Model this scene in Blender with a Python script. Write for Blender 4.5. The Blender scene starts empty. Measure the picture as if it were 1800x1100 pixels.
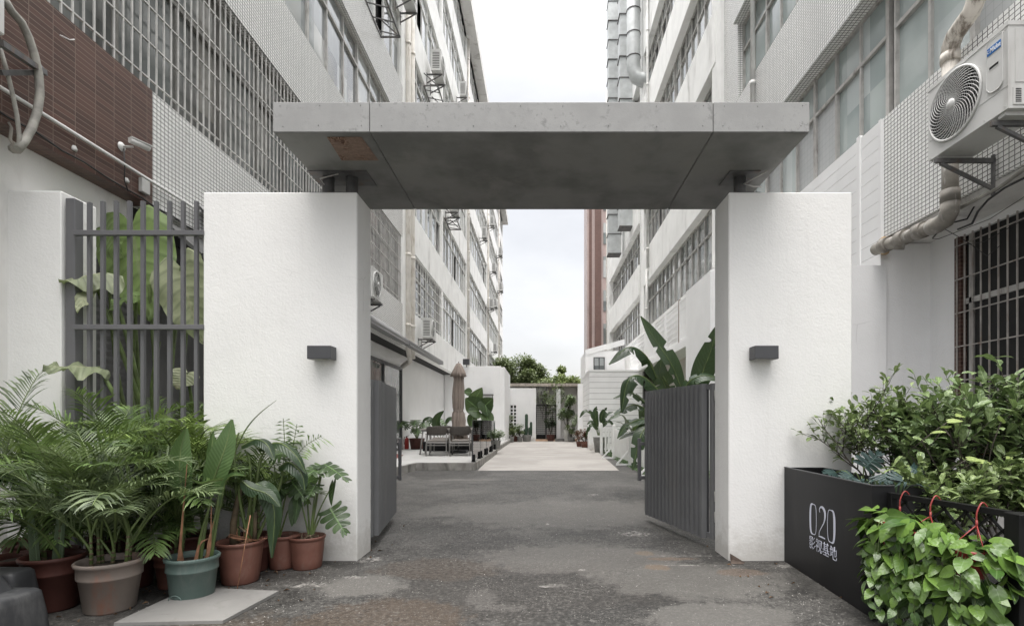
import bpy, math, random
from mathutils import Vector, Matrix
R = math.radians
PI = math.pi
SC = bpy.context.scene
COL = SC.collection
V = Vector

# ------------------------------------------------------------------ camera
F = 920.0; VX = 951.0; VY = 741.0; CH = 1.25
cd = bpy.data.cameras.new("camera"); cam = bpy.data.objects.new("camera", cd)
COL.objects.link(cam); SC.camera = cam
cam.location = (0, 0, CH); cam.rotation_euler = (R(90), 0, 0)
cd.sensor_width = 36; cd.sensor_fit = 'HORIZONTAL'; cd.lens = 36 * F / 1800
cd.shift_x = -(VX - 900) / 1800; cd.shift_y = (VY - 550) / 1800
cd.clip_start = 0.05; cd.clip_end = 2000
# ------------------------------------------------------------------ light
SUN_EL, SUN_AZ = R(76), R(196)      # soft light from above and behind the viewer (overcast)
w = bpy.data.worlds.new("World"); SC.world = w; w.use_nodes = True
nt = w.node_tree; nt.nodes.clear()
o_ = nt.nodes.new('ShaderNodeOutputWorld'); bg = nt.nodes.new('ShaderNodeBackground'); bg2 = nt.nodes.new('ShaderNodeBackground')
add = nt.nodes.new('ShaderNodeAddShader')
sky = nt.nodes.new('ShaderNodeTexSky'); sky.sky_type = 'NISHITA'; sky.sun_disc = False
sky.sun_elevation = SUN_EL; sky.sun_rotation = SUN_AZ; sky.dust_density = 6; sky.ozone_density = .6
nt.links.new(sky.outputs[0], bg.inputs[0]); bg.inputs[1].default_value = 0.05
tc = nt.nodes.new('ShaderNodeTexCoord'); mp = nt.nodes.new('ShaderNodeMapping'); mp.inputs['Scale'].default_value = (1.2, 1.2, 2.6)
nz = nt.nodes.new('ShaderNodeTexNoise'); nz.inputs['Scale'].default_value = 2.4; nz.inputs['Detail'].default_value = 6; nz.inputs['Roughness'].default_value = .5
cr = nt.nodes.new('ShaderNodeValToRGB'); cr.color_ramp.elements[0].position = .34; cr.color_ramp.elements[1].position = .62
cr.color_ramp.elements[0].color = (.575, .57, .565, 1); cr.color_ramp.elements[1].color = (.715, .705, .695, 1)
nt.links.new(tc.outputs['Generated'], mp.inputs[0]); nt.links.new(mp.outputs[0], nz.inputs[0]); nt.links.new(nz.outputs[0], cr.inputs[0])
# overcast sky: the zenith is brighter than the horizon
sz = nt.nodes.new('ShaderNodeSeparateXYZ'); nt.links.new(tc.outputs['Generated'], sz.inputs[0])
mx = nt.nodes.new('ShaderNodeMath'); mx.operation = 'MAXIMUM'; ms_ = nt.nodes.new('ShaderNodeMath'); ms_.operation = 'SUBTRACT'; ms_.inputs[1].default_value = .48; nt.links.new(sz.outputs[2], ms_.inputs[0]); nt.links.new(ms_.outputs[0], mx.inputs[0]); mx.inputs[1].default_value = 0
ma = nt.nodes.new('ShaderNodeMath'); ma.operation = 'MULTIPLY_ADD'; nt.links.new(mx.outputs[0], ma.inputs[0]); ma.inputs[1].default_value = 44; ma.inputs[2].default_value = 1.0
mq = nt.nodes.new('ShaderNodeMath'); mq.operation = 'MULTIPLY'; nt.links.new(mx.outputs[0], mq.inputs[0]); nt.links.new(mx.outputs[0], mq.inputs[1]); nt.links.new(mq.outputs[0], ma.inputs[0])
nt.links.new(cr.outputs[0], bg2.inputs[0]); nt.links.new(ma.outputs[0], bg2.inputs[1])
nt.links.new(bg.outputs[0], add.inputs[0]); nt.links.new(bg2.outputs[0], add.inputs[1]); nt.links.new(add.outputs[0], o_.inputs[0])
sd = bpy.data.lights.new("sun", 'SUN'); sun = bpy.data.objects.new("sun", sd); COL.objects.link(sun)
sd.energy = 0.55; sd.angle = R(30); sd.color = (1, .985, .96)
sdir = V((math.sin(SUN_AZ) * math.cos(SUN_EL), math.cos(SUN_AZ) * math.cos(SUN_EL), math.sin(SUN_EL)))
sun.rotation_euler = sdir.to_track_quat('Z', 'Y').to_euler(); sun.location = (0, -6, 12)
SC.view_settings.view_transform = 'Standard'; SC.view_settings.look = 'None'
SC.view_settings.exposure = 0.36; SC.view_settings.gamma = 1
SC.render.engine = 'CYCLES'
SC.cycles.use_denoising = True
SC.cycles.max_bounces = 10; SC.cycles.diffuse_bounces = 7; SC.cycles.transparent_max_bounces = 8

# ------------------------------------------------------------------ projection helpers (photo pixel -> real place)
def P(px, py, Y): return V(((px - VX) / F * Y, Y, CH - (py - VY) / F * Y))
def PX(px, py, X):
    Y = F * X / (px - VX); return P(px, py, Y)
def G(px, py, z=0.0):
    Y = F * (CH - z) / (py - VY); return V(((px - VX) / F * Y, Y, z))

# ------------------------------------------------------------------ mesh builder
class MB:
    def __init__(s): s.v = []; s.f = []; s.m = []; s.s = []; s.uv = []
    def add(s, vs, fs, m=0, smooth=False, uvs=None, mat=None):
        b = len(s.v)
        if mat is not None: vs = [mat @ V(v) for v in vs]
        s.v += [tuple(v) for v in vs]
        for i, f in enumerate(fs):
            s.f.append(tuple(b + k for k in f)); s.m.append(m); s.s.append(smooth)
            s.uv.append(uvs[i] if uvs else None)
        return s
    def box(s, a, b, m=0, mat=None):
        x0, y0, z0 = (min(a[i], b[i]) for i in range(3)); x1, y1, z1 = (max(a[i], b[i]) for i in range(3))
        vs = [(x0,y0,z0),(x1,y0,z0),(x1,y1,z0),(x0,y1,z0),(x0,y0,z1),(x1,y0,z1),(x1,y1,z1),(x0,y1,z1)]
        return s.add(vs, [(0,3,2,1),(4,5,6,7),(0,1,5,4),(1,2,6,5),(2,3,7,6),(3,0,4,7)], m, False, None, mat)
    def bbox(s, a, b, bev=.01, m=0, mat=None):   # chamfered box
        x0, y0, z0 = (min(a[i], b[i]) for i in range(3)); x1, y1, z1 = (max(a[i], b[i]) for i in range(3))
        d = min(bev, (x1-x0)*.45, (y1-y0)*.45, (z1-z0)*.45)
        def ring(z, k): return [(x0+d+k[0]*0,y0+k[1],z),(x1-d,y0+k[1],z),(x1-k[1],y0+d,z),(x1-k[1],y1-d,z),(x1-d,y1-k[1],z),(x0+d,y1-k[1],z),(x0+k[1],y1-d,z),(x0+k[1],y0+d,z)]
        rs = []
        for z, k in ((z0, d*.9), (z0+d, 0), (z1-d, 0), (z1, d*.9)): rs.append(ring(z, (0, k)))
        vs = sum(rs, []); fs = []
        for r in range(3):
            for i in range(8):
                j = (i+1) % 8; fs.append((r*8+i, r*8+j, r*8+8+j, r*8+8+i))
        fs.append(tuple(range(7, -1, -1))); fs.append(tuple(range(24, 32)))
        return s.add(vs, fs, m, False, None, mat)
    def quad(s, a, b, c, d, m=0): return s.add([a,b,c,d], [(0,1,2,3)], m)
    def beam(s, a, b, w, h=None, m=0, up=None):  # rectangular bar a->b
        a = V(a); b = V(b); h = w if h is None else h
        t = (b-a).normalized(); u = V(up) if up else (V((0,0,1)) if abs(t.z) < .9 else V((0,1,0)))
        sx = t.cross(u).normalized(); u = sx.cross(t).normalized(); vs = []
        for p in (a, b):
            for i, j in ((-1,-1),(1,-1),(1,1),(-1,1)): vs.append(p + sx*w/2*i + u*h/2*j)
        return s.add(vs, [(3,2,1,0),(4,5,6,7),(0,1,5,4),(1,2,6,5),(2,3,7,6),(3,0,4,7)], m)
    def tube(s, pts, r, n=8, m=0, cap=True, smooth=True):
        pts = [V(p) for p in pts]; N = len(pts)
        rs = r if isinstance(r, (list, tuple)) else [r]*N
        vs = []; prev = None
        for i, p in enumerate(pts):
            t = (pts[min(i+1, N-1)] - pts[max(i-1, 0)])
            t = t.normalized() if t.length > 1e-9 else V((0,0,1))
            if prev is None: prev = t.orthogonal().normalized()
            u = (prev - t*prev.dot(t)); u = u.normalized() if u.length > 1e-6 else t.orthogonal().normalized()
            prev = u; w_ = t.cross(u)
            for k in range(n):
                a = 2*PI*k/n; vs.append(p + (u*math.cos(a) + w_*math.sin(a))*rs[i])
        fs = [(i*n+k, i*n+(k+1)%n, (i+1)*n+(k+1)%n, (i+1)*n+k) for i in range(N-1) for k in range(n)]
        s.add(vs, fs, m, smooth)
        if cap:
            b = len(s.v) - len(vs)
            s.f.append(tuple(b+k for k in range(n-1, -1, -1))); s.f.append(tuple(b+(N-1)*n+k for k in range(n)))
            s.m += [m, m]; s.s += [False, False]; s.uv += [None, None]
        return s
    def lathe(s, prof, c=(0,0,0), n=32, m=0, smooth=True, mod=None, mat=None):   # prof [(r,z)]
        vs = []
        for i, (r, z) in enumerate(prof):
            for k in range(n):
                a = 2*PI*k/n; q = r*(mod(i, a) if mod else 1)
                vs.append((c[0]+q*math.cos(a), c[1]+q*math.sin(a), c[2]+z))
        fs = [(i*n+k, i*n+(k+1)%n, (i+1)*n+(k+1)%n, (i+1)*n+k) for i in range(len(prof)-1) for k in range(n)]
        return s.add(vs, fs, m, smooth, None, mat)
    def build(s, name, mats, parent=None, local=False, loc=None):
        me = bpy.data.meshes.new(name)
        off = V((0,0,0))
        if parent is not None and not local:
            p = parent
            while p is not None: off += p.location; p = p.parent
        if loc is not None: off = V(loc)
        me.from_pydata([(v[0]-off.x, v[1]-off.y, v[2]-off.z) for v in s.v], [], s.f)
        if not isinstance(mats, (list, tuple)): mats = [mats]
        for x in mats: me.materials.append(x)
        me.polygons.foreach_set('material_index', s.m); me.polygons.foreach_set('use_smooth', s.s)
        uvl = me.uv_layers.new(name='UVMap'); data = [0.0]*(2*len(me.loops)); k = 0
        for fi, p in enumerate(me.polygons):
            uv = s.uv[fi]
            if uv is not None:
                for q in uv: data[k] = q[0]; data[k+1] = q[1]; k += 2
            else:
                n = p.normal; ax, ay, az = abs(n.x), abs(n.y), abs(n.z)
                for vi in s.f[fi]:
                    v = s.v[vi]
                    if az >= ax and az >= ay: data[k] = v[0]; data[k+1] = v[1]
                    elif ax >= ay: data[k] = v[1]; data[k+1] = v[2]
                    else: data[k] = v[0]; data[k+1] = v[2]
                    k += 2
        uvl.data.foreach_set('uv', data); me.update()
        o = bpy.data.objects.new(name, me); COL.objects.link(o)
        if parent is not None: o.parent = parent
        if loc is not None: o.location = loc
        return o

def thing(name, label, cat, loc=(0,0,0), rz=0, group=None):
    o = bpy.data.objects.new(name, None); COL.objects.link(o); o.empty_display_size = .2
    o.location = loc; o.rotation_euler = (0,0,rz); o['label'] = label; o['category'] = cat
    if group: o['group'] = group
    return o
def tag(o, label, cat, group=None, kind=None):
    o['label'] = label; o['category'] = cat
    if group: o['group'] = group
    if kind: o['kind'] = kind
    return o
def struct(mb, name, mat_, label=None):
    o = mb.build(name, mat_); o['kind'] = 'structure'
    if label: o['label'] = label
    return o
def dup(root, loc, rz=None, label=None, group=None, scale=None):
    def cp(o, par):
        c = o.copy(); COL.objects.link(c)
        if par is not None: c.parent = par
        for ch in o.children: cp(ch, c)
        return c
    kids = list(root.children); r = root.copy(); COL.objects.link(r)
    for k in kids: cp(k, r)
    r.location = loc
    if rz is not None: r.rotation_euler = (0,0,rz)
    if scale: r.scale = (scale,)*3
    if label: r['label'] = label
    if group: r['group'] = group
    return r

# ------------------------------------------------------------------ materials
class NT:
    def __init__(s, name):
        s.m = bpy.data.materials.new(name); s.m.use_nodes = True; s.t = s.m.node_tree
        s.p = s.t.nodes['Principled BSDF']; s.out = s.t.nodes['Material Output']; s._o = None
    def n(s, ty, **kw):
        x = s.t.nodes.new('ShaderNode'+ty)
        for k, v in kw.items(): setattr(x, k, v)
        return x
    def l(s, a, b): s.t.links.new(a, b)
    def setin(s, inp, v):
        if hasattr(v, 'is_output') or hasattr(v, 'links'): s.l(v, inp)
        else: inp.default_value = v
    def obj(s, scale=(1,1,1)):
        if s._o is None: s._o = s.n('TexCoord')
        mp = s.n('Mapping'); mp.inputs['Scale'].default_value = scale; s.l(s._o.outputs['Object'], mp.inputs[0]); return mp.outputs[0]
    def uvc(s):
        if s._o is None: s._o = s.n('TexCoord')
        return s._o.outputs['UV']
    def noise(s, scale, detail=4, rough=.55, vec=None, dist=0):
        x = s.n('TexNoise'); x.inputs['Scale'].default_value = scale; x.inputs['Detail'].default_value = detail
        x.inputs['Roughness'].default_value = rough; x.inputs['Distortion'].default_value = dist
        s.l(vec if vec is not None else s.obj(), x.inputs['Vector']); return x.outputs['Fac']
    def math(s, op, a, b=0.0, c=None, clamp=False):
        x = s.n('Math', operation=op); x.use_clamp = clamp; s.setin(x.inputs[0], a); s.setin(x.inputs[1], b)
        if c is not None: s.setin(x.inputs[2], c)
        return x.outputs[0]
    def ramp(s, fac, lo, hi):
        x = s.n('MapRange'); x.interpolation_type = 'SMOOTHSTEP'; s.l(fac, x.inputs[0]); x.inputs[1].default_value = lo; x.inputs[2].default_value = hi; return x.outputs[0]
    def mix(s, fac, a, b, mode='MIX'):
        x = s.n('MixRGB', blend_type=mode)
        for i, v in enumerate((fac, a, b)):
            if isinstance(v, tuple) and len(v) == 3: v = v + (1,)
            s.setin(x.inputs[i], v)
        return x.outputs[0]
    def bump(s, h, strength=.3, dist=.01):
        x = s.n('Bump'); x.inputs['Strength'].default_value = strength; x.inputs['Distance'].default_value = dist
        s.l(h, x.inputs['Height']); s.l(x.outputs[0], s.p.inputs['Normal'])
    def base(s, c): s.setin(s.p.inputs['Base Color'], c if not isinstance(c, tuple) or len(c) == 4 else c+(1,))
    def rough(s, r): s.setin(s.p.inputs['Roughness'], r)

def c3(c, k): return tuple(min(1, x*k) for x in c)
def M(name, col, rough=.6, var=.12, scale=4, bump=0, bscale=60, bdist=.004, metal=0, spec=.5, dirt=None, dscale=1.2, dlo=.5, dhi=.75):
    t = NT(name); n1 = t.noise(scale, 5)
    c = t.mix(t.ramp(n1, .3, .7), c3(col, 1-var), c3(col, 1+var))
    if dirt:
        d = t.noise(dscale, 8, .65, t.obj((1.7, 1.7, .5)), .4); c = t.mix(t.ramp(d, dlo, dhi), c, dirt)
    t.base(c); t.p.inputs['Metallic'].default_value = metal; t.p.inputs['Specular IOR Level'].default_value = spec
    t.rough(t.math('ADD', t.math('MULTIPLY', n1, .16), rough-.08))
    if bump: t.bump(t.noise(bscale, 4, .6), bump, bdist)
    return t.m

def stucco(name, col, dirt=(.5,.48,.44)):
    t = NT(name); n1 = t.noise(1.3, 6)
    c = t.mix(t.ramp(n1, .3, .75), c3(col, .94), col)
    # splash dirt near the foot, with ragged edge: wear of the paint itself
    if t._o is None: t.obj()
    g = t.n('NewGeometry'); sx = t.n('SeparateXYZ'); t.l(g.outputs['Position'], sx.inputs[0])
    h = t.math('ADD', sx.outputs['Z'], t.math('MULTIPLY', t.noise(7, 8, .75), -.7))
    c = t.mix(t.math('MULTIPLY', t.math('SUBTRACT', 1.0, t.ramp(h, -.34, .02)), .6), c, (.42, .40, .36))
    ck = t.n('TexVoronoi', feature='DISTANCE_TO_EDGE'); ck.inputs['Scale'].default_value = .75; wv = t.n('MixRGB'); wv.inputs[0].default_value = .12; t.l(t.obj(), wv.inputs[1]); nn_ = t.n('TexNoise'); nn_.inputs['Scale'].default_value = 6; t.l(nn_.outputs['Color'], wv.inputs[2]); t.l(wv.outputs[0], ck.inputs['Vector'])
    ckm = t.math('MULTIPLY', t.math('SUBTRACT', 1.0, t.ramp(ck.outputs['Distance'], .0, .004)), t.ramp(t.noise(.9, 3), .56, .66))
    c = t.mix(t.math('MULTIPLY', ckm, .35), c, (.3, .29, .27))
    st = t.noise(3.0, 6, .7, t.obj((3, 3, .25)), .3)
    c = t.mix(t.math('MULTIPLY', t.ramp(st, .55, .80), .18), c, (.56, .545, .51))
    t.base(c); t.rough(.85)
    t.bump(t.math('ADD', t.noise(55, 3, .6), t.math('MULTIPLY', t.noise(14, 3), .8)), .55, .006)
    return t.m

def tiles(name, col, grout, bw, bh, mortar=.004, var=.08, rough=.35, bump=.5, grime=.42, plain=None):
    t = NT(name); b = t.n('TexBrick'); b.offset = 0; b.squash = 1
    t.l(t.uvc(), b.inputs['Vector']); b.inputs['Scale'].default_value = 1
    b.inputs['Brick Width'].default_value = bw; b.inputs['Row Height'].default_value = bh; b.inputs['Mortar Size'].default_value = mortar
    b.inputs['Mortar Smooth'].default_value = .1; b.inputs['Bias'].default_value = 0
    b.inputs['Color1'].default_value = c3(col, 1-var)+(1,); b.inputs['Color2'].default_value = c3(col, 1+var)+(1,); b.inputs['Mortar'].default_value = grout+(1,)
    c = b.outputs['Color']; n1 = t.noise(.8, 6, .6, t.obj((1, 1, .45)))
    c = t.mix(t.math('MULTIPLY', t.ramp(n1, .42, .75), grime), c, c3(col, .55))
    t.base(c); t.rough(t.math('ADD', t.math('MULTIPLY', b.outputs['Fac'], .4), rough))
    inv = t.math('SUBTRACT', 1.0, b.outputs['Fac']); t.bump(inv, bump, .003)
    return t.m

def glassm(name, cols, seed=0.0, rough=.08, spec=.9, cell=.62):
    """window glass seen from outside: dark room, curtain or film behind, one tint for each pane"""
    t = NT(name); m = t.n('Mapping'); m.inputs['Scale'].default_value = (1/cell, 1/1.3, 1); m.inputs['Location'].default_value = (seed, seed*.7, 0)
    t.l(t.uvc(), m.inputs[0]); sx = t.n('SeparateXYZ'); t.l(m.outputs[0], sx.inputs[0])
    cb = t.n('CombineXYZ'); t.l(t.math('FLOOR', sx.outputs[0]), cb.inputs[0]); t.l(t.math('FLOOR', sx.outputs[1]), cb.inputs[1])
    wn = t.n('TexWhiteNoise', noise_dimensions='3D'); t.l(cb.outputs[0], wn.inputs['Vector'])
    r = t.n('ValToRGB'); r.color_ramp.interpolation = 'CONSTANT'; e = r.color_ramp.elements
    while len(e) < len(cols): e.new(.5)
    for i, cc in enumerate(cols): e[i].position = i/len(cols); e[i].color = cc+(1,)
    t.l(wn.outputs['Value'], r.inputs[0])
    n1 = t.noise(1.1, 4, .5, t.obj((1, 1, .3)), .6)
    t.base(t.mix(t.math('MULTIPLY', t.ramp(n1, .35, .7), .45), r.outputs[0], (.3, .33, .33)))
    t.rough(rough); t.p.inputs['Specular IOR Level'].default_value = spec; t.p.inputs['Coat Weight'].default_value = .6; t.p.inputs['Coat Roughness'].default_value = .04
    t.bump(t.noise(1.5, 2), .12, .02)
    return t.m

def leafm(name, c1, c2, vein=None, rough=.42, broad=True, trans=.22, tipc=None, vfreq=60, vk=.25, bk=.25):
    t = NT(name); g = t.n('NewGeometry'); rnd = g.outputs['Random Per Island']
    c = t.mix(rnd, c1, c2)
    if not broad: c = t.mix(t.math('MULTIPLY', t.ramp(t.noise(3.2, 3), .50, .66), .7), t.mix(.45, c, c3(c1, .6)), c3(c2, 1.35))
    if broad:
        sx = t.n('SeparateXYZ'); t.l(t.uvc(), sx.inputs[0])
        du = t.math('ABSOLUTE', t.math('SUBTRACT', sx.outputs[0], .5))
        ph = t.math('SUBTRACT', t.math('MULTIPLY', sx.outputs[1], vfreq), t.math('MULTIPLY', du, vfreq*.35))
        sn = t.math('SINE', ph)
        c = t.mix(t.math('MULTIPLY', t.ramp(sn, .4, 1.0), vk), c, c3(c1, .55))
        v = vein or c3(c2, 1.9)
        c = t.mix(t.math('SUBTRACT', 1.0, t.ramp(du, .012, .035)), c, v)
        t.bump(sn, bk, .004)
    nz_ = t.noise(9, 4); c = t.mix(t.math('MULTIPLY', t.ramp(nz_, .45, .8), .35), c, c3(c2, 1.3))
    if tipc: c = t.mix(t.math('MULTIPLY', t.ramp(t.noise(3.1, 5), .62, .72), .8), c, tipc)
    t.base(c); t.rough(rough); t.p.inputs['Specular IOR Level'].default_value = .45
    tr = t.n('BsdfTranslucent'); ms = t.n('MixShader'); ms.inputs[0].default_value = trans
    tc_ = t.mix(.5, c, (.17, .24, .06)); t.l(tc_, tr.inputs[0])
    t.l(t.p.outputs[0], ms.inputs[1]); t.l(tr.outputs[0], ms.inputs[2]); t.l(ms.outputs[0], t.out.inputs[0])
    return t.m

m_white = stucco('white_stucco', (.80, .795, .775))
m_white_r = stucco('white_wall_paint', (.90, .90, .90))
m_plaster = M('old_white_plaster', (.84, .84, .825), .8, .05, 1.5, .3, 40, .004, dirt=(.36, .35, .33), dscale=.9, dlo=.52, dhi=.85)
m_plaster_s = M('grey_white_plaster', (.72, .71, .69), .8, .07, 1.2, .3, 30, .004, dirt=(.26, .24, .22), dscale=.8, dlo=.5, dhi=.8)
m_tile_w = tiles('white_mosaic_tiles', (.85, .85, .835), (.11, .11, .105), .064, .053, .0052, .05)
m_tile_l = tiles('grey_mosaic_tiles', (.78, .78, .76), (.12, .12, .115), .064, .053, .005, .05)
m_tile_far = tiles('white_mosaic_tiles_fine', (.84, .84, .82), (.3, .3, .29), .064, .053, .004, .04, grime=.22)
m_tile_b = tiles('brown_wall_tiles', (.085, .043, .032), (.21, .16, .135), .235, .052, .0034, .28, .42, .4, .15)
m_pink = tiles('faded_pink_tiles', (.40, .32, .30), (.38, .28, .25), .1, .1, .006, .06)
m_redb = tiles('red_brown_tiles', (.13, .075, .062), (.12, .06, .05), .2, .06, .004, .15)
def cement():
    t = NT('canopy_cement_board'); a = t.noise(3, 6, .6); b_ = t.noise(16, 6, .7); c_ = t.noise(1.1, 4)
    c = t.mix(t.ramp(a, .3, .7), (.27, .27, .264), (.325, .325, .317)); c = t.mix(t.math('MULTIPLY', t.math('MULTIPLY', t.ramp(b_, .52, .66), t.ramp(a, .4, .65)), .7), c, (.145, .145, .143))
    c = t.mix(t.math('MULTIPLY', t.ramp(c_, .5, .7), .2), c, (.27, .27, .262)); w_ = t.n('TexWave'); w_.bands_direction = 'Z'; w_.inputs['Scale'].default_value = 38; w_.inputs['Distortion'].default_value = 2; w_.inputs['Detail'].default_value = 2; t.l(t.obj(), w_.inputs[0])
    c = t.mix(t.math('MULTIPLY', w_.outputs['Fac'], .06), c, (.2, .2, .2)); t.base(c); t.rough(.8); t.bump(t.noise(90, 4), .3, .003); return t.m
m_conc = cement()
m_conc_u = M('canopy_cement_shaded', (.20, .20, .195), .8, .25, 2.2, .25, 60, .003, dirt=(.255, .25, .24), dscale=1.2, dlo=.46, dhi=.72)
m_conc_k = M('kerb_concrete', (.30, .29, .27), .85, .18, 3, .5, 50, .006, dirt=(.10, .095, .085), dscale=2, dlo=.45, dhi=.7)
m_grey = M('grey_painted_steel', (.125, .125, .13), .42, .06, 3, .06, 90, .001)
m_grey_gate = M('grey_gate_paint', (.145, .147, .15), .45, .07, 2.5, .06, 60, .001, dirt=(.17, .165, .16), dscale=1.5, dlo=.55, dhi=.8)
m_black = M('black_sheet_metal', (.013, .013, .014), .45, .2, 3, .05, 60, .001, spec=.22, dirt=(.026, .025, .024), dscale=1.8, dlo=.5, dhi=.8)
m_blackp = M('black_painted_iron', (.008, .008, .008), .55, .2, 6, spec=.2)
m_lamp = M('dark_grey_lamp_metal', (.055, .056, .06), .45, .05, 5)
m_alu = M('aged_aluminium', (.46, .45, .43), .5, .12, 6, metal=.15, dirt=(.16, .14, .12), dscale=3)
m_bar = M('galvanised_bars', (.55, .54, .52), .5, .18, 5, metal=.2)
m_wbar = M('white_painted_bars', (.66, .66, .64), .55, .08, 5)
m_darkin = M('dark_interior', (.025, .025, .025), .9)
m_ac = M('air_conditioner_white', (.60, .60, .585), .45, .04, 3, dirt=(.42, .41, .39), dscale=2, dlo=.5, dhi=.85)
m_acold = M('weathered_air_conditioner', (.50, .50, .48), .55, .08, 3, dirt=(.25, .23, .2), dscale=2.5)
m_rusty = M('rusty_steel', (.10, .075, .06), .7, .35, 8, .2, 60)
m_dsteel = M('dark_weathered_steel', (.10, .10, .10), .6, .3, 8, dirt=(.15, .1, .07), dscale=5)
m_pvc = M('grimy_white_pvc_pipe', (.60, .56, .50), .5, .1, 3, dirt=(.17, .14, .11), dscale=3.5, dlo=.47, dhi=.62)
m_pvc_d = M('stained_grey_pvc_pipe', (.27, .25, .22), .6, .3, 5, .2, 40, dirt=(.55, .53, .5), dscale=6, dlo=.55, dhi=.68)
m_pvc_c = M('cream_pvc_pipe', (.68, .65, .60), .5, .08, 3, dirt=(.42, .37, .31), dscale=3)
m_duct = M('galvanised_duct_steel', (.50, .52, .52), .5, .12, 2.5, metal=.25)
m_terr = M('terrace_floor_tiles', (.46, .455, .44), .55, .08, 2)
m_pot_t = M('terracotta_plastic', (.165, .070, .050), .6, .15, 4, .1, 40, dirt=(.22, .15, .12), dscale=4, dlo=.55, dhi=.8)
m_pot_d = M('dark_red_plastic', (.09, .032, .024), .6, .2, 4)
m_pot_g = M('green_plastic', (.10, .145, .13), .45, .08, 3, dirt=(.16, .19, .175), dscale=5)
m_pot_s = M('dirty_beige_plastic', (.215, .18, .155), .6, .12, 3, .1, 40, dirt=(.30, .13, .08), dscale=2.4, dlo=.52, dhi=.72)
m_pot_w = M('white_ceramic', (.6, .6, .58), .4, .05)
m_pot_c = M('grey_cement_pot', (.28, .28, .27), .8, .15, 5, .2)
m_soil = M('potting_soil', (.035, .025, .018), .95, .4, 20, .8, 60, .01)
m_stem = M('green_stems', (.10, .14, .045), .5, .35, 8)
m_stemb = M('brown_cane', (.10, .075, .045), .8, .4, 14, .3, 50)
m_bark = M('twig_bark', (.055, .045, .036), .8, .3, 12)
m_dry = M('dry_leaf_sheath', (.28, .14, .08), .8, .35, 10)
m_redpl = M('red_plastic', (.25, .035, .03), .45, .1)
m_redf = M('red_enamel', (.32, .02, .015), .35)
m_umb = M('taupe_umbrella_cloth', (.27, .225, .195), .85, .08, 3, .2, 200, .001)
m_wick = M('brown_grey_wicker', (.075, .066, .058), .7, .2, 40, .5, 120, .004)
m_cush = M('beige_cushion_cloth', (.24, .22, .20), .9, .05)
m_alum2 = M('light_grey_chair_legs', (.24, .23, .22), .45, .05)
m_tabtop = M('slatted_table_top', (.33, .31, .28), .6, .15, 8)
m_side = M('white_siding_boards', (.84, .84, .84), .6, .03, 2)
m_sidejoint = M('siding_joint_shadow_gap', (.25, .25, .25), .8)
m_pick = M('white_picket_paint', (.78, .78, .77), .5, .04)
m_awn = M('grey_awning_cloth', (.25, .25, .245), .8, .06, 2)
m_awnbar = M('awning_cassette_metal', (.20, .20, .20), .45, .06, 2)
m_barr = M('dark_grey_moulded_plastic', (.036, .037, .040), .5, .15, 3, .15, 80, .002, dirt=(.11, .11, .11), dscale=2)
m_orange = M('orange_step_tiles', (.50, .33, .22), .7, .1)
m_dstep = M('dark_step_stone', (.16, .155, .15), .8, .15)
m_cctv = M('camera_housing_white', (.62, .62, .60), .35, .04)
m_label = M('pale_print', (.62, .64, .74), .5, .02)
m_blue = M('blue_badge', (.02, .14, .42), .35, .02)
m_wprint = M('white_print', (.85, .85, .85), .4, .01)
m_yel = M('yellow_sticker', (.55, .45, .12), .5, .02)
m_net = M('insulated_hose_wrap', (.30, .29, .26), .7, .25, 9, .4, 30, .006)
m_cable = M('black_cable', (.02, .02, .02), .6)
m_rustp = None
def osb():
    t = NT('rusty_bare_patch'); n1 = t.noise(14, 5, .7, None, 2.5); n2 = t.noise(3, 5)
    c = t.mix(t.ramp(n1, .45, .62), (.085, .04, .026), (.34, .22, .16)); c = t.mix(t.math('MULTIPLY', t.ramp(n2, .5, .6), .8), c, (.24, .17, .135))
    t.base(c); t.rough(.9); t.bump(n1, .4, .004); return t.m
m_rustp = osb()
m_wired = None
m_gl_r = glassm('frosted_green_glass', [(.34,.40,.39), (.41,.47,.46), (.28,.34,.335), (.48,.53,.53), (.38,.44,.43)], 3.1, .12, .8)
m_gl_r2 = glassm('office_window_glass', [(.07,.08,.08), (.30,.32,.31), (.10,.12,.115), (.42,.43,.42), (.05,.055,.05), (.20,.22,.21)], 1.7, .08, .8)
m_gl_l = glassm('dark_dusty_glass', [(.10,.10,.095), (.14,.14,.13), (.075,.075,.07), (.2,.19,.17), (.09,.09,.083), (.065,.067,.063)], 5.3, .12, .6)
m_gl_l2 = glassm('pale_window_glass', [(.40,.42,.42), (.10,.11,.11), (.52,.53,.52), (.20,.22,.22), (.46,.47,.46), (.07,.08,.08)], 2.3, .07, .9)
m_gl_door = glassm('sliding_door_glass', [(.14,.15,.145), (.12,.13,.125)], .2, .1, .6, 4)

def wired():
    t = NT('wired_glass'); b = t.n('TexBrick'); b.offset = 0; t.l(t.uvc(), b.inputs['Vector']); b.inputs['Scale'].default_value = 1
    b.inputs['Brick Width'].default_value = .11; b.inputs['Row Height'].default_value = .11; b.inputs['Mortar Size'].default_value = .003
    b.inputs['Color1'].default_value = (.44,.455,.46,1); b.inputs['Color2'].default_value = (.47,.48,.485,1); b.inputs['Mortar'].default_value = (.33,.35,.35,1)
    t.base(b.outputs['Color']); t.rough(.3); return t.m
m_wired = wired()

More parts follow.
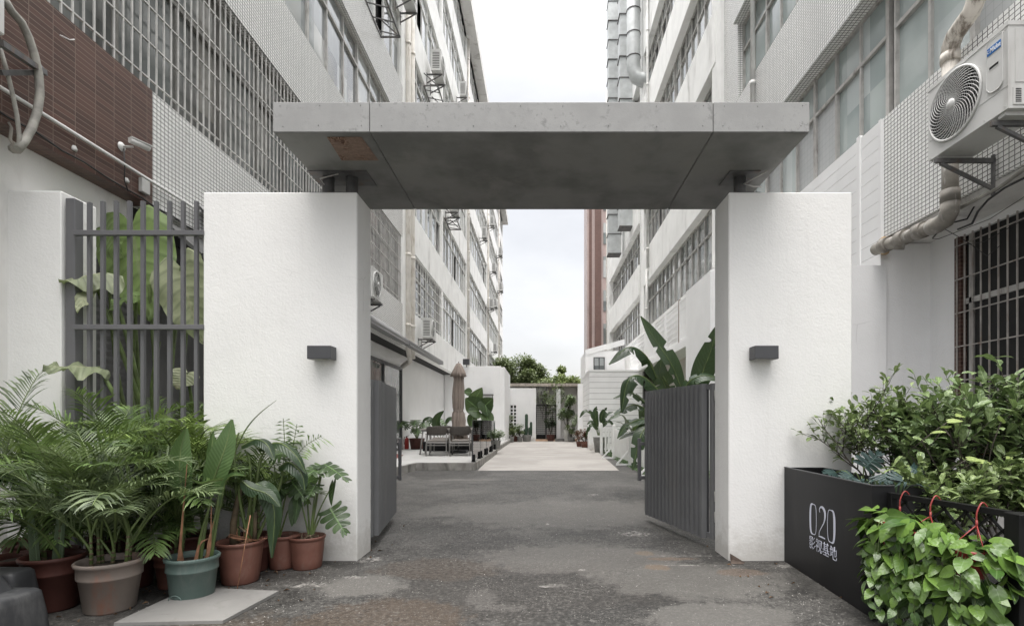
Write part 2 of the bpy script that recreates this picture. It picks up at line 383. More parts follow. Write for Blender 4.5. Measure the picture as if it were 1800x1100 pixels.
def glassclear():
    t = NT('clear_balustrade_glass'); g = t.n('BsdfGlossy'); g.inputs['Roughness'].default_value = .02
    tr = t.n('BsdfTransparent'); tr.inputs[0].default_value = (.86, .9, .89, 1); fr = t.n('Fresnel'); fr.inputs[0].default_value = 1.45
    ms = t.n('MixShader'); t.l(t.math('ADD', fr.outputs[0], .05), ms.inputs[0]); t.l(tr.outputs[0], ms.inputs[1]); t.l(g.outputs[0], ms.inputs[2])
    t.l(ms.outputs[0], t.out.inputs[0]); return t.m
m_clear = glassclear()

L_palm = leafm('palm_leaflet', (0.027, 0.052, 0.018), (0.174, 0.268, 0.082), broad=False, trans=.25, tipc=(0.160, 0.165, 0.059))
L_palm2 = leafm('bright_palm_leaflet', (0.062, 0.106, 0.029), (0.298, 0.410, 0.116), broad=False, trans=.3)
L_palmg = leafm('grey_green_palm_leaflet', (0.045, 0.066, 0.034), (0.222, 0.287, 0.139), broad=False, trans=.22)
L_strel = leafm('paddle_leaf', (0.045, 0.085, 0.027), (0.102, 0.170, 0.057), vein=(0.170, 0.229, 0.106), rough=.33, vfreq=110)
L_streld = leafm('dark_paddle_leaf', (0.015, 0.033, 0.015), (0.046, 0.079, 0.036), vein=(0.076, 0.114, 0.056), rough=.35, vfreq=90)
L_monst = leafm('split_leaf', (0.030, 0.055, 0.022), (0.088, 0.144, 0.054), rough=.35, vfreq=40)
L_monstl = leafm('young_split_leaf', (0.079, 0.140, 0.043), (0.131, 0.207, 0.069), rough=.35, vfreq=40)
L_taro = leafm('elephant_ear_leaf', (0.122, 0.188, 0.067), (0.204, 0.282, 0.101), vein=(0.187, 0.231, 0.115), rough=.45, trans=.32, vfreq=52, vk=.5, bk=.6)
L_tarop = leafm('pale_elephant_ear_leaf', (0.229, 0.265, 0.156), (0.345, 0.369, 0.237), vein=(0.324, 0.334, 0.214), rough=.55, trans=.3, vfreq=52, vk=.5, bk=.6, tipc=(0.153, 0.112, 0.061))
L_pothos = leafm('pothos_leaf', (0.034, 0.080, 0.016), (0.154, 0.260, 0.054), vein=(.13, .21, .08), rough=.28, trans=.15, vfreq=30, vk=.05, bk=.08)
L_ficus = leafm('shrub_leaf', (0.080, 0.125, 0.049), (0.238, 0.307, 0.124), rough=.4, trans=.2, vfreq=18)
L_ficusl = leafm('broad_shrub_leaf', (0.086, 0.139, 0.062), (0.221, 0.294, 0.129), rough=.36, trans=.2, vfreq=24)
L_lime = leafm('lime_new_leaf', (0.210, 0.284, 0.090), (0.310, 0.382, 0.130), rough=.45, trans=.3, vfreq=20)
L_bluem = leafm('blue_green_split_leaf', (0.023, 0.048, 0.046), (0.042, 0.076, 0.073), vein=(0.080, 0.125, 0.114), rough=.45, vfreq=40)
L_tree = leafm('tree_leaf', (0.127, 0.165, 0.074), (0.254, 0.300, 0.140), broad=False, rough=.5)
L_treel = leafm('bright_tree_leaf', (0.191, 0.246, 0.087), (0.318, 0.372, 0.143), broad=False, rough=.5)
L_red = leafm('red_brown_leaf', (0.109, 0.046, 0.036), (0.228, 0.101, 0.065), broad=False, rough=.5)
L_snake = leafm('snake_plant_leaf', (0.077, 0.114, 0.064), (0.118, 0.163, 0.096), rough=.4, vfreq=110)
L_snow = leafm('artificial_turf_blade', (0.047, 0.093, 0.032), (0.089, 0.150, 0.053), broad=False, trans=.1)
# ------------------------------------------------------------------ ground
def asphalt():
    t = NT('worn_asphalt'); g = t.n('NewGeometry'); pos = g.outputs['Position']
    def nn(sc, d=5, r=.6, dist=0): return t.noise(sc, d, r, pos, dist)
    big = nn(.55, 6, .62, .6); mid = nn(2.1, 8, .7, .5); fine = nn(38, 4, .7); gr = nn(110, 2, .6)
    c = t.mix(t.ramp(mid, .38, .60), (.040, .039, .037), (.100, .098, .094))
    c = t.mix(t.math('MULTIPLY', t.ramp(big, .48, .62), .75), c, (.150, .147, .141))
    n_ = t.n('SeparateXYZ'); t.l(pos, n_.inputs[0]); x, y = n_.outputs[0], n_.outputs[1]
    warp = t.math('MULTIPLY', t.math('SUBTRACT', nn(3.3, 8, .72), .5), 1.5)
    warp2 = t.math('MULTIPLY', t.math('SUBTRACT', nn(9, 7, .72), .5), 1.3)
    rag = t.math('MULTIPLY', t.math('SUBTRACT', nn(13, 8, .8, .2), .5), 1.1)
    def blob(cx, cy, rx, ry, wp=warp, soft=.22):
        dx = t.math('DIVIDE', t.math('SUBTRACT', x, cx), rx); dy = t.math('DIVIDE', t.math('SUBTRACT', y, cy), ry)
        d = t.math('SQRT', t.math('ADD', t.math('MULTIPLY', dx, dx), t.math('MULTIPLY', dy, dy)))
        d = t.math('ADD', d, t.math('ADD', wp, rag))
        return t.math('SUBTRACT', 1.0, t.ramp(d, 1-soft, 1+soft*.3))
    brk = t.ramp(nn(17, 7, .78, .4), .46, .56)
    smooth = [t.math('MULTIPLY', t.ramp(big, .50, .62), .6)]
    def paint(c, m, col, k): return t.mix(t.math('MULTIPLY', m, k), c, col)
    c = t.mix(t.math('MULTIPLY', t.ramp(nn(8, 8, .78, .3), .50, .64), .45), c, (.17, .166, .158))
    c = t.mix(t.math('MULTIPLY', t.ramp(nn(6.3, 8, .78, .4), .50, .62), .55), c, (.034, .033, .032))
    # dark rough strip in the foreground centre, brown stains, pale cement-worn patches
    c = paint(c, blob(-.15, 3.9, 1.25, .75), (.052, .048, .044), .85)
    c = paint(c, blob(.9, 3.3, .9, .35), (.045, .044, .042), .8)
    c = paint(c, blob(-1.0, 3.35, .55, .35), (.105, .075, .052), .75)
    c = paint(c, blob(-.85, 4.45, .55, .35), (.10, .078, .06), .65)
    c = paint(c, blob(-1.75, 2.9, .8, .5), (.095, .072, .052), .7)
    c = paint(c, blob(.35, 4.8, 1.0, .55), (.185, .178, .168), .62)
    c = paint(c, blob(1.2, 4.15, .8, .5), (.185, .18, .17), .62)
    c = paint(c, blob(1.15, 3.35, .55, .28), (.20, .195, .186), .65)
    c = paint(c, blob(-1.35, 4.0, .38, .28), (.20, .195, .185), .8)
    c = paint(c, blob(-.42, 3.72, .12, .2, warp2), (.22, .21, .20), .4)
    c = paint(c, blob(-.26, 3.52, .2, .07, warp2), (.22, .21, .20), .4)
    c = paint(c, blob(.12, 4.0, .10, .05), (.24, .23, .22), .6)
    c = paint(c, blob(.45, 7.2, 2.0, 1.2), (.17, .166, .158), .6)
    c = paint(c, blob(-1.6, 11.3, .9, .08, warp2), (.30, .29, .27), .7)
    c = paint(c, blob(1.2, 4.78, .25, .06), (.20, .135, .09), .6)
    c = paint(c, blob(.98, 4.98, .10, .09, warp2), (.23, .18, .13), .7)
    c = paint(c, blob(1.0, 4.50, .12, .09, warp2), (.23, .17, .12), .7)
    c = paint(c, blob(1.65, 4.35, .22, .12), (.17, .115, .08), .6)
    # splashed white paint
    for b in ((1.05, 5.85, .19, .15), (-1.5, 4.22, .10, .05), (-1.80, 4.02, .17, .07), (1.40, 4.885, .42, .012), (1.40, 4.56, .38, .012), (.02, 3.98, .05, .03),
              (.35, 4.42, .04, .03), (-1.55, 4.75, .12, .10), (.08, 6.4, .02, .05), (.9, 9.0, .1, .1), (2.35, 4.55, .35, .12)):
        c = paint(c, t.math('MULTIPLY', blob(*b, wp=warp2, soft=.35), brk), (.50, .49, .47), .9)
    for b in ((.35, 4.8, 1.0, .55), (1.2, 4.15, .8, .5), (1.15, 3.35, .55, .28), (-1.35, 4.0, .38, .28), (.45, 7.2, 2.0, 1.2)): smooth.append(blob(*b))
    sm = smooth[0]
    for q in smooth[1:]: sm = t.math('MAXIMUM', sm, q)
    gk = t.math('SUBTRACT', 1.0, t.math('ADD', t.math('MULTIPLY', sm, .68), .18))
    # aggregate
    c = t.mix(t.math('MULTIPLY', t.ramp(fine, .5, .72), .55), c, t.mix(.5, c, (.30, .29, .27)))
    c = t.mix(t.math('MULTIPLY', t.math('MULTIPLY', t.ramp(fine, .52, .34), .8), gk), c, (.014, .014, .014))
    f2 = nn(22, 6, .8); c = t.mix(t.math('MULTIPLY', t.math('MULTIPLY', t.ramp(f2, .50, .40), .6), gk), c, (.022, .021, .02)); c = t.mix(t.math('MULTIPLY', t.math('MULTIPLY', t.ramp(f2, .54, .64), .45), gk), c, (.24, .235, .225))
    sp = nn(75, 2, .5); c = t.mix(t.math('MULTIPLY', t.math('MULTIPLY', t.ramp(sp, .63, .68), t.ramp(nn(1.7, 6, .7), .42, .6)), .85), c, (.42, .41, .39))
    grains = t.n('TexVoronoi'); grains.inputs['Scale'].default_value = 95; t.l(pos, grains.inputs['Vector'])
    c = t.mix(.5, c, t.mix(grains.outputs['Distance'], c3((1,1,1), .55), (1.0,1.0,1.0)), 'MULTIPLY')
    c = t.mix(t.math('MULTIPLY', t.math('MULTIPLY', t.ramp(nn(26, 6, .75, .3), .52, .62), t.ramp(mid, .35, .6)), .5), c, (.24, .235, .225))
    c = t.mix(1.0, c, (.74, .725, .70), 'MULTIPLY')
    t.base(c)
    t.rough(t.math('ADD', t.math('MULTIPLY', mid, .35), .45)); t.p.inputs['Specular IOR Level'].default_value = .4
    h = t.math('ADD', t.math('MULTIPLY', gr, .5), t.math('ADD', fine, t.math('MULTIPLY', mid, 1.5)))
    t.bump(h, .8, .008)
    return t.m

def concpath():
    t = NT('poured_concrete_path'); g = t.n('NewGeometry'); pos = g.outputs['Position']
    a = t.noise(.5, 7, .65, pos, .8); b = t.noise(6, 6, .7, pos)
    c = t.mix(t.ramp(a, .4, .65), (.305, .287, .268), (.38, .36, .337))
    n_ = t.n('SeparateXYZ'); t.l(pos, n_.inputs[0])
    m = t.n('Mapping'); m.inputs['Scale'].default_value = (.25, 1.2, 1); m.inputs['Rotation'].default_value = (0, 0, .5); t.l(pos, m.inputs[0])
    st = t.noise(1.2, 7, .7, m.outputs[0], .5)
    k = t.math('MULTIPLY', t.ramp(st, .5, .68), t.ramp(n_.outputs[1], 17.5, 20))
    c = t.mix(t.math('MULTIPLY', k, .75), c, (.22, .205, .185)); c = t.mix(t.math('MULTIPLY', t.ramp(b, .5, .8), .25), c, (.18, .17, .15))
    t.base(c); t.rough(.8); t.bump(b, .3, .004); return t.m

m_asph = asphalt(); m_path = concpath()
b = MB(); b.quad((-300, -60, 0), (300, -60, 0), (300, 500, 0), (-300, 500, 0)); struct(b, 'ground', m_asph, 'worn grey asphalt of the lane, stained brown and splashed with white paint')
b = MB(); b.add([(-1.62, 13.4, .004), (2.0, 13.4, .004), (2.2, 18, .004), (2.47, 24.4, .004), (3.1, 28.5, .004), (3.1, 34.2, .004), (-2.1, 34.2, .004), (-1.95, 24, .004)], [tuple(range(8))]); struct(b, 'path', m_path)
# raised terrace with kerb
b = MB()
z = .19
b.box((-5.6, 6.5, -.1), (-3.42, 13.5, z)); b.box((-5.6, 13.5, -.1), (-1.70, 20.3, z)); b.box((-5.6, 20.3, -.1), (-1.82, 34.0, z))
b.add([(-3.42, 11.4, -.1), (-3.22, 13.5, -.1), (-3.42, 13.5, -.1), (-3.42, 11.4, z), (-3.22, 13.5, z), (-3.42, 13.5, z)], [(0, 1, 4, 3), (3, 4, 5), (1, 2, 5, 4)])
o = struct(b, 'terrace', [m_conc_k]); 
b = MB(); b.add([(-5.33, 6.6, z+.004), (-3.5, 6.6, z+.004), (-3.5, 11.4, z+.004), (-3.27, 13.6, z+.004), (-1.80, 13.6, z+.004), (-1.80, 20.2, z+.004), (-1.92, 20.4, z+.004), (-1.92, 33.9, z+.004), (-5.33, 33.9, z+.004)], [tuple(range(9))])
struct(b, 'terrace_paving', m_terr)
b = MB(); b.box((-.35, 33.6, 0), (1.0, 34.6, .11)); b.box((1.75, 33.6, 0), (3.2, 34.6, .11)); struct(b, 'step', m_orange)
b = MB(); b.box((.9, 33.2, 0), (2.15, 33.58, .17)); struct(b, 'entrance_step', m_dstep)
# artificial turf strips behind the picket fence
rnd = random.Random(4)
b = MB()
def inpoly(p, poly):
    c = False; j = len(poly)-1
    for i in range(len(poly)):
        if (poly[i][1] > p[1]) != (poly[j][1] > p[1]) and p[0] < (poly[j][0]-poly[i][0])*(p[1]-poly[i][1])/(poly[j][1]-poly[i][1])+poly[i][0]: c = not c
        j = i
    return c
turf = [(2.42, 11.5), (4.7, 11.5), (4.7, 24.4), (2.62, 24.4), (2.42, 18)]
b.add([(x, y, .005) for x, y in turf], [tuple(range(len(turf)))])
for i in range(9000):
    x = rnd.uniform(2.4, 4.0); y = rnd.uniform(11.5, 24.3)
    if not inpoly((x, y), turf): continue
    a = rnd.uniform(0, 6.28); h = rnd.uniform(.02, .045); dx, dy = math.cos(a)*.008, math.sin(a)*.008
    b.add([(x-dx, y-dy, .005), (x+dx, y+dy, .005), (x+rnd.uniform(-.02,.02), y+rnd.uniform(-.02,.02), h)], [(0, 1, 2)])
o = b.build('artificial_turf', L_snow); o['kind'] = 'stuff'; o['label'] = 'green artificial turf strip behind the white picket fence'
# loose grit and chips on the asphalt
b = MB()
for i in range(1500):
    if i < 900: x = rnd.uniform(-2.2, 2.3); y = rnd.uniform(3.0, 7.5)
    else: x = rnd.choice([rnd.gauss(-1.75, .12), rnd.gauss(1.8, .12), rnd.uniform(-3, -1.7)]); y = rnd.uniform(3.2, 6.5)
    s = rnd.uniform(.0025, .007); a = rnd.uniform(0, 6.28)
    vs = [(x+s*math.cos(a+k*2.1)*rnd.uniform(.6, 1.2), y+s*math.sin(a+k*2.1)*rnd.uniform(.6, 1.2), 0.001) for k in range(3)] + [(x, y, s*.9)]
    b.add(vs, [(0,1,3), (1,2,3), (2,0,3)])
o = b.build('loose_grit', M('pale_grit', (.30, .29, .27), .8, .4, 30)); o['kind'] = 'stuff'

b = MB(); mdl = M('dry_leaf_litter', (.13, .08, .045), .9, .5, 12)
for i in range(130):
    if i < 90: x = rnd.uniform(-3.3, -1.75); y = rnd.uniform(3.25, 4.65)
    else: x = rnd.choice([rnd.gauss(-1.62, .05), rnd.gauss(1.66, .05), rnd.gauss(2.05, .06)]); y = rnd.uniform(3.6, 6.5)
    a = rnd.uniform(0, 6.28); l_ = rnd.uniform(.015, .06); w_ = l_*rnd.uniform(.08, .35); c_, s_ = math.cos(a), math.sin(a); z_ = .024
    b.add([(x, y, z_*.2), (x+c_*l_*.5-s_*w_, y+s_*l_*.5+c_*w_, z_*.6), (x+c_*l_, y+s_*l_, z_*.4), (x+c_*l_*.5+s_*w_, y+s_*l_*.5-c_*w_, z_*.9)], [(0,1,2), (0,2,3)])
o = b.build('leaf_litter', mdl); o['kind'] = 'stuff'; o['label'] = 'dry leaf bits scattered on the asphalt round the pots'

# ------------------------------------------------------------------ gate pillars, side wall, fence
def wobbly_block(b, a, c, n=14, amp=.004, rz=0):
    b.bbox(a, c, .008)
b = MB(); wobbly_block(b, (-3.04, 4.71, -.05), (-1.655, 5.09, 3.313)); o = b.build('gate_pillar', m_white, loc=(-2.35, 4.9, 0)); tag(o, 'broad white stucco gate pillar on the left, beside the slatted fence', 'pillar', 'white gate pillars')
b = MB(); wobbly_block(b, (1.690, 4.71, -.05), (2.80, 5.09, 3.313)); o = b.build('gate_pillar', m_white, loc=(2.2, 4.9, 0)); tag(o, 'white stucco gate pillar on the right, beside the black planter box', 'pillar', 'white gate pillars')
b = MB(); wobbly_block(b, (-7.2, 4.71, -.05), (-4.32, 5.09, 3.327)); o = b.build('boundary_wall', m_white, loc=(-5, 4.9, 0)); tag(o, 'white stucco wall at the left edge, left of the grey slatted fence', 'wall')
# slatted steel fence between wall and pillar
t = thing('slatted_fence', 'grey steel fence of upright slats between white wall and left pillar', 'fence', (-3.7, 4.9, 0))
yf = 4.73
b = MB(); b.bbox((-4.30, yf, 0), (-4.213, yf+.09, 3.27), .004); b.build('post', m_grey, t)
b = MB()
for k in range(9):
    px = 153.5 + k*23.6; x = (px-VX)/F*yf; b.bbox((x-.016, yf+.01, 0.5), (x+.016, yf+.042, 3.25-(k==0)*.01), .002)
b.build('slat_panel', m_grey, t)
for zz in (2.945, 2.10, .57):
    b = MB(); b.bbox((-4.20, yf-.038, zz-.022), (-3.03, yf-.002, zz+.022), .003); b.build('rail', m_grey, t)

# ------------------------------------------------------------------ canopy over the gate
t = thing('gate_canopy', 'flat grey cement board canopy spanning the two white gate pillars', 'canopy', (0, 4.9, 3.32))
yf_, yb_ = 4.14, 5.65; zb = 3.54; zt = zb + .236
xs = [(-2.12, -1.3595), (-1.3545, 1.3605), (1.3655, 2.125)]
for x0, x1 in xs:
    b = MB(); b.bbox((x0, yf_, zb), (x1, yb_, zt), .004)
    # shade under the canopy is put into the colour of a darker sheet
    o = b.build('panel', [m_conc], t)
    b = MB(); b.box((x0+.006, yf_+.012, zb-.004), (x1-.006, yb_-.01, zb-.0005)); b.build('underside_shade_sheet', m_conc_u, o)
b = MB()
for x0, x1, n in ((-2.12, -1.36, 3), (-1.36, 1.36, 8), (1.36, 2.12, 3)):
    for k in range(n):
        x = x0+.08+(x1-x0-.16)*k/(n-1)
        for zz in (zb+.045, zt-.03):
            xx = x+rnd.uniform(-.03, .03); b.lathe([(.0001, 0), (.0032, 0), (.0032, .002)], (0,0,0), 8, mat=Matrix.Diagonal((1,1,1,1)) @ Matrix.Translation((xx, yf_-.001, zz+rnd.uniform(-.006,.006))) @ Matrix.Rotation(R(90), 4, 'X'))
b.build('screw_heads', m_dsteel, t)
b = MB(); b.add([(-1.72, 4.20, zb-.007), (-1.44, 4.20, zb-.007), (-1.42, 4.58, zb-.007), (-1.745, 4.58, zb-.007)], [(3,2,1,0)]); b.build('bare_patch', m_rustp, t)
for sx in (-1, 1):
    cx = -1.99 if sx < 0 else 1.86
    for dx in ((0, .22) if sx < 0 else (0,)):
        b = MB(); b.tube([(cx+dx, 4.90, 3.31), (cx+dx, 4.90, zb+.01)], .055, 20); b.build('steel_post', m_dsteel, t)
    b = MB(); b.box((cx-.14, 4.76, zb-.012), (cx+(.40 if sx < 0 else .14), 5.06, zb-.0045)); b.build('base_plate', m_dsteel, t); b = MB(); b.box((cx-.16, 4.72, 3.313), (cx+(.32 if sx < 0 else .12), 5.02, 3.320)); b.build('base_plate', m_dsteel, t)
    b = MB(); b.tube([(cx-.15*sx-.02, 4.80, zb-.02), (cx-.05, 4.83, zb-.05), (cx-.005, 4.86, zb-.11), (cx-.005, 4.86, 3.33)] if sx < 0 else [(2.04, 4.72, zb-.03), (1.88, 4.85, zb-.09), (1.99, 4.9, zb-.09), (2.08, 4.95, zb-.07)], .007, 6); b.build('cable', m_alu, t)

# ------------------------------------------------------------------ wall lamps on pillars
def wall_lamp(name, label, x0, x1, z0, z1, yw, prot, grp):
    t = thing(name, label, 'wall lamp', ((x0+x1)/2, yw, (z0+z1)/2), 0, grp)
    b = MB(); b.bbox((x0, yw-prot, z0), (x1, yw-.012, z1), .003); b.build('housing', m_lamp, t)
    b = MB(); b.box((x0+.02, yw-.013, z0+.01), (x1-.02, yw+.002, z1-.01)); b.build('back_plate', m_lamp, t)
    b = MB(); b.box((x0+.02, yw-prot+.02, z0-.002), (x1-.02, yw-.03, z0-.0003)); b.build('lens', m_alu, t)
wall_lamp('wall_lamp', 'dark grey box lamp on the front of the left pillar', -2.045, -1.836, 1.80, 1.915, 4.71, .14, 'box lamps on the gate pillars')
wall_lamp('wall_lamp', 'dark grey box lamp on the front of the right pillar', 1.868, 2.077, 1.80, 1.915, 4.71, .14, 'box lamps on the gate pillars')

# ------------------------------------------------------------------ gate leaves
def gate_leaf(label, hinge, end, z0, z1, side):
    a = V((hinge[0], hinge[1], 0)); c = V((end[0], end[1], 0)); L = (c-a).length; d = (c-a)/L
    ang = math.atan2(d.y, d.x)
    t = thing('gate_leaf', label, 'gate', (a.x, a.y, 0), ang, 'grey slatted gate leaves')
    # local x runs from hinge to free edge; the street face is at local y = side*
    b = MB(); b.bbox((0, -.025, z0), (.055, .025, z1), .003); b.bbox((L-.06, -.025, z0), (L, .025, z1), .003)
    b.box((.055, -.02, z1-.055), (L-.06, .02, z1-.004)); b.box((.055, -.02, z0+.004), (L-.06, .02, z0+.05)); b.build('frame', m_grey_gate, t, local=True)
    b = MB(); b.box((.055+.05, .004*side-.004, z0+.05), (L-.06, .004*side+.004, z1-.055)); b.build('backing_sheet', m_lamp, t, local=True)  # darker than the slats: shade in the gaps is put into its colour
    b = MB(); n = 15; w_ = (L-.06-.13)/n
    for k in range(n):
        x = .13 + w_*k; s = side
        pr = [(x, .010*s), (x+w_*.10, .062*s), (x+w_*.58, .062*s), (x+w_*.66, .010*s)]
        vs = [(px_, py_, zz) for zz in (z0-.012, z1+.004) for px_, py_ in pr]
        b.add(vs, [(0,1,5,4), (1,2,6,5), (2,3,7,6), (3,0,4,7), (3,2,1,0), (4,5,6,7)])
    b.build('slat_panel', m_grey_gate, t, local=True)
    b = MB(); s = side
    b.bbox((L-.02, .03*s, .95), (L+.02, .09*s, .99), .003); b.bbox((L-.02, .03*s, .52), (L+.02, .09*s, .56), .003)
    b.bbox((L-.005, .07*s, .50), (L+.035, .11*s, 1.24-.2), .004)
    b.build('handle', m_grey, t, local=True)
    for zz in (z0+.22, z1-.12, z0+.42):
        b = MB(); b.tube([(-.012, 0, zz-.05), (-.012, 0, zz+.05)], .012, 10); b.box((-.06, -.004, zz-.045), (.0, .004, zz+.045)); b.build('hinge', m_alu, t, local=True)
    return t
gate_leaf('right gate leaf of upright grey slats, swung half open towards the lane', (1.70, 5.12), (1.345, 6.68), .10, 1.627, 1)
gate_leaf('left gate leaf of upright grey slats, swung right back beside the terrace', (-1.675, 5.12), (-1.90, 6.70), .12, 1.665, -1)
# grey metal post standing behind the left leaf
b = MB(); p0 = G(690, 834)
b.bbox((p0.x-.03, p0.y-.03, 0), (p0.x+.035, p0.y+.03, 1.22), .004); b.bbox((p0.x-.75, p0.y-.02, 1.20), (p0.x+.035, p0.y+.02, 1.25), .004); b.bbox((p0.x-.06, p0.y-.06, 0), (p0.x+.06, p0.y+.06, .012), .003)
for k in range(5): b.box((p0.x-.75+k*.14, p0.y-.008, .05), (p0.x-.735+k*.14, p0.y+.008, 1.2))
o = b.build('low_railing', m_grey, loc=(p0.x, p0.y, 0)); tag(o, 'low grey metal railing behind the left gate leaf, by the terrace step', 'railing')
# cable duct plate at the foot of the right pillar
b = MB(); b.add([(1.67, 4.60, .004), (1.76, 4.585, .004), (1.80, 4.61, .010), (1.70, 4.70, .014), (1.695, 4.695, .07), (1.715, 4.69, .06)], [(0,1,2,3), (0,3,4), (3,2,5,4)])
o = b.build('bent_plate', m_rusty, loc=(1.75, 4.6, 0)); tag(o, 'small rusty bent metal plate at the foot of the right pillar', 'metal plate')
# cement slab under the pots
g = [G(200, 1100), G(335, 1036), G(490, 1043), G(392, 1096)]
b = MB(); vs = [(p.x, p.y, 0.001) for p in g] + [(p.x, p.y, .022) for p in g]
b.add(vs, [(7,6,5,4)[::-1], (0,1,5,4), (1,2,6,5), (2,3,7,6), (3,0,4,7)]); o = b.build('cement_slab', M('cement_slab_grey', (.20, .195, .185), .85, .1, 2.5, .3, 60, dirt=(.14, .135, .125), dscale=3), loc=(g[0].x, g[0].y, 0))
tag(o, 'flat grey cement board lying on the asphalt under the green pot', 'slab')
# ------------------------------------------------------------------ buildings
def xf(v, sx, x0): return v
def window_bay(par, side, Xg, Xo, y0, y1, z0, z1, glass, mull=.62, frame=m_alu, trans=.70, thick=.045, open_at=None, grille=None, frosted=None):
    """strip window in the plane X=Xg (facing the lane); side=+1 building on the right, -1 on the left"""
    s = side; X = Xg*s
    b = MB(); n = max(1, round((y1-y0)/mull)); w_ = (y1-y0)/n
    def yb(i): return y0+w_*i
    fx0, fx1 = X-.03*s, X+.03*s
    for i in range(n+1):
        th = thick*(1.35 if i % 3 == 0 else .8); yy = min(max(yb(i), y0+th/2), y1-th/2)
        b.box((fx0-(.004*s if i % 3 == 0 else 0), yy-th/2, z0), (fx1, yy+th/2, z1))
    zt_ = z0+(z1-z0)*trans
    e = .003*s
    b.box((fx0-e, y0, z0), (fx1-e, y1, z0+thick)); b.box((fx0-e, y0, z1-thick), (fx1-e, y1, z1)); b.box((fx0-2*e, y0+.01, zt_-thick*.5), (fx1-2*e, y1-.01, zt_+thick*.5))
    fr = b.build('window', frame, par)
    b = MB(); rr = random.Random(int(y0*100+z0*10))
    for i in range(n):
        for (za, zb_) in ((z0+.02, zt_), (zt_, z1-.02)):
            dx = (.01+.012*(i % 2))*s
            if za < zt_-.1 and rr.random() < .06 and open_at is None and not frosted: dx = .25*s
            tw = rr.uniform(-.006, .006)*s
            b.add([(X+dx+tw, yb(i)+.01, za), (X+dx-tw, yb(i+1)-.01, za), (X+dx-tw, yb(i+1)-.01, zb_), (X+dx+tw, yb(i)+.01, zb_)], [(0,1,2,3) if s > 0 else (3,2,1,0)],
                  1 if (frosted and za < zt_ and i in frosted) else 0)
    b.build('pane', [glass, m_wired], fr)
    if grille:
        g = MB(); gx = (Xo+.015)*s if side < 0 else X-.1*s
        sp, hs, r, mt = grille
        k = 0; yy = y0+.03
        while yy < y1: g.box((gx-r, yy-r, z0+.01), (gx+r, yy+r, z1-.01)); yy += sp
        zz = z0+.12
        while zz < z1: g.box((gx-r*2.2*s*-1 if s < 0 else gx-r*2.2, y0, zz-r), (gx+r*1.02 if s < 0 else gx-r*1.02, y1, zz+r)); zz += hs
        g.build('window_grille', mt, fr)
    return fr

def downpipe(par, X, y, z0, z1, r=.055, mt=m_pvc_c, foot=None):
    b = MB(); pts = [(X, y, z1), (X, y, z0)]
    if foot: pts += foot
    b.tube(pts, r, 12); zz = z0+.8
    while zz < z1: b.tube([(X, y, zz), (X, y, zz+.09)], r*1.22, 12); zz += 2.4
    b.build('drainpipe', mt, par)

# ---- left block -----------------------------------------------------
XL = 4.6; pit = 3.603
zs = [5.163+pit*k for k in range(6)]; zw = [7.368+pit*k for k in range(6)]
ROOF = 25.1
lb = thing('apartment_block', 'long white block left of the lane, brown tiles and barred windows at its near end', 'building', (-8, 20, 0))
YE = 63.0; YT = 17.4
w_t = MB(); w_b = MB(); w_p = MB()
# first band: brown tiles then mosaic tiles then plaster
yb0, yb1 = 2.0, 6.195
w_b.box((-XL-.25, yb0, 3.80), (-XL, yb1, 5.163))
w_t.box((-XL-.25, yb1+.001, 3.80), (-XL-.003, YT, 5.16))
w_p.box((-XL-.25, YT, 3.80), (-XL, YE, 5.163))
for k in range(6):
    za = zw[k]; zb_ = zs[k+1] if k < 5 else ROOF
    w_t.box((-XL-.22, 2.0, za), (-XL, YT, zb_)); w_p.box((-XL-.22, YT, za), (-XL-.002, YE, zb_))
# piers between bays
bays = [(2.0, 5.0), (5.0, 17.25), (18.75, 24.2), (24.6, 32.4), (33.0, 44.6), (45.3, 56.2), (56.8, 62.5)]
for k in range(6):
    for i in range(len(bays)-1):
        if i > 0: (w_t if bays[i][1] < 17 else w_p).box((-XL-.22, bays[i][1], zs[k]), (-XL-.001, bays[i+1][0], zw[k]))
    w_p.box((-XL-.22, 62.5, zs[k]), (-XL-.001, YE, zw[k]))
w_b.build('brown_tiled_wall', m_tile_b, lb); w_t.build('tiled_wall', m_tile_l, lb); w_p.build('plaster_wall', m_plaster, lb)
b = MB(); b.box((-16, 2.0, 3.82), (-XL-.26, YE-.05, ROOF-.05)); b.box((-16, 6.1, 0), (-5.36, YE-.05, 3.80)); b.build('core_wall', m_darkin, lb)
b = MB(); b.box((-16, YE, 0), (-XL-.02, YE+.15, ROOF)); b.build('end_wall', m_pink, lb)
# roof slab with overhanging eave
b = MB(); b.box((-16.2, 1.8, ROOF), (-XL+.62, YE+.5, ROOF+.25)); b.box((-16.2, 1.8, ROOF+.25), (-XL+.60, YE+.5, ROOF+.8)); b.build('roof_eave', m_plaster_s, lb)
for k in range(6):
    for i, (ya, yb_) in enumerate(bays):
        if i == 0: continue
        ya = 2.0 if i == 1 else ya
        if k == 0 and i < 2:
            window_bay(lb, -1, XL+.14, XL, ya, yb_, zs[0], zw[0], m_gl_l, .95, M('dull_window_frames', (.22, .215, .20), .6, .1), .66, .05, grille=(.125, .43, .008, m_bar))
        elif k == 0 and i == 2:
            window_bay(lb, -1, XL+.14, XL, ya, yb_, zs[0], zw[0], m_gl_l, .9, m_alu, .66, .05, grille=(.42, .40, .011, m_wbar))
        elif k == 1 and i == 1:
            window_bay(lb, -1, XL+.14, XL, ya, yb_, zs[1], zw[1], m_gl_l2, .95, m_alu, .72, .06)
        else:
            window_bay(lb, -1, XL+.10, XL, ya, yb_, zs[k], zw[k], m_gl_l2, .85 if i < 4 else 1.15, m_wbar, .70, .06)
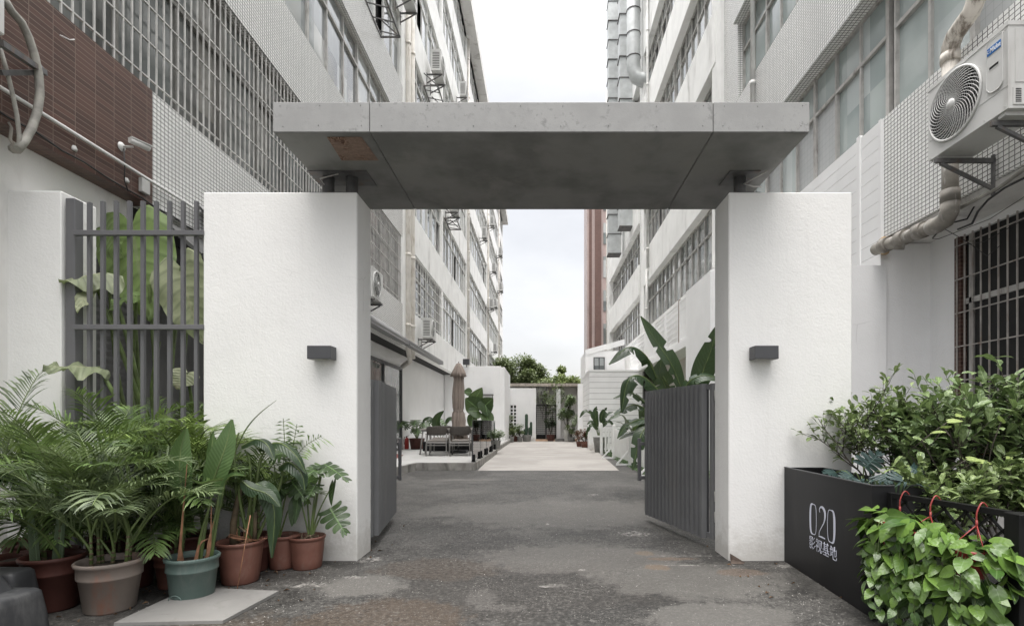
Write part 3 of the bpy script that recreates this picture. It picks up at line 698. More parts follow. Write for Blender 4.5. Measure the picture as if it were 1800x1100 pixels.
# lower storey, set back under the overhang
b = MB(); b.box((-5.6, 1.0, 0), (-4.80, 6.1, 3.80)); b.build('lower_wall', m_plaster_s, lb)
b = MB()
yd0, yd1 = 13.6, 19.9
b.box((-5.36, 9.5, 0), (-5.33, yd0, 3.80)); b.box((-5.36, yd0, 3.3), (-5.33, yd1, 3.80)); b.box((-5.36, yd1, 0), (-5.33, 33, 3.80))
b.build('terrace_wall', m_white_r, lb)
b = MB(); b.box((-5.37, 6.1, 0), (-5.34, 9.5, 3.80)); b.build('dark_recess_wall', M('dark_grey_recess', (.10, .10, .10), .8, .2, 2), lb)  # recess wall in a darker grey than the walls beside it
b = MB()
for k in range(34): b.add([(-4.799, 5.55, .1+k*.085), (-4.799, 6.08, .1+k*.085), (-4.775, 6.08, .15+k*.085), (-4.775, 5.55, .15+k*.085)], [(0,1,2,3)])
b.box((-4.81, 5.55, 0), (-4.797, 6.08, 3.0)); b.box((-4.80, 5.50, 0), (-4.765, 5.55, 3.05)); b.box((-4.80, 6.08, 0), (-4.765, 6.13, 3.05)); b.box((-4.80, 5.55, 3.0), (-4.766, 6.08, 3.05)); b.build('louvred_shutter', m_grey, lb)
# horizontal white conduit and cable on the brown tiles
b = MB(); zc = 4.08
b.tube([(-XL+.035, 2.2, zc), (-XL+.035, 6.9, zc-.02), (-XL+.035, 9.5, zc-.03)], .017, 8); b.build('conduit', m_wbar, lb)
b = MB(); pts = []
for k in range(24):
    y = 3.5+k*.25; pts.append((-XL+.02, y, 3.93-.03*abs(math.sin(k*1.3))-.01*k)) 
b.tube(pts, .009, 6); b.build('cable', m_cable, lb)
for (px, py) in ((105, 62), (324, 232)):
    p = PX(px, py, -XL+.01); b = MB(); b.tube([p, p+V((.05, .05, -.01)), p+V((.05, .10, .03))], .006, 5); b.build('hook', m_bar, lb)
for (px, py) in ((130, 262), (222, 318)):
    p = PX(px, py, -XL); b = MB(); b.lathe([(.0, -.02), (.025, -.02), (.028, .0), (.016, .03), (0, .035)], p, 12); b.build('bulb_holder', m_cctv, lb)
p = PX(250, 328, -XL); b = MB(); b.bbox(p+V((0, -.06, -.08)), p+V((.05, .06, .08)), .006); b.build('junction_box', m_acold, lb)
# drainpipes
downpipe(lb, -XL+.07, 17.85, 3.7, 30, .085, foot=[(-XL+.07, 18.1, 3.35), (-XL-.3, 18.5, 3.2)])
downpipe(lb, -XL+.07, 18.45, 3.75, 30, .085, foot=[(-XL+.05, 18.6, 3.5)])
for y in (32.7, 44.95, 56.5): downpipe(lb, -XL+.07, y, 3.8, ROOF, .08)
# dark fringe of rusty steel and old canopy low on the wall behind the fence
b = MB(); b.add([(-4.60, 6.25, 3.72), (-4.60, 10.5, 3.72), (-4.05, 10.5, 3.25), (-4.05, 6.25, 3.25)], [(0,1,2,3)]); b.add([(-4.60, 6.25, 3.70), (-4.60, 10.5, 3.70), (-4.05, 10.5, 3.23), (-4.05, 6.25, 3.23)], [(3,2,1,0)])
b.beam((-4.05, 6.25, 3.24), (-4.05, 10.5, 3.24), .05); b.beam((-4.6, 6.25, 3.72), (-4.05, 6.25, 3.24), .04); b.beam((-4.6, 10.5, 3.72), (-4.05, 10.5, 3.24), .04)
b.build('rain_hood', M('old_dark_hood_sheet', (.07, .07, .068), .8, .3, 3), lb)
# sliding door
fr = MB(); X = -5.32
for y in (yd0+.04, 15.9, 17.6, yd1-.04): fr.box((X-.01, y-.045, .19), (X+.05, y+.045, 3.28))
fr.box((X-.01, yd0, 3.2), (X+.055, yd1, 3.3)); fr.box((X-.01, yd0, .19), (X+.055, yd1, .25)); dr = fr.build('sliding_door', m_lamp, lb)
b = MB(); b.add([(X, yd0, .2), (X, yd1, .2), (X, yd1, 3.25), (X, yd0, 3.25)], [(3,2,1,0)]); b.build('pane', m_gl_door, dr)

# awning over the terrace door
t = thing('retracted_awning', 'long grey retractable awning folded against the left wall above the terrace door', 'awning', (-4.6, 16, 4.0))
b = MB(); za, zb2 = 4.17, 3.78
b.add([(-4.60, 7.0, za), (-4.60, 16.8, za), (-4.34, 16.8, zb2+.12), (-4.34, 7.0, zb2+.12)], [(0,1,2,3)]); b.add([(-4.60, 7.0, za-.03), (-4.60, 16.8, za-.03), (-4.34, 16.8, zb2+.09), (-4.34, 7.0, zb2+.09)], [(3,2,1,0)])
b.build('cloth', m_awn, t)
for (ya, yb_) in ((7.0, 16.75), (16.85, 22.6)):
    b = MB(); b.tube([(-4.30, ya, zb2+.03), (-4.30, yb_, zb2+.03)], .085, 14); b.box((-4.40, ya+.01, zb2-.075), (-4.215, yb_-.01, zb2-.02)); b.build('front_bar', m_awnbar, t)
for y in (8, 12.5, 16.7, 19.8, 22.3):
    b = MB(); b.beam((-4.6, y, 3.95), (-4.34, y, 3.82), .03, .05); b.build('arm', m_awnbar, t)

# ---- right block ----------------------------------------------------
XR = 4.75; XG = 5.02; pr_ = 3.5625
zs2 = [5.453+pr_*k for k in range(7)]; zw2 = [7.501+pr_*k for k in range(7)]; SOF = 3.79; RTOP = 26.3
rb = thing('apartment_block', 'white tiled block right of the lane with green glazed strip windows and ducts', 'building', (9, 20, 0))
wt = MB(); wp = MB(); wf = MB()
secA = (2.0, 12.85); secB = (14.55, 24.3); secC = (25.9, 37.3)
Y0s, Y1s = 2.0, 12.95
wt.box((XR, 2.0, SOF), (XR+.27, 13.45, 5.453))
wp.box((XR+.002, 13.45, SOF), (XR+.28, 37.6, 5.453))
for k in range(6):
    wt.box((XR, 2.0, zw2[k]), (XR+.27, 12.95, zs2[k+1])); wp.box((XR, 14.3, zw2[k]), (XR+.27, 24.3, zs2[k+1])); wp.box((XR+.08, 25.9, zw2[k]), (XR+.45, 37.3, zs2[k+1]))
wt.box((XR+.12, 12.95, 5.453), (XR+.5, 13.9, RTOP))          # tiled pilaster strip
wp.box((XR+.02, 13.9, 5.453), (XR+.5, 14.6, RTOP))           # plaster pier
wp.box((XR+.02, 24.3, 5.453), (XR+.5, 24.9, RTOP)); wf.box((XR+.14, 24.9, 5.453), (XR+.6, 25.9, RTOP)); wp.box((XR+.05, 36.9, 5.453), (XR+.6, 37.45, RTOP))
wt.build('tiled_wall', m_tile_w, rb); wp.build('plaster_wall', m_plaster, rb); wf.build('fine_tiled_wall', m_tile_far, rb)
b = MB(); b.box((XR+.3, 2.0, SOF), (16, 24.8, RTOP)); b.box((XR+.62, 24.8, SOF), (16, 37.5, RTOP)); b.box((5.45, 2.0, 0), (16, 37.5, SOF-.001)); b.build('core_wall', m_darkin, rb)
b = MB(); b.box((XR, 37.5, 0), (16, 37.62, RTOP)); b.build('end_wall', m_plaster, rb)
b = MB(); b.box((XR+.05, 2.0, SOF-.06), (5.5, 13.4, SOF-.002)); b.build('soffit', m_plaster_s, rb)
for k in range(6):
    for i, (ya, yb_) in enumerate(((2.0, 7.4), (7.5, 12.95))):
        window_bay(rb, 1, XG, XR, ya, yb_, zs2[k], zw2[k], m_gl_r, .70, m_alu, .66, .055, frosted=((2, 3, 5) if k == 0 and i == 1 else ((5,) if k == 0 else None)))
    for (ya, yb_) in ((14.6, 19.4), (19.5, 24.3)):
        window_bay(rb, 1, XG, XR, ya, yb_, zs2[k], zw2[k], m_gl_r2, .70, m_alu, .66, .055)
    for (ya, yb_) in ((26.0, 31.3), (31.5, 36.8)):
        window_bay(rb, 1, XG+.10, XR, ya, yb_, zs2[k], zw2[k], m_gl_r2, .80, m_alu, .66, .055)
# ground storey of right block: recessed wall with barred window
b = MB(); b.box((5.38, 7.28, 0), (5.44, 12.8, SOF)); b.box((5.40, 6.80, 0), (5.44, 7.28, SOF)); b.box((5.40, 2.0, 3.62), (5.44, 6.80, SOF)); b.box((5.40, 2, 0), (5.44, 6.80, 1.2))
b.build('recessed_wall', m_white_r, rb)
b = MB(); b.box((4.752, 7.26, 0), (5.42, 7.36, SOF-.07)); b.build('return_wall', m_white_r, rb)
fr = MB(); X = 5.40
for y in (2.1, 3.5, 5.0, 6.6): fr.box((X+.02, y-.03, 1.2), (X+.09, y+.03, 3.62))
fr.box((X+.02, 2, 2.75), (X+.09, 6.8, 2.82)); wn = fr.build('window', m_alu, rb)
b = MB(); b.box((X+.1, 2, 1.2), (X+.12, 6.8, 3.62)); b.build('pane', m_gl_l, wn)
b = MB(); b.box((X-.03, 6.70, 1.2), (X+.10, 6.80, 3.62)); b.build('tiled_reveal', m_tile_b, wn)
g = MB(); y = 6.74
while y > 2: g.box((X-.05, y-.007, 1.2), (X-.036, y+.007, 3.62)); y -= .122
z_ = 1.35
while z_ < 3.7: g.box((X-.060, 2, z_-.007), (X-.0505, 6.76, z_+.007)); z_ += .43
g.build('window_grille', M('dull_rusty_bars', (.36, .335, .31), .55, .2, 5, dirt=(.2, .13, .09), dscale=5), wn)
# white siding along the lower facade
b = MB(); s_ = MB()
y0, y1 = 7.30, 13.2; zlo, zhi = 3.405, 5.43
nb = 11; h = (zhi-zlo)/nb
for (ya, yb_) in ((y0, 7.72), (7.80, y1)):
    for k in range(nb): b.box((XR-.032, ya, zlo+h*k+.006), (XR-.003, yb_, zlo+h*(k+1)))
    s_.box((XR-.026, ya, zlo), (XR-.002, yb_, zhi-.01))
b.box((XR-.05, 7.72, zlo), (XR-.001, 7.80, zhi+.04)); b.box((XR-.045, 7.25, zlo), (XR-.001, 7.30, zhi+.01))
o = b.build('siding', m_side, rb); s_.build('siding_backing', m_sidejoint, o)
# big soil pipe
rp = thing('soil_pipe', 'fat stained soil pipe running down and along the right wall behind the large air conditioner', 'pipe', (4.6, 5.9, 3.5))
b = MB(); b.tube([(4.62, 5.55, 7.9), (4.62, 5.55, 5.86)], .085, 18); b.tube([(4.62, 5.55, 5.90), (4.62, 5.55, 5.80)], .103, 18); b.build('upper_pipe', m_pvc_d, rp)
b = MB(); b.tube([(4.62, 5.55, 5.82), (4.62, 5.56, 5.72), (4.62, 5.62, 5.64), (4.62, 5.74, 5.60), (4.62, 5.84, 5.56), (4.62, 5.90, 5.48), (4.62, 5.91, 5.36)], .090, 18); b.build('elbow', m_pvc, rp)
b = MB(); b.tube([(4.62, 5.91, 5.38), (4.62, 5.91, 4.4)], .079, 18); b.tube([(4.62, 5.91, 5.40), (4.62, 5.91, 5.30)], .096, 18); b.build('middle_pipe', m_pvc, rp)
b = MB(); b.tube([(4.62, 5.91, 4.4), (4.62, 5.91, 3.62)], .079, 18); b.tube([(4.62, 5.91, 3.86), (4.62, 5.91, 3.72)], .096, 18); b.build('lower_pipe', m_pvc_d, rp)
b = MB(); b.tube([(4.62, 5.91, 3.74), (4.62, 5.92, 3.62), (4.62, 5.98, 3.55), (4.62, 6.09, 3.54), (4.62, 6.2, 3.55)], .094, 18)
b.tube([(4.62, 6.15, 3.55), (4.63, 7.24, 3.63)], .079, 18)
for y in (6.3, 6.62, 6.95): b.tube([(4.62, y, 3.555+.072*(y-6.15)), (4.622, y+.13, 3.565+.072*(y-6.15))], .097, 18)
b.tube([(4.62, 6.72, 3.58), (4.62, 6.76, 3.47)], .06, 12); b.build('horizontal_pipe', m_pvc_d, rp)
b = MB(); b.bbox((4.70, 7.19, 3.56), (4.80, 7.30, 3.80), .02); b.build('patch_of_foam', M('old_filler_foam', (.45, .33, .20), .9, .2, 20, .6, 30), rp)
# thin white downpipe on section A/B
downpipe(rb, XR-.06, 11.6, 5.5, RTOP, .05, m_wbar)
downpipe(rb, XR-.06, 23.2, 5.4, 8.0, .06, m_wbar, foot=[(XR-.06, 24.0, 5.1), (XR-.06, 24.1, 4.2)])
downpipe(rb, XR-.06, 23.0, 8.0, 24.0, .06, m_wbar)
downpipe(rb, XR+.2, 25.5, 4.2, RTOP, .05, m_wbar)
for y in (38.2, 39.6): downpipe(rb, 5.0, y, 0.2, RTOP, .07, m_pvc_c)
# white slab edge and lattice screens along the first floor, white side wall
b = MB(); b.box((4.55, 15.0, 3.62), (5.4, 27, 3.86)); b.build('balcony_slab', m_white_r, rb)
t = thing('lattice_screen', 'white lattice screens standing on the first floor slab of the right block', 'screen', (4.6, 20, 3.86))
yy = 15.6; k = 0
while yy < 26.5:
    y1 = yy+1.75
    b = MB(); b.box((4.58, yy, 3.863), (4.64, yy+.07, 5.25)); b.box((4.58, y1-.07, 3.863), (4.64, y1, 5.25)); b.box((4.585, yy+.07, 5.18), (4.635, y1-.07, 5.25)); b.box((4.585, yy+.07, 3.88), (4.635, y1-.07, 3.95))
    fr = b.build('screen_frame', m_white_r, t)
    b = MB()
    if k % 3 == 0:
        for q in range(11): b.box((4.60, yy+.13+q*.145, 3.95), (4.62, yy+.19+q*.145, 5.18))
        b.box((4.597, yy+.07, 4.9), (4.623, y1-.07, 4.93))
    else:
        for q in range(8): b.box((4.60, yy+.2+q*.19, 3.95), (4.62, yy+.235+q*.19, 5.18))
        for q in range(6): b.box((4.596, yy+.07, 4.1+q*.19), (4.624, y1-.07, 4.135+q*.19))
    b.build('lattice', m_white_r, fr); yy = y1+.15; k += 1
b = MB(); b.box((4.585, 17.3, 3.87), (4.65, 17.5, 5.3)); b.build('vent_panel', M('brown_perforated_vent', (.30, .24, .20), .7, .1), t)
# smooth white projecting bay beside the gate
b = MB(); b.bbox((4.30, 13.3, 0), (4.745, 15.55, 5.10), .01); b.add([(4.30, 13.31, 5.10), (4.74, 13.31, 5.10), (4.74, 15.54, 5.10), (4.30, 15.54, 5.10), (4.74, 13.31, 5.32), (4.74, 15.54, 5.32)], [(0,1,4), (0,4,5,3), (2,3,5)])
b.build('projecting_bay', m_white_r, rb)
b = MB(); b.box((5.30, 15.6, 0), (5.39, 27, 3.62)); b.build('ground_floor_wall', M('beige_ground_floor_paint', (.52, .49, .45), .8, .06), rb)

# connecting white wall right of pillar
b = MB(); b.box((2.6, 7.20, 0), (4.75, 7.30, 3.40)); o = b.build('boundary_wall', m_white_r, loc=(3.7, 7.2, 0)); tag(o, 'smooth white wall joining the right pillar to the tiled block', 'wall')

# ---- far building D -----------------------------------------------
t = thing('distant_building', 'distant building with pink and red brown tiled stripes beyond the right block', 'building', (8, 52, 0))
b = MB(); b.box((4.40, 50, 0), (12, 53.5, 24)); b.build('wall', m_pink, t)
b = MB(); b.box((4.60, 49.9, 0), (4.85, 49.998, 24)); b.box((5.15, 49.88, 0), (5.75, 49.998, 24)); b.build('brown_stripe', m_redb, t)
b = MB(); b.box((4.35, 49.8, 24), (12.1, 53.6, 24.5)); b.build('roof', m_plaster, t)
b = MB()
for k in range(7): b.box((5.95, 49.93, 2.2+k*3.2), (6.4, 49.99, 4.2+k*3.2))
b.build('window', m_gl_r2, t)

# ---- ducts ----------------------------------------------------------
def duct(label, x0, x1, yc, d, z0, z1, elbow=None):
    t = thing('ventilation_duct', label, 'duct', ((x0+x1)/2, yc, z0), 0, 'galvanised ducts on the right block')
    b = MB(); zz = z0; fl = MB(); k = 0
    while zz < z1:
        h = min(1.12, z1-zz); e = .012*(k % 2)
        b.box((x0+e, yc-d/2+e, zz), (x1-e, yc+d/2-e, zz+h-.002)); fl = MB(); fl.box((x0-.035, yc-d/2-.035, zz+h-.04), (x1+.035, yc+d/2+.035, zz+h-.0025)); fl.build('flange', m_dsteel, t); zz += h; k += 1
    b.build('duct_run', m_duct, t)
    b = MB(); b.box((x0-.02, yc-d/2-.02, z0-.05), (x1+.02, yc+d/2+.02, z0-.001)); b.box((x0+.05, yc-d/2+.05, z0-.06), (x1-.05, yc+d/2-.05, z0-.0505)); b.build('outlet', m_dsteel, t)
    zz = z0+2
    while zz < z1: b = MB(); b.box((x1, yc-d/2-.06, zz), (5.4, yc-d/2-.02, zz+.05)); b.build('bracket', m_dsteel, t); zz += 4.5
    return t
duct('galvanised square duct nearest the sky gap, running up the right block', 3.90, 4.62, 30.6, .7, 11.0, 27.4)
duct('wider galvanised duct closer to the windows of the right block', 4.16, 4.95, 28.0, .7, 11.6, 27)
t = thing('ventilation_duct', 'galvanised duct with rounded elbow turning into a window of the right block', 'duct', (4.5, 25, 17), 0, 'galvanised ducts on the right block')
b = MB(); b.tube([(4.35, 24.6, 30), (4.35, 24.6, 18.2), (4.37, 24.6, 17.75), (4.5, 24.6, 17.4), (4.75, 24.5, 17.22), (5.6, 24.4, 17.2)], .32, 14); b.build('duct_run', m_duct, t)
for zz in (18.3, 19.4, 20.5, 21.6, 22.7, 23.8): b = MB(); b.tube([(4.35, 24.6, zz), (4.35, 24.6, zz+.04)], .345, 14); b.build('flange', m_dsteel, t)

# ------------------------------------------------------------------ courtyard walls at the end
t = thing('courtyard_wall', 'tall white wall facing the lane behind the folded umbrella', 'wall', (-3.6, 28.7, 0))
b = MB(); b.bbox((-5.3, 28.7, 0), (-2.2, 28.95, 4.30), .01); b.build('wall', m_white_r, t)
b = MB(); b.box((-2.2, 28.72, 0), (-2.0, 33.9, 4.25)); b.build('side_wall', m_white_r, t)
b = MB(); p = P(814, 641, 28.55); q = P(825, 631, 28.55); b.bbox((p.x, 28.45, p.z), (q.x, 28.62, q.z), .01); b.beam(((p.x+q.x)/2, 28.6, p.z), ((p.x+q.x)/2, 28.72, p.z-.1), .05)
o = b.build('floodlight', m_lamp, loc=(p.x, 28.6, p.z)); tag(o, 'small black floodlight on top of the courtyard wall behind the umbrella', 'floodlight')
wl = thing('block_screen_wall', 'white end wall with a grid of square openings beside the iron gate', 'wall', (-1.4, 34, 0))
x0, x1 = -2.6, -.33; ztop = 3.43
gx0 = (885-VX)/F*34; gx1 = (908-VX)/F*34; gz1 = CH+29/F*34; gz0 = CH-13/F*34
b = MB(); b.box((x0, 34, 0), (gx0, 34.25, ztop)); b.box((gx1, 34, 0), (x1, 34.25, ztop)); b.box((gx0, 34, gz1), (gx1, 34.25, ztop)); b.box((gx0, 34, 0), (gx1, 34.25, gz0)); b.build('wall', m_white_r, wl)
b = MB(); nx, nz_ = 4, 7; cw = (gx1-gx0)/nx; chh = (gz1-gz0)/nz_
for i in range(nx+1): b.box((max(gx0, gx0+i*cw-.035), 34.03, gz0), (min(gx1, gx0+i*cw+.035), 34.2, gz1))
for i in range(1, nz_): b.box((gx0, 34.035, gz0+i*chh-.035), (gx1, 34.195, gz0+i*chh+.035))
b.build('block_grid', m_white_r, wl)
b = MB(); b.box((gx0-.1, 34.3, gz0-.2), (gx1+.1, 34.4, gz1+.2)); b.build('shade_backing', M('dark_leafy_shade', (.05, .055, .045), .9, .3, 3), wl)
b = MB(); b.bbox((1.0, 34, 0), (1.27, 34.27, 3.35), .01); o = b.build('gate_post', m_white_r, loc=(1.1, 34, 0)); tag(o, 'slim white square post right of the black iron gate', 'post')
b = MB(); b.box((-2.7, 36.4, 0), (3.6, 36.6, 3.66)); o = b.build('end_wall', m_plaster_s, loc=(0, 36.4, 0)); tag(o, 'weathered grey plaster wall closing the far end of the courtyard', 'wall')
b = MB(); b.box((-2.8, 35.3, 3.70), (3.7, 36.9, 3.82)); b.box((-2.8, 35.28, 3.64), (3.7, 35.36, 3.84)); o = b.build('lean_to_roof', M('weathered_pale_roof_edge', (.45, .40, .35), .85, .2, 3, dirt=(.15,.13,.11), dscale=3), loc=(0, 36, 3.7)); tag(o, 'thin weathered flat roof edge above the end wall', 'roof')
# iron gate
ig = thing('iron_gate', 'black iron double gate with close horizontal bars at the far end of the courtyard', 'gate', (.33, 34.1, 0))
for k, (xa, xb) in enumerate(((-.33, .32), (.34, .99))):
    b = MB(); zt_ = CH+30/F*34; zb_ = .12
    b.box((xa, 34.08, zb_), (xa+.05, 34.13, zt_)); b.box((xb-.05, 34.08, zb_), (xb, 34.13, zt_)); b.box((xa+.05, 34.083, zt_-.06), (xb-.05, 34.127, zt_)); b.box((xa+.05, 34.083, zb_), (xb-.05, 34.127, zb_+.3))
    o = b.build('leaf_frame', m_blackp, ig)
    b = MB()
    for q in range(15): b.box((xa+.05, 34.095, zb_+.38+q*.125), (xb-.05, 34.115, zb_+.40+q*.125))
    for q in range(1, 5): b.box((xa+q*.13, 34.09, zb_+.3), (xa+q*.13+.015, 34.0945, zt_-.06))
    b.build('bars', m_blackp, o)
b = MB(); b.box((-.33, 35.4, CH+30/F*35), (.45, 35.45, 3.62)); b.build('mottled_panel', M('mottled_grey_panel', (.24, .235, .22), .85, .3, 2, dirt=(.08, .08, .07), dscale=4, dlo=.45, dhi=.6), ig)
p = P(883, 722, 33.8); b = MB(); b.bbox((p.x-.05, 33.72, p.z), (p.x+.20, 33.998, p.z+.55), .02); o = b.build('wall_lantern', m_lamp, loc=(p.x, 33.8, p.z)); tag(o, 'small black box lantern on the white end wall above the square openings', 'wall lamp')

# ------------------------------------------------------------------ siding hut on the right
t = thing('siding_hut', 'low white building clad in horizontal boards at the right of the courtyard', 'building', (3.4, 26, 0))
b = MB(); j = MB(); hz = 3.60; n = 14; hh = hz/n
x0, y0 = 2.29, 24.5
for k in range(n):
    b.box((x0-.025, y0-.025, k*hh+.016), (4.75, y0, (k+1)*hh)); b.box((x0-.025, y0+.0, k*hh+.016), (x0, 28.4, (k+1)*hh))
j.box((x0-.012, y0-.012, 0), (4.8, 28.4, hz-.02))
o = b.build('siding', m_side, t); j.build('wall', m_sidejoint, t)
b = MB(); b.box((x0-.05, y0-.05, hz), (4.8, 28.45, hz+.08)); b.build('roof_edge', m_white_r, t)
b = MB(); b.bbox((2.5, 29.5, 3.6), (4.75, 33, 5.25), .01); b.build('upper_storey', m_white_r, t)
b = MB(); b.add([(2.5, 29.45, 5.0), (4.7, 29.45, 5.6), (4.7, 29.45, 5.9), (2.5, 29.45, 5.3), (2.5, 29.7, 5.0), (4.7, 29.7, 5.6), (4.7, 29.7, 5.9), (2.5, 29.7, 5.3)], [(0,1,2,3), (3,2,6,7), (0,3,7,4), (0,4,5,1), (7,6,5,4)]); b.build('sloping_fascia', m_white_r, t)
b = MB(); xa = (1044-VX)/F*29.5; xb = (1062-VX)/F*29.5
b.box((xa, 29.46, 4.0), (xb, 29.499, 4.85)); b.build('window', m_gl_l2, t)
b = MB()
for xx in (xa, (xa+xb)/2, xb): b.box((xx-.025, 29.43, 3.98), (xx+.025, 29.459, 4.87))
b.box((xa-.02, 29.432, 4.84), (xb+.02, 29.458, 4.88)); b.build('window_frame', m_lamp, t)
b = MB(); b.box((2.0, 28.3, 0), (2.5, 28.6, 3.3)); b.build('corner_wall', m_white_r, t)
# ------------------------------------------------------------------ lettering helper
def text_part(name, s, size, mat_, parent, mtx, ext=.0015, sx=1.0, shear=0.0, off=0.0):
    cu = bpy.data.curves.new(name, 'FONT'); cu.body = s; cu.size = size; cu.extrude = ext; cu.align_x = 'CENTER'; cu.align_y = 'CENTER'; cu.shear = shear; cu.offset = off
    tmp = bpy.data.objects.new(name+'_tmp', cu); COL.objects.link(tmp)
    dg = bpy.context.evaluated_depsgraph_get(); dg.update(); me = bpy.data.meshes.new_from_object(tmp.evaluated_get(dg)); me.name = name
    bpy.data.objects.remove(tmp); me.transform(mtx @ Matrix.Diagonal((sx, 1, 1, 1))); me.materials.clear(); me.materials.append(mat_)
    o = bpy.data.objects.new(name, me); COL.objects.link(o)
    if parent is not None: o.parent = parent
    return o
FRONT = Matrix.Rotation(R(90), 4, 'X')       # text facing local -Y

# ------------------------------------------------------------------ air conditioners
def ac_unit(label, w=.93, h=.76, d=.38, detail=True, grp='outdoor air conditioners on the facades', mt=m_ac, badge=None):
    """local: front face at y=0 looking to -Y, body behind it, base at z=0"""
    t = thing('air_conditioner', label, 'air conditioner', (0,0,0), 0, grp)
    b = MB(); fx = -w*.5+.36; fz = h*.52; fr = min(.325, h*.42)
    # front face with a round opening
    n = 40 if detail else 20; vs = []; e = .004
    ring = [(fx+fr*math.cos(2*PI*k/n), 0, fz+fr*math.sin(2*PI*k/n)) for k in range(n)]
    def toedge(a):
        c, s_ = math.cos(a), math.sin(a); k = 1e9
        if c > 1e-6: k = min(k, (w/2-fx)/c)
        if c < -1e-6: k = min(k, (-w/2-fx)/c)
        if s_ > 1e-6: k = min(k, (h-fz)/s_)
        if s_ < -1e-6: k = min(k, -fz/s_)
        return (fx+c*k, 0, fz+s_*k)
    angs = sorted(set([2*PI*k/n for k in range(n)]+[math.atan2(zz-fz, xx-fx) % (2*PI) for xx in (-w/2, w/2) for zz in (0, h)]))
    inn = [(fx+fr*math.cos(a), 0, fz+fr*math.sin(a)) for a in angs]; out = [toedge(a) for a in angs]; m_ = len(angs)
    b.add(inn+out, [(k, (k+1) % m_, m_+(k+1) % m_, m_+k) for k in range(m_)])
    b.add([(-w/2,0,0),(w/2,0,0),(w/2,d,0),(-w/2,d,0),(-w/2,0,h),(w/2,0,h),(w/2,d,h),(-w/2,d,h)], [(0,3,2,1),(4,5,6,7),(1,2,6,5),(3,0,4,7),(2,3,7,6)])
    b.box((-w/2-.006, -.006, h-.03), (w/2+.006, d+.006, h+.008))
    b.box((-w/2+.05, .02, -.035), (-w/2+.12, d-.02, -.001)); b.box((w/2-.12, .02, -.035), (w/2-.05, d-.02, -.001))
    b.build('casing', mt, t, local=True)
    b = MB(); b.lathe([(0, .10), (fr, .10), (fr, .0)], (0,0,0), n, mat=Matrix.Translation((fx, 0, fz)) @ Matrix.Rotation(R(-90), 4, 'X')); b.build('fan_well', m_darkin, t, local=True)
    b = MB()
    for k in range(3):
        a0 = k*2.1+.3; vs = []
        for i in range(5):
            r_ = .05+(fr-.06)*i/4
            for s_ in (-1, 1): a = a0+s_*(.42)+i*.08; vs.append((fx+r_*math.cos(a), .055+s_*.025, fz+r_*math.sin(a)))
        b.add(vs, [(2*i, 2*i+1, 2*i+3, 2*i+2) for i in range(4)], 0, True)
    b.build('fan', m_dsteel, t, local=True)
    g = MB()
    def circ(r_, th, y=-.012):
        q = 48 if detail else 20
        g.tube([(fx+r_*math.cos(2*PI*k/q), y, fz+r_*math.sin(2*PI*k/q)) for k in range(q+1)], th, 5, cap=False)
    circ(fr+.004, .014)
    if detail:
        for r_ in [fr*(.22+.065*i) for i in range(12)]: circ(r_, .0011, -.012-.02*(1-(r_/fr)**2))
        nb = 36
        for k in range(nb):
            pts = []
            for i in range(9):
                q = i/8; r_ = .05+(fr-.05)*q; a = 2*PI*k/nb - 1.05*(q**1.4); pts.append((fx+r_*math.cos(a), -.014-.026*(1-q*q), fz+r_*math.sin(a)))
            g.tube(pts, [.0024+.0018*q_/8 for q_ in range(9)], 4, cap=False)
    else:
        for r_ in [fr*(.3+.14*i) for i in range(5)]: circ(r_, .004, -.02)
        for k in range(12): a = 2*PI*k/12; g.tube([(fx, -.02, fz), (fx+fr*math.cos(a), -.014, fz+fr*math.sin(a))], .005, 4)
    g.build('fan_grille', m_ac, t, local=True)
    b = MB(); b.lathe([(.052, 0), (.05, .012), (.035, .024), (0, .03)], (0,0,0), 20, mat=Matrix.Translation((fx, -.036, fz)) @ Matrix.Rotation(R(90), 4, 'X')); b.build('fan_hub', m_ac, t, local=True)
    if detail:
        x0, x1 = w/2-.215, w/2-.045; z0, z1 = h*.30, h*.93
        b = MB(); r_ = .05; pts = []
        for cx, cz, a0 in ((x1-.012, z1-.012, 0), (x0+r_, z1-r_, 90), (x0+.09, z0+.09, 180), (x1-r_, z0+r_, 270)):
            rr_ = .012 if cx == x1-.012 else (.09 if a0 == 180 else r_)
            for k in range(7): a = R(a0+15*k); pts.append((cx+rr_*math.cos(a), cz+rr_*math.sin(a)))
        N = len(pts); b.add([(x, -.001, z) for x, z in pts]+[(x, -.012, z) for x, z in pts], [tuple(range(N, 2*N))]+[(k, (k+1) % N, N+(k+1) % N, N+k) for k in range(N)])
        b.tube([(x, -.012, z) for x, z in pts+pts[:1]], .0035, 5, cap=False)
        sp = b.build('service_panel', m_ac, t, local=True)
        b = MB(); b.bbox((x0+.012, -.017, z1-.125), (x1-.012, -.0125, z1-.055), .002); b.build('badge', m_blue, sp, local=True)
        text_part('lettering', 'Midea', .060, m_wprint, sp, Matrix.Translation(((x0+x1)/2+.014, -.0175, z1-.091)) @ FRONT, .0008, .78, .25, .0008)
        bb = MB(); cx, cz = x0+.030, z1-.090; q = 24
        bb.tube([(cx+.011*math.cos(2*PI*k/q*.8+.6), -.0185, cz+.013*math.sin(2*PI*k/q*.8+.6)) for k in range(q)], .002, 4); bb.build('emblem', m_wprint, sp, local=True)
        b = MB(); b.box((x0+.035, -.0135, z0+.22), (x1-.04, -.0122, z0+.245)); b.build('grip_slot', m_darkin, sp, local=True)
        b = MB(); b.bbox((x0+.028, -.016, z0+.214), (x1-.033, -.0138, z0+.22), .001); b.bbox((x0+.028, -.016, z0+.245), (x1-.033, -.0138, z0+.251), .001); b.build('grip_rim', m_ac, sp, local=True)
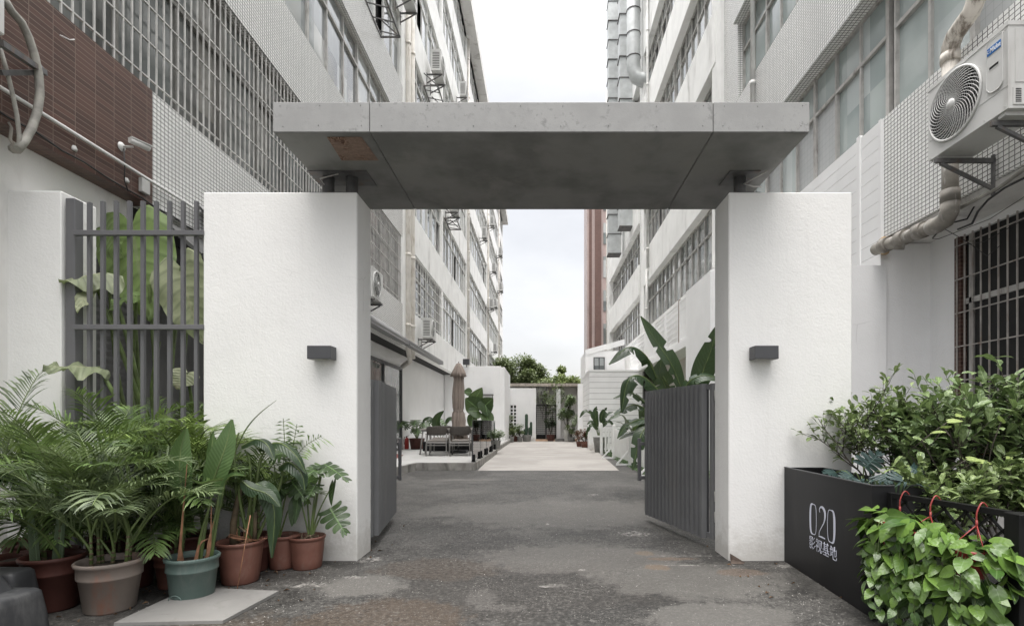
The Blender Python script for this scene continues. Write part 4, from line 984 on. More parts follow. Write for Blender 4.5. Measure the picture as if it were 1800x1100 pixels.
        b = MB(); b.box((w/2+.001, .04, .03), (w/2+.008, d-.02, h*.24)); b.box((w/2+.001, .06, h*.30), (w/2+.005, d-.06, h*.92)); b.box((-w/2, -.003, h*.26), (w/2+.002, -.0005, h*.265)); b.build('side_cover', m_ac, t, local=True)
        b = MB()
        for k in range(8): b.box((w/2+.0085, .06, .05+k*.016), (w/2+.010, .11, .058+k*.016))
        b.build('louvre_slots', m_darkin, t, local=True)
        b = MB(); b.box((w/2+.0085, .16, .06), (w/2+.0095, .30, .17)); b.build('warning_sticker', m_yel, t, local=True)
        b = MB()
        for xx, zz in ((-w/2+.03, .02), (-w/2+.03, h-.05), (w/2-.03, h-.05), (w/2-.25, .03), (w/2-.03, .03)): b.lathe([(0,0), (.006, 0), (.005, .003), (0, .004)], (0,0,0), 8, mat=Matrix.Translation((xx, -.0005, zz)) @ Matrix.Rotation(R(90), 4, 'X'))
        b.build('screws', m_bar, t, local=True)
    else:
        b = MB()
        for k in range(10): b.box((-w/2-.004, .05, h*.12+k*h*.08), (-w/2-.001, d-.05, h*.15+k*h*.08))
        b.build('side_louvres', m_darkin, t, local=True)
        b = MB(); b.bbox((w/2-.2, -.01, h*.3), (w/2-.04, -.001, h*.9), .003); b.build('service_panel', m_ac, t, local=True)
    # brackets
    for xx in (-w/2+.14, w/2-.14):
        b = MB(); b.beam((xx, -.03, -.06), (xx, d+.19, -.06), .035, .045); b.beam((xx, .02, -.085), (xx, d+.185, -.36), .03, .03); b.beam((xx, d+.175, -.42), (xx, d+.175, 0), .035, .02); b.build('bracket', m_dsteel, t, local=True)
    return t
a = ac_unit('large pale air conditioner with round fan grille, on the right wall near the camera', .96, .765, .40)
a.location = (4.15, 5.13, 4.035); a.rotation_euler = (0, 0, R(-90))
# insulated pipes behind that unit
b = MB(); b.tube([(4.5, 4.3, 3.92), (4.58, 4.5, 3.72), (4.66, 4.75, 3.70), (4.70, 5.0, 3.72), (4.72, 5.4, 3.66), (4.73, 5.9, 3.66)], .02, 8)
o = b.build('insulated_hose', m_net, loc=(4.6, 5, 3.7)); tag(o, 'grey wrapped air conditioner hose curving below the large unit on the right', 'hose')
b = MB(); b.tube([(4.66, 4.9, 3.60), (4.70, 5.3, 3.62), (4.74, 5.55, 3.60), (4.80, 5.75, 3.56), (4.9, 5.95, 3.50), (5.1, 6.4, 3.6)], .012, 6); b.tube([PX(1800, 300, 5.0), PX(1720, 350, 5.0), PX(1700, 385, 5.0), PX(1660, 395, 5.0), P(1640, 418, 7.0)], .010, 6)
b.tube([PX(1640, 395, 5.2), PX(1665, 405, 5.1), PX(1700, 425, 5.1), PX(1735, 450, 5.1), PX(1760, 430, 5.1)], .004, 5); b.tube([PX(1590, 418, 5.35), PX(1650, 420, 5.3), PX(1740, 385, 5.2), PX(1810, 340, 5.1)], .004, 5)
b.tube([PX(1683, 432, 5.38), PX(1730, 425, 5.2), PX(1810, 380, 5.1)], .004, 5)
o = b.build('loose_cables', m_cable, loc=(4.8, 5.5, 3.6)); tag(o, 'thin loose cables hanging under the overhang in front of the barred window', 'cables')
proto = ac_unit('pale outdoor air conditioner low on the left wall, half hidden behind the left gate pillar', .86, .72, .34, False)
def place_ac(first, px, py, X, label, rz=R(90), s=1.0):
    # px,py = centre of the unit's bottom front edge in the photograph
    p = PX(px, py, X)
    if first: proto.location = p; proto.rotation_euler = (0,0,rz); proto.scale = (s,)*3
    else: dup(proto, p, rz, label, scale=s)
place_ac(True, 664, 527, -4.10, '')
place_ac(False, 762, 596, -4.08, 'air conditioner with dark side louvres on the left wall just above the folded awning')
place_ac(False, 779, 138, -4.0, 'tall outdoor air conditioner high on the left block, the largest seen above the canopy', s=1.15)
place_ac(False, 821, 176, -4.0, 'small looking air conditioner just above the canopy near the roof eave of the left block')
place_ac(False, 728, 8, -4.0, 'air conditioner cut off by the top edge of the photo on the left block')
place_ac(False, 806, 376, -4.0, 'air conditioner just under the canopy edge on the left block, its rack seen from below', s=1.1)
place_ac(False, 869, 398, -4.0, 'air conditioner high on the far left block below the canopy, nearest the roof eave')
place_ac(False, 856, 420, -4.0, 'air conditioner between two drainpipes of the left block, just below the canopy')
place_ac(False, 872, 478, -4.0, 'far air conditioner midway up the left block')
place_ac(False, 883, 450, -4.0, 'farthest air conditioner at the end of the left block, upper one', s=1.1)
place_ac(False, 884, 512, -4.0, 'farthest air conditioner at the end of the left block, lower one', s=1.1)
place_ac(False, 868, 542, -4.0, 'nearer unit of the far pair of air conditioners halfway down the left block')
place_ac(False, 874, 540, -4.0, 'farther unit of the far pair of air conditioners halfway down the left block')
place_ac(False, 874, 618, -4.0, 'lowest far air conditioner on the left block, near the treetops')
# open steel racks under two of the units
for (px, py, lab) in ((806, 394, 'empty steel rack under the air conditioner beside the canopy edge'), (690, 30, 'empty steel rack at the top of the photo left of the drainpipes'), (776, 172, 'steel rack under the largest air conditioner above the canopy')):
    p = PX(px, py, -4.05); b = MB(); w_ = .75
    for z_ in (0, ):
        b.beam(p+V((0,-w_,z_)), p+V((0,w_,z_)), .04); b.beam(p+V((-.55,-w_,z_)), p+V((-.55,w_,z_)), .04); b.beam(p+V((-.55,-w_,z_)), p+V((0,-w_,z_)), .04); b.beam(p+V((-.55,w_,z_)), p+V((0,w_,z_)), .04)
    for q in (-.5, 0, .5): b.beam(p+V((-.55,q,0)), p+V((0,q+.2,0)), .025)
    b.beam(p+V((-.55,-w_,.5)), p+V((0,-w_,0)), .03); b.beam(p+V((-.55,w_,.5)), p+V((0,w_,0)), .03)
    o = b.build('steel_rack', m_dsteel, loc=p); tag(o, lab, 'rack')
# right block extra units
p = dup(proto, (4.2, 22.5, 20.5), R(-90), 'air conditioner high on the right block, near the ducts')
# old bracket and hoses at top left corner
t = thing('air_conditioner', 'grey air conditioner on a black triangular bracket, cut off by the left edge', 'air conditioner', (-4.2, 4.2, 4.6))
b = MB(); b.bbox((-4.5, 3.2, 4.27), (-4.2, 4.105, 5.2), .01); b.build('casing', m_ac, t)
b = MB(); p1 = PX(0, 128, -4.15); p2 = PX(75, 126, -4.5); 
q1 = P(0, 75, 4.1); q2 = P(78, 128, 4.75); b.beam(q1, q2, .045); q3 = P(0, 128, 4.3); b.beam(q3, q2, .04); b.beam(q2+V((-.25, 0, .35)), q2, .03); b.build('bracket', m_dsteel, t)
b = MB(); hp = [(8, 0), (20, 20), (38, 40), (50, 65), (60, 95), (68, 130), (70, 165), (66, 195), (56, 225), (42, 250), (32, 262)]
b.tube([PX(x, y, -4.45) for x, y in hp], .032, 10)
b.tube([PX(x, y, -4.45) for x, y in ((0, 85), (12, 125), (22, 165), (30, 205), (34, 240), (33, 262))], .016, 8); b.build('insulated_hose', m_net, t)
b = MB(); b.tube([PX(30, 262, -4.55), PX(26, 262, -4.62), PX(24, 262, -4.7)], .04, 8); b.tube([PX(x, y, -4.6) for x, y in ((14, 215), (20, 225), (18, 245), (28, 262), (36, 268))], .012, 6); b.build('pipe_stub', m_pvc_d, t)

# ------------------------------------------------------------------ security camera
t = thing('security_camera', 'white bullet security camera on a round mount on the brown tiles', 'camera', PX(214, 257, -4.6))
b = MB(); c0 = PX(213, 258, -4.59); b.lathe([(0, .03), (.022, .03), (.045, .012), (.048, 0)], (0,0,0), 20, mat=Matrix.Translation(c0) @ Matrix.Rotation(R(90), 4, 'Y')); b.build('mount', m_cctv, t)
b = MB(); b.tube([c0+V((.02,0,0)), c0+V((.08, .0, 0)), c0+V((.10, .04, .02))], .012, 8); b.build('arm', m_alu, t)
b = MB(); s0 = PX(228, 246, -4.48); s1 = PX(263, 262, -4.40)
dv = (s1-s0).normalized(); b.tube([s0, s1-dv*.02], .032, 16); b.tube([s1-dv*.02, s1], .027, 16); b.beam(s0+V((0,0,.028)), s1+dv*.02+V((0,0,.028)), .074, .008); b.build('housing', m_cctv, t)
b = MB(); b.tube([c0+V((.03,0,-.02)), c0+V((.03,.01,-.2)), c0+V((.02,.02,-.36)), c0+V((.03,.06,-.46))], .006, 6); b.build('cable', m_cable, t)

# ------------------------------------------------------------------ terrace furniture
TZ = .194
def make_chair(label):
    t = thing('terrace_chair', label, 'chair', (0,0,0), 0, 'wicker terrace chairs')
    # faces +Y (back towards the viewer at local -Y)
    b = MB(); b.bbox((-.29, -.26, .36), (.29, .28, .405), .015); b.build('seat_frame', m_alum2, t)
    b = MB(); b.bbox((-.26, -.22, .405), (.26, .27, .475), .03); b.build('seat_cushion', m_cush, t)
    b = MB(); n = 18; vs = []
    for r_, (z_, lean) in enumerate(((.60, 0), (.66, -.012), (.74, -.025), (.80, -.035), (.845, -.045), (.86, -.045))):
        for k in range(n+1):
            u = k/n*2-1; x = .31*math.sin(u*PI/2*1.0)/1.0; y = -.27+lean+.22*(abs(u)**3.2)
            zz = z_ - (.10*abs(u)**5 if r_ > 2 else 0) + (0.03*abs(u)**2 if r_ == 0 else 0)
            vs.append((x*1.0, y, zz))
    fs = [(r_*(n+1)+k, r_*(n+1)+k+1, (r_+1)*(n+1)+k+1, (r_+1)*(n+1)+k) for r_ in range(5) for k in range(n)]
    off = len(vs); vs2 = [(x*.965, y+.022, z_) for x, y, z_ in vs]
    b.add(vs+vs2, fs+[(a_+off, d_+off, c_+off, b_+off) for a_, b_, c_, d_ in fs]+[(k+1, k, off+k, off+k+1) for k in range(n)]+[(5*(n+1)+k, 5*(n+1)+k+1, off+5*(n+1)+k+1, off+5*(n+1)+k) for k in range(n)], 0, True)
    for k in range(0, n+1): x, y, z_ = vs[k]; x2, y2, z2 = vs[4*(n+1)+k]; b.tube([(x, y-.004, z_), (x2, y2-.004, z2)], .006, 5)
    b.build('backrest', m_wick, t)
    for sx in (-1, 1):
        for sy in (-1, 1):
            b = MB(); b.tube([(sx*.30, sy*.26, 0), (sx*.285, sy*.245, .38), (sx*.30, sy*.25, .66 if sy < 0 else .62)], [.016, .02, .018], 8); b.build('leg', m_alum2, t)
        b = MB(); b.bbox((sx*.30-.03, -.24, .615), (sx*.30+.03, .27, .64), .01); b.build('armrest', m_wick, t)
    b = MB(); b.box((-.28, -.255, .30), (.28, -.235, .325)); b.build('crossbar', m_alum2, t)
    return t
ch = make_chair('brown woven terrace chair with its back to the lane, left one of the near pair')
Yc = 16.4; sc = 1.06
ch.location = ((770-VX)/F*Yc, Yc, TZ); ch.scale = (sc,)*3
dup(ch, ((810.5-VX)/F*Yc, Yc, TZ), 0, 'brown woven terrace chair with its back to the lane, right one of the near pair')
dup(ch, ((776-VX)/F*18.3, 18.3, TZ), R(180), 'woven terrace chair on the far side of the table, left one')
dup(ch, ((812-VX)/F*18.3, 18.3, TZ), R(180), 'woven terrace chair on the far side of the table, right one')
xa, xb = (741-VX)/F*17.0, (834-VX)/F*17.0
t = thing('terrace_table', 'long slatted terrace table behind the two woven chairs', 'table', ((xa+xb)/2, 17.2, TZ))
b = MB()
for k in range(7): b.bbox((xa, 16.75+k*.135, TZ+.80), (xb, 16.75+k*.135+.125, TZ+.835), .006)
b.build('table_top', m_tabtop, t)
b = MB(); b.box((xa+.04, 16.78, TZ+.74), (xb-.04, 16.82, TZ+.799)); b.box((xa+.04, 17.6, TZ+.74), (xb-.04, 17.64, TZ+.799)); b.box((xa+.04, 16.82, TZ+.741), (xa+.08, 17.6, TZ+.798)); b.box((xb-.08, 16.82, TZ+.741), (xb-.04, 17.6, TZ+.798)); b.build('apron', m_alum2, t)
for x_ in (xa+.08, xb-.08):
    for y_ in (16.83, 17.6):
        b = MB(); dx = -.09 if x_ < (xa+xb)/2 else .05; b.tube([(x_+dx, y_, TZ), (x_, y_, TZ+.75)], .024, 8); b.build('leg', m_alum2, t)
# closed umbrella
ux = (806-VX)/F*17.9
t = thing('closed_umbrella', 'closed taupe garden umbrella tied up behind the terrace table', 'umbrella', (ux, 17.9, TZ))
b = MB(); b.tube([(0,0,0), (0,0,2.98)], .024, 10); b.build('pole', m_alum2, t, local=True)
def pl(i, a): return 1+.22*math.sin(8*a+i*.55)*(.5+.5*min(1, i/3))+.06*math.sin(3*a+i)
prof = [(.02, 3.06), (.07, 3.04), (.12, 2.93), (.20, 2.73), (.24, 2.60), (.215, 2.60), (.165, 2.66), (.15, 2.5), (.17, 2.2), (.18, 1.9), (.16, 1.55), (.14, 1.42), (.18, 1.34), (.20, 1.1), (.19, .95), (.24, .72), (.27, .55), (.30, .40), (.25, .36), (.1, .42)]
b = MB(); b.lathe([(r_, z_) for r_, z_ in prof], (0,0,0), 64, mod=lambda i, a: pl(i, a)*(1.0 if i < 18 else 1+.0)); b.build('folded_canopy', m_umb, t, local=True)
b = MB(); b.lathe([(.155, 1.47), (.158, 1.43), (.155, 1.39)], (0,0,0), 32); b.build('tie_strap', m_umb, t, local=True)
b = MB(); b.lathe([(0, 3.12), (.018, 3.11), (.02, 3.05)], (0,0,0), 12); b.build('finial', m_alum2, t, local=True)
b = MB(); b.bbox((-.3,-.3,0), (.3,.3,.09), .02); b.build('base', m_lamp, t, local=True)
# fire extinguisher
p = G(715, 789, TZ); t = thing('fire_extinguisher', 'red fire extinguisher on the terrace floor beside the sliding door', 'fire extinguisher', (p.x, p.y, TZ))
b = MB(); b.lathe([(0, 0), (.075, .0), (.085, .02), (.085, .36), (.07, .41), (.03, .44), (.028, .46), (0, .46)], (0,0,0), 20); b.build('cylinder', m_redf, t, local=True)
b = MB(); b.box((-.02, -.015, .46), (.02, .015, .50)); b.beam((-.01, 0, .50), (.10, 0, .54), .02, .01); b.beam((-.01, 0, .49), (.09, 0, .485), .02, .01); b.build('valve', m_blackp, t, local=True)
b = MB(); b.tube([(-.02, 0, .48), (-.09, 0, .46), (-.115, 0, .35), (-.10, 0, .18)], .012, 6); b.build('hose', m_blackp, t, local=True)
# red door mat
g = [G(690, 797, TZ), G(709, 800, TZ), G(700, 805, TZ), G(686, 805, TZ)]
b = MB(); b.add([(p.x, p.y, TZ+.004) for p in g]+[(p.x, p.y, TZ+.014) for p in g], [(7,6,5,4)[::-1], (0,1,5,4), (1,2,6,5), (2,3,7,6), (3,0,4,7)])
o = b.build('door_mat', M('dull_red_mat', (.16, .05, .045), .95, .2, 20), loc=(g[0].x, g[0].y, TZ)); tag(o, 'dull red door mat on the terrace near the left gate leaf', 'mat')
# glass balustrade
t = thing('glass_balustrade', 'clear glass balustrade on black spigots along the terrace edge', 'balustrade', (-1.78, 16.5, TZ))
ys = [13.6, 15.2, 15.26, 17.0, 17.06, 18.7, 18.76, 20.2]
for k in range(4):
    y0, y1 = 13.62+k*1.66, 13.62+k*1.66+1.6
    b = MB(); b.box((-1.785, y0, TZ+.07), (-1.773, y1, TZ+1.10)); b.build('glass_panel', m_clear, t)
    b = MB(); b.box((-1.790, y0-.004, TZ+.07), (-1.768, y0+.006, TZ+1.10)); b.box((-1.790, y0, TZ+1.095), (-1.768, y1, TZ+1.104)); b.build('edge_seal', m_lamp, t)
    for yy in (y0+.18, y1-.18):
        b = MB(); b.bbox((-1.825, yy-.03, TZ), (-1.733, yy+.03, TZ+.20), .006); b.bbox((-1.845, yy-.05, TZ), (-1.713, yy+.05, TZ+.012), .003); b.build('spigot', m_blackp, t)
# shelf on courtyard wall
b = MB(); xa = (844-VX)/F*28.5; xb = (867-VX)/F*28.5; zz = CH+47/F*28.5
b.box((xa, 28.25, zz), (xb, 28.7, zz+.03)); b.beam((xb-.03, 28.28, zz), (xb-.03, 28.68, zz-.35), .025); b.beam((xa+.03, 28.28, zz), (xa+.03, 28.68, zz-.35), .025)
o = b.build('iron_shelf', m_blackp, loc=(xa, 28.5, zz)); tag(o, 'thin black iron shelf on the courtyard wall above the elephant ear plant', 'shelf')

# ------------------------------------------------------------------ white picket fence
t = thing('picket_fence', 'white picket fence panels on triangular feet along the right edge of the path', 'fence', (2.5, 16, 0))
def seg(a, c, n, h=1.0):
    a = V(a); c = V(c); d = (c-a)
    b = MB()
    for k in range(n):
        p = a+d*(k+.5)/n; b.bbox((p.x-.012, p.y-.035, .10), (p.x+.012, p.y+.035, h)) if abs(d.y) > abs(d.x) else b.bbox((p.x-.035, p.y-.012, .10), (p.x+.035, p.y+.012, h))
    b.build('picket_panel', m_pick, t)
    b = MB()
    off = V((.022, 0, 0)) if abs(d.y) > abs(d.x) else V((0, .022, 0))
    for z_ in (.22, h-.16): b.beam(a+off+V((0,0,z_)), c+off+V((0,0,z_)), .02, .05)
    b.build('rail', m_pick, t)
def post(x, y, h=1.12, foot=True):
    b = MB(); b.bbox((x-.05, y-.05, 0), (x+.05, y+.05, h), .006); b.lathe([(.055, h), (.05, h+.03), (0, h+.06)], (x, y, 0), 4, smooth=False)
    if foot: b.beam((x-.40, y, .03), (x+.05, y, .03), .05, .05); b.beam((x-.38, y, .05), (x-.04, y, .42), .04, .045)
    b.build('post', m_pick, t)
pA = G(1057, 799); pB = G(1076, 806); pC = G(1104, 818)
post(pA.x, pA.y, 1.15, False); post(pB.x+.06, pB.y, 1.12); post(pC.x+.06, pC.y, 1.12); post(2.60, 11.8, 1.12)
seg((pA.x+.1, pA.y, 0), (pA.x+1.6, pA.y, 0), 12); seg((pB.x+.07, pB.y-.1, 0), (pC.x+.07, pC.y+.1, 0), 17); seg((pC.x+.07, pC.y-.1, 0), (2.60, 11.9, 0), 20)

# ------------------------------------------------------------------ dark plastic block bottom left
t = thing('plastic_barrier', 'dark grey moulded plastic barrier at the bottom left corner', 'barrier', (-3.1, 3.1, 0))
def prism(b, pts, z0, z1, sh=0.9):
    n = len(pts); cx = sum(p[0] for p in pts)/n; cy = sum(p[1] for p in pts)/n
    vs = [(x, y, z0) for x, y in pts]+[(cx+(x-cx)*sh, cy+(y-cy)*sh, z1) for x, y in pts]
    b.add(vs, [tuple(range(n-1, -1, -1)), tuple(range(n, 2*n))]+[(k, (k+1) % n, n+(k+1) % n, n+k) for k in range(n)])
def softbox(b, x0, x1, y0, y1, z0, z1, top, tx=0, ty=0, r=.05):
    # tapered block with rounded shoulders
    def ring(z_, k, e): return [(x0+k*top+tx*e, y0+k*top+ty*e, z_), (x1-k*top+tx*e, y0+k*top+ty*e, z_), (x1-k*top+tx*e, y1-k*top+ty*e, z_), (x0+k*top+tx*e, y1-k*top+ty*e, z_)]
    q = 6; vs = []; fs = []
    lv = [(z0, 0, 0), (z0+(z1-z0)*.5, .3, .5), (z1-r, .65, .9), (z1-r*.3, .8, 1), (z1, 1.15, 1)]
    def rr(c4, rad):
        out = []
        n4 = len(c4)
        for i in range(4):
            p, a_, n_ = V(c4[i]), V(c4[i-1]), V(c4[(i+1) % 4]); d1 = (a_-p).normalized()*rad; d2 = (n_-p).normalized()*rad
            for s_ in range(q+1):
                u = s_/q; out.append(tuple(p+d1*(1-u)**2+d2*u**2))
        return out
    N = 4*(q+1)
    for z_, k, e in lv: vs += rr(ring(z_, k, e), r)
    for l_ in range(len(lv)-1): fs += [(l_*N+k, l_*N+(k+1) % N, (l_+1)*N+(k+1) % N, (l_+1)*N+k) for k in range(N)]
    fs.append(tuple((len(lv)-1)*N+k for k in range(N)))
    b.add(vs, fs, 0, True)
b = MB(); softbox(b, -3.75, -2.86, 2.55, 3.08, 0, .29, .035, 0, 0, .05); b.build('foot', m_barr, t)
b = MB(); softbox(b, -3.9, -3.16, 3.12, 3.34, .05, .335, .03, 0, 0, .05); b.build('rear_foot', m_barr, t)
b = MB(); softbox(b, -4.0, -3.03, 2.66, 3.02, .29, .52, .09, -.12, .02, .03); softbox(b, -4.05, -3.22, 2.74, 3.02, .48, .85, .06, -.12, .02, .03); b.build('body', m_barr, t)
# ------------------------------------------------------------------ plant builders
def bez(p, n):
    """Catmull-Rom through points"""
    p = [V(q) for q in p]; out = []; P_ = [p[0]*2-p[1]]+p+[p[-1]*2-p[-2]]; segs = len(p)-1
    for i in range(n+1):
        u = i/n*segs; k = min(int(u), segs-1); t_ = u-k; a, b_, c, d = P_[k:k+4]
        out.append(.5*((2*b_)+(c-a)*t_+(2*a-5*b_+4*c-d)*t_*t_+(3*b_-a-3*c+d)*t_**3))
    return out
def ribbon(mb, path, wfun, up, m=0, fold=.15, nx=2, wave=0, wf=6, ph=0, tears=None, twist=0, droop=0, vscale=1.0):
    """leaf blade along path; nx faces each side; tears: per side list of v positions"""
    N = len(path)-1; vs = []; uvs = []
    cols = 2*nx+1
    for i, p in enumerate(path):
        v = i/N; t_ = (path[min(i+1, N)]-path[max(i-1, 0)]).normalized()
        u_ = V(up); s_ = t_.cross(u_)
        s_ = s_.normalized() if s_.length > 1e-5 else t_.orthogonal().normalized()
        nrm = s_.cross(t_).normalized()
        if twist: s_ = Matrix.Rotation(twist*v, 3, t_) @ s_; nrm = s_.cross(t_).normalized()
        w_ = wfun(v)
        for j in range(-nx, nx+1):
            q = j/nx; ww = w_
            if tears:
                for (sd_, tv, dep, wd) in tears:
                    if sd_*q > 0 and abs(v-tv) < wd and abs(q) > .3: ww = w_*(1-dep*(abs(q)-.3)/.7)
            off = s_*q*ww + nrm*(fold*ww*abs(q)-droop*ww*q*q)
            if wave: off += nrm*wave*math.sin(v*wf*2*PI+ph+(1.3 if q > 0 else 0))*abs(q)**2
            vs.append(p+off); uvs.append((.5+.5*q, v*vscale))
    fs = []; fu = []
    for i in range(N):
        for j in range(cols-1):
            a = i*cols+j; f = (a, a+1, a+cols+1, a+cols); fs.append(f); fu.append([uvs[k] for k in f])
    mb.add(vs, fs, m, True, fu)
def heartw(W):
    return lambda v: W*(max(0.0, math.sin(PI*min(1, (v*.93+.07))**.62))**.85)*(1 if v > .02 else .5)
def ellw(W, sharp=1.0): return lambda v: W*max(.0, math.sin(PI*v**.85))**sharp+.0005
def heart(mb, base, tip, W, up, m=0, nseg=7, nx=2, fold=.2, droop=.12, bend=.12, wave=0, rnd=random, petiole=None):
    """heart shaped blade, with two lobes behind the petiole point"""
    base = V(base); tip = V(tip); L = (tip-base).length; t_ = (tip-base)/L; up = V(up); s_ = t_.cross(up).normalized(); nrm = s_.cross(t_).normalized()
    vs = []; uvs = []; cols = 2*nx+1
    for i in range(nseg+1):
        v = i/nseg
        w_ = W*max(0, math.sin(PI*(.10+.90*v)**.60))**.8 if v < 1 else 0.0
        if i == 0: w_ = W*.62
        for j in range(-nx, nx+1):
            q = j/nx; back = -.20*L*math.sin(PI*min(1, abs(q)*1.0)*.75)*max(0, 1-v*3.0)
            p = base+t_*(v*L+back)+s_*q*w_+nrm*(fold*w_*abs(q)-droop*w_*q*q-bend*L*v*v)
            if wave: p += nrm*wave*math.sin(v*14+q*3+W*50)*abs(q)
            vs.append(p); uvs.append((.5+.5*q, v))
    fs = []; fu = []
    for i in range(nseg):
        for j in range(cols-1):
            a = i*cols+j; f = (a, a+1, a+cols+1, a+cols); fs.append(f); fu.append([uvs[k] for k in f])
    mb.add(vs, fs, m, True, fu)
def monstera(mb, base, tip, W, up, m=0, lobes=5, bend=.15, fold=.1):
    base = V(base); tip = V(tip); L = (tip-base).length; t_ = (tip-base)/L; up = V(up); s_ = t_.cross(up).normalized(); nrm = s_.cross(t_).normalized()
    def pt(v, q, lat):   # q signed width factor
        return base+t_*(v*L)+s_*q+nrm*(fold*abs(q)-bend*L*v*v-.35*q*q/max(W, .01))
    for sd_ in (-1, 1):
        for k in range(lobes):
            v0 = -.04+k/lobes; v1 = v0+1/lobes
            wv = W*math.sin(PI*min(.98, (.16+.80*(k+.5)/lobes))**.75)
            back = (.20-.45*(k+.5)/lobes)*L*.8     # lobes sweep back near the petiole, forward at the tip
            vs = []; uv = []
            for i, (f_, g0, g1) in enumerate(((0, 0, 1), (.58, .0, 1), (.74, .02, .96), (.89, .06, .90), (.98, .18, .74), (1.04, .38, .56))):
                for g_ in (g0, g1):
                    v = max(0, v0+(v1-v0)*g_); p = pt(v, sd_*wv*f_, 0)-t_*back*f_*f_; vs.append(p); uv.append((.5+.5*sd_*f_*.95, v))
            fs = [(2*i, 2*i+1, 2*i+3, 2*i+2) for i in range(5)]
            mb.add(vs, fs, m, True, [[uv[q] for q in f] for f in fs])
    vs = [pt(.9, -.05*W, 0), pt(.9, .05*W, 0), pt(1.06, 0, 0), pt(.84, -.28*W, 0), pt(.84, .28*W, 0)]
    mb.add(vs, [(3, 1, 2), (0, 4, 2)], m, True, [[(.2, .9), (.5, .9), (.5, 1)], [(.5, .9), (.8, .9), (.5, 1)]])
def frond(mb, stems, base, az, L, elev, droop, nl=30, ll=.32, m=0, lw=.011, rnd=random, hang=.35, bare=.25, vee=.55, ragged=0.0):
    """pinnate palm frond"""
    pts = []; p = V(base); el = elev; n = 12
    for i in range(n+1):
        pts.append(p.copy()); d = V((math.cos(az)*math.cos(el), math.sin(az)*math.cos(el), math.sin(el))); p = p+d*L/n; el -= droop/n*(.4+1.4*i/n); az += rnd.uniform(-.03, .03)
    stems.tube(pts, [.008*(1-.8*i/n)+.001 for i in range(n+1)], 5, 1, cap=False)
    for i in range(nl):
        u = bare+(1-bare)*(i+.5)/nl; k = min(int(u*n), n-1); f = u*n-k; q = pts[k].lerp(pts[k+1], f); t_ = (pts[k+1]-pts[k]).normalized()
        s_ = t_.cross(V((0,0,1))); s_ = s_.normalized() if s_.length > .01 else V((1,0,0)); nr = s_.cross(t_).normalized()
        l_ = ll*(math.sin(PI*min(1, .18+.80*(u-bare)/(1-bare)))**.6)*rnd.uniform(.85, 1.1)
        for sd_ in (-1, 1):
            if ragged and rnd.random() < ragged: continue
            fw = .75+.5*u; d = (t_*fw+s_*sd_*1.0+nr*(vee*rnd.uniform(.5, 1.2))).normalized()
            a = q+t_*rnd.uniform(-.006, .006); w_ = lw*rnd.uniform(.8, 1.15); g_ = hang*rnd.uniform(.7, 2.2)
            p1 = a+d*l_*.5-V((0,0,g_*l_*.12)); p2 = a+d*l_*.97-V((0,0,g_*l_*.62)); wd = t_.cross(d).cross(d).normalized()
            wd = (t_-d*t_.dot(d)).normalized(); w_ *= .62
            mb.add([a-wd*w_*.35, a+wd*w_*.35, p1-wd*w_, p1+wd*w_, a+d*l_*.78-V((0,0,g_*l_*.36))-wd*w_*.7, a+d*l_*.78-V((0,0,g_*l_*.36))+wd*w_*.7, p2], [(0,1,3,2), (2,3,5,4), (4,5,6)], m, True)
def pot_mesh(b, r, h, taper=.78, lip=.028, ribs=0, c=(0,0,0), rim=.02):
    rb_ = r*taper
    prof = [(0, .0), (rb_*.93, .0), (rb_, .012), (rb_+(r-rb_)*.62, h*.66), (rb_+(r-rb_)*.66+.008, h*.67), (rb_+(r-rb_)*.70+.006, h*.70), (r*.965, h-lip-.004), (r*1.01+.004, h-lip), (r*1.02+.006, h-.008), (r*1.01, h), (r*.965, h-.002), (r*.93, h-.03), (r*.90, h-.07)]
    if ribs: prof = [(0, .0), (rb_*.93, .0), (rb_, .012), (rb_+(r-rb_)*.3, h*.3), (rb_+(r-rb_)*.6, h*.6), (rb_+(r-rb_)*.85, h*.85), (r*.955, h-lip-.002), (r*1.01+.003, h-lip+.003), (r*1.02+.004, h-.006), (r*1.01, h), (r*.965, h-.002), (r*.93, h-.03), (r*.90, h-.07)]
    b.lathe(prof, c, 40, mod=(lambda i, a: 1+(.010*max(-.3, math.cos(ribs*a)) if 2 <= i <= 6 else 0)) if ribs else None)
def soil(b, r, h, c=(0,0,0)):
    b.lathe([(0, h-.035), (r*.5, h-.03), (r*.93, h-.05)], c, 20, mod=lambda i, a: 1+.05*math.sin(5*a))
def potted(name, label, cat, x, y, r, h, potm, grp=None, ribs=0, z=0, taper=.78):
    t = thing(name, label, cat, (x, y, z), 0, grp)
    b = MB(); pot_mesh(b, r, h, taper, ribs=ribs); b.build('pot', potm, t, local=True)
    b = MB(); soil(b, r, h); b.build('soil', m_soil, t, local=True); return t
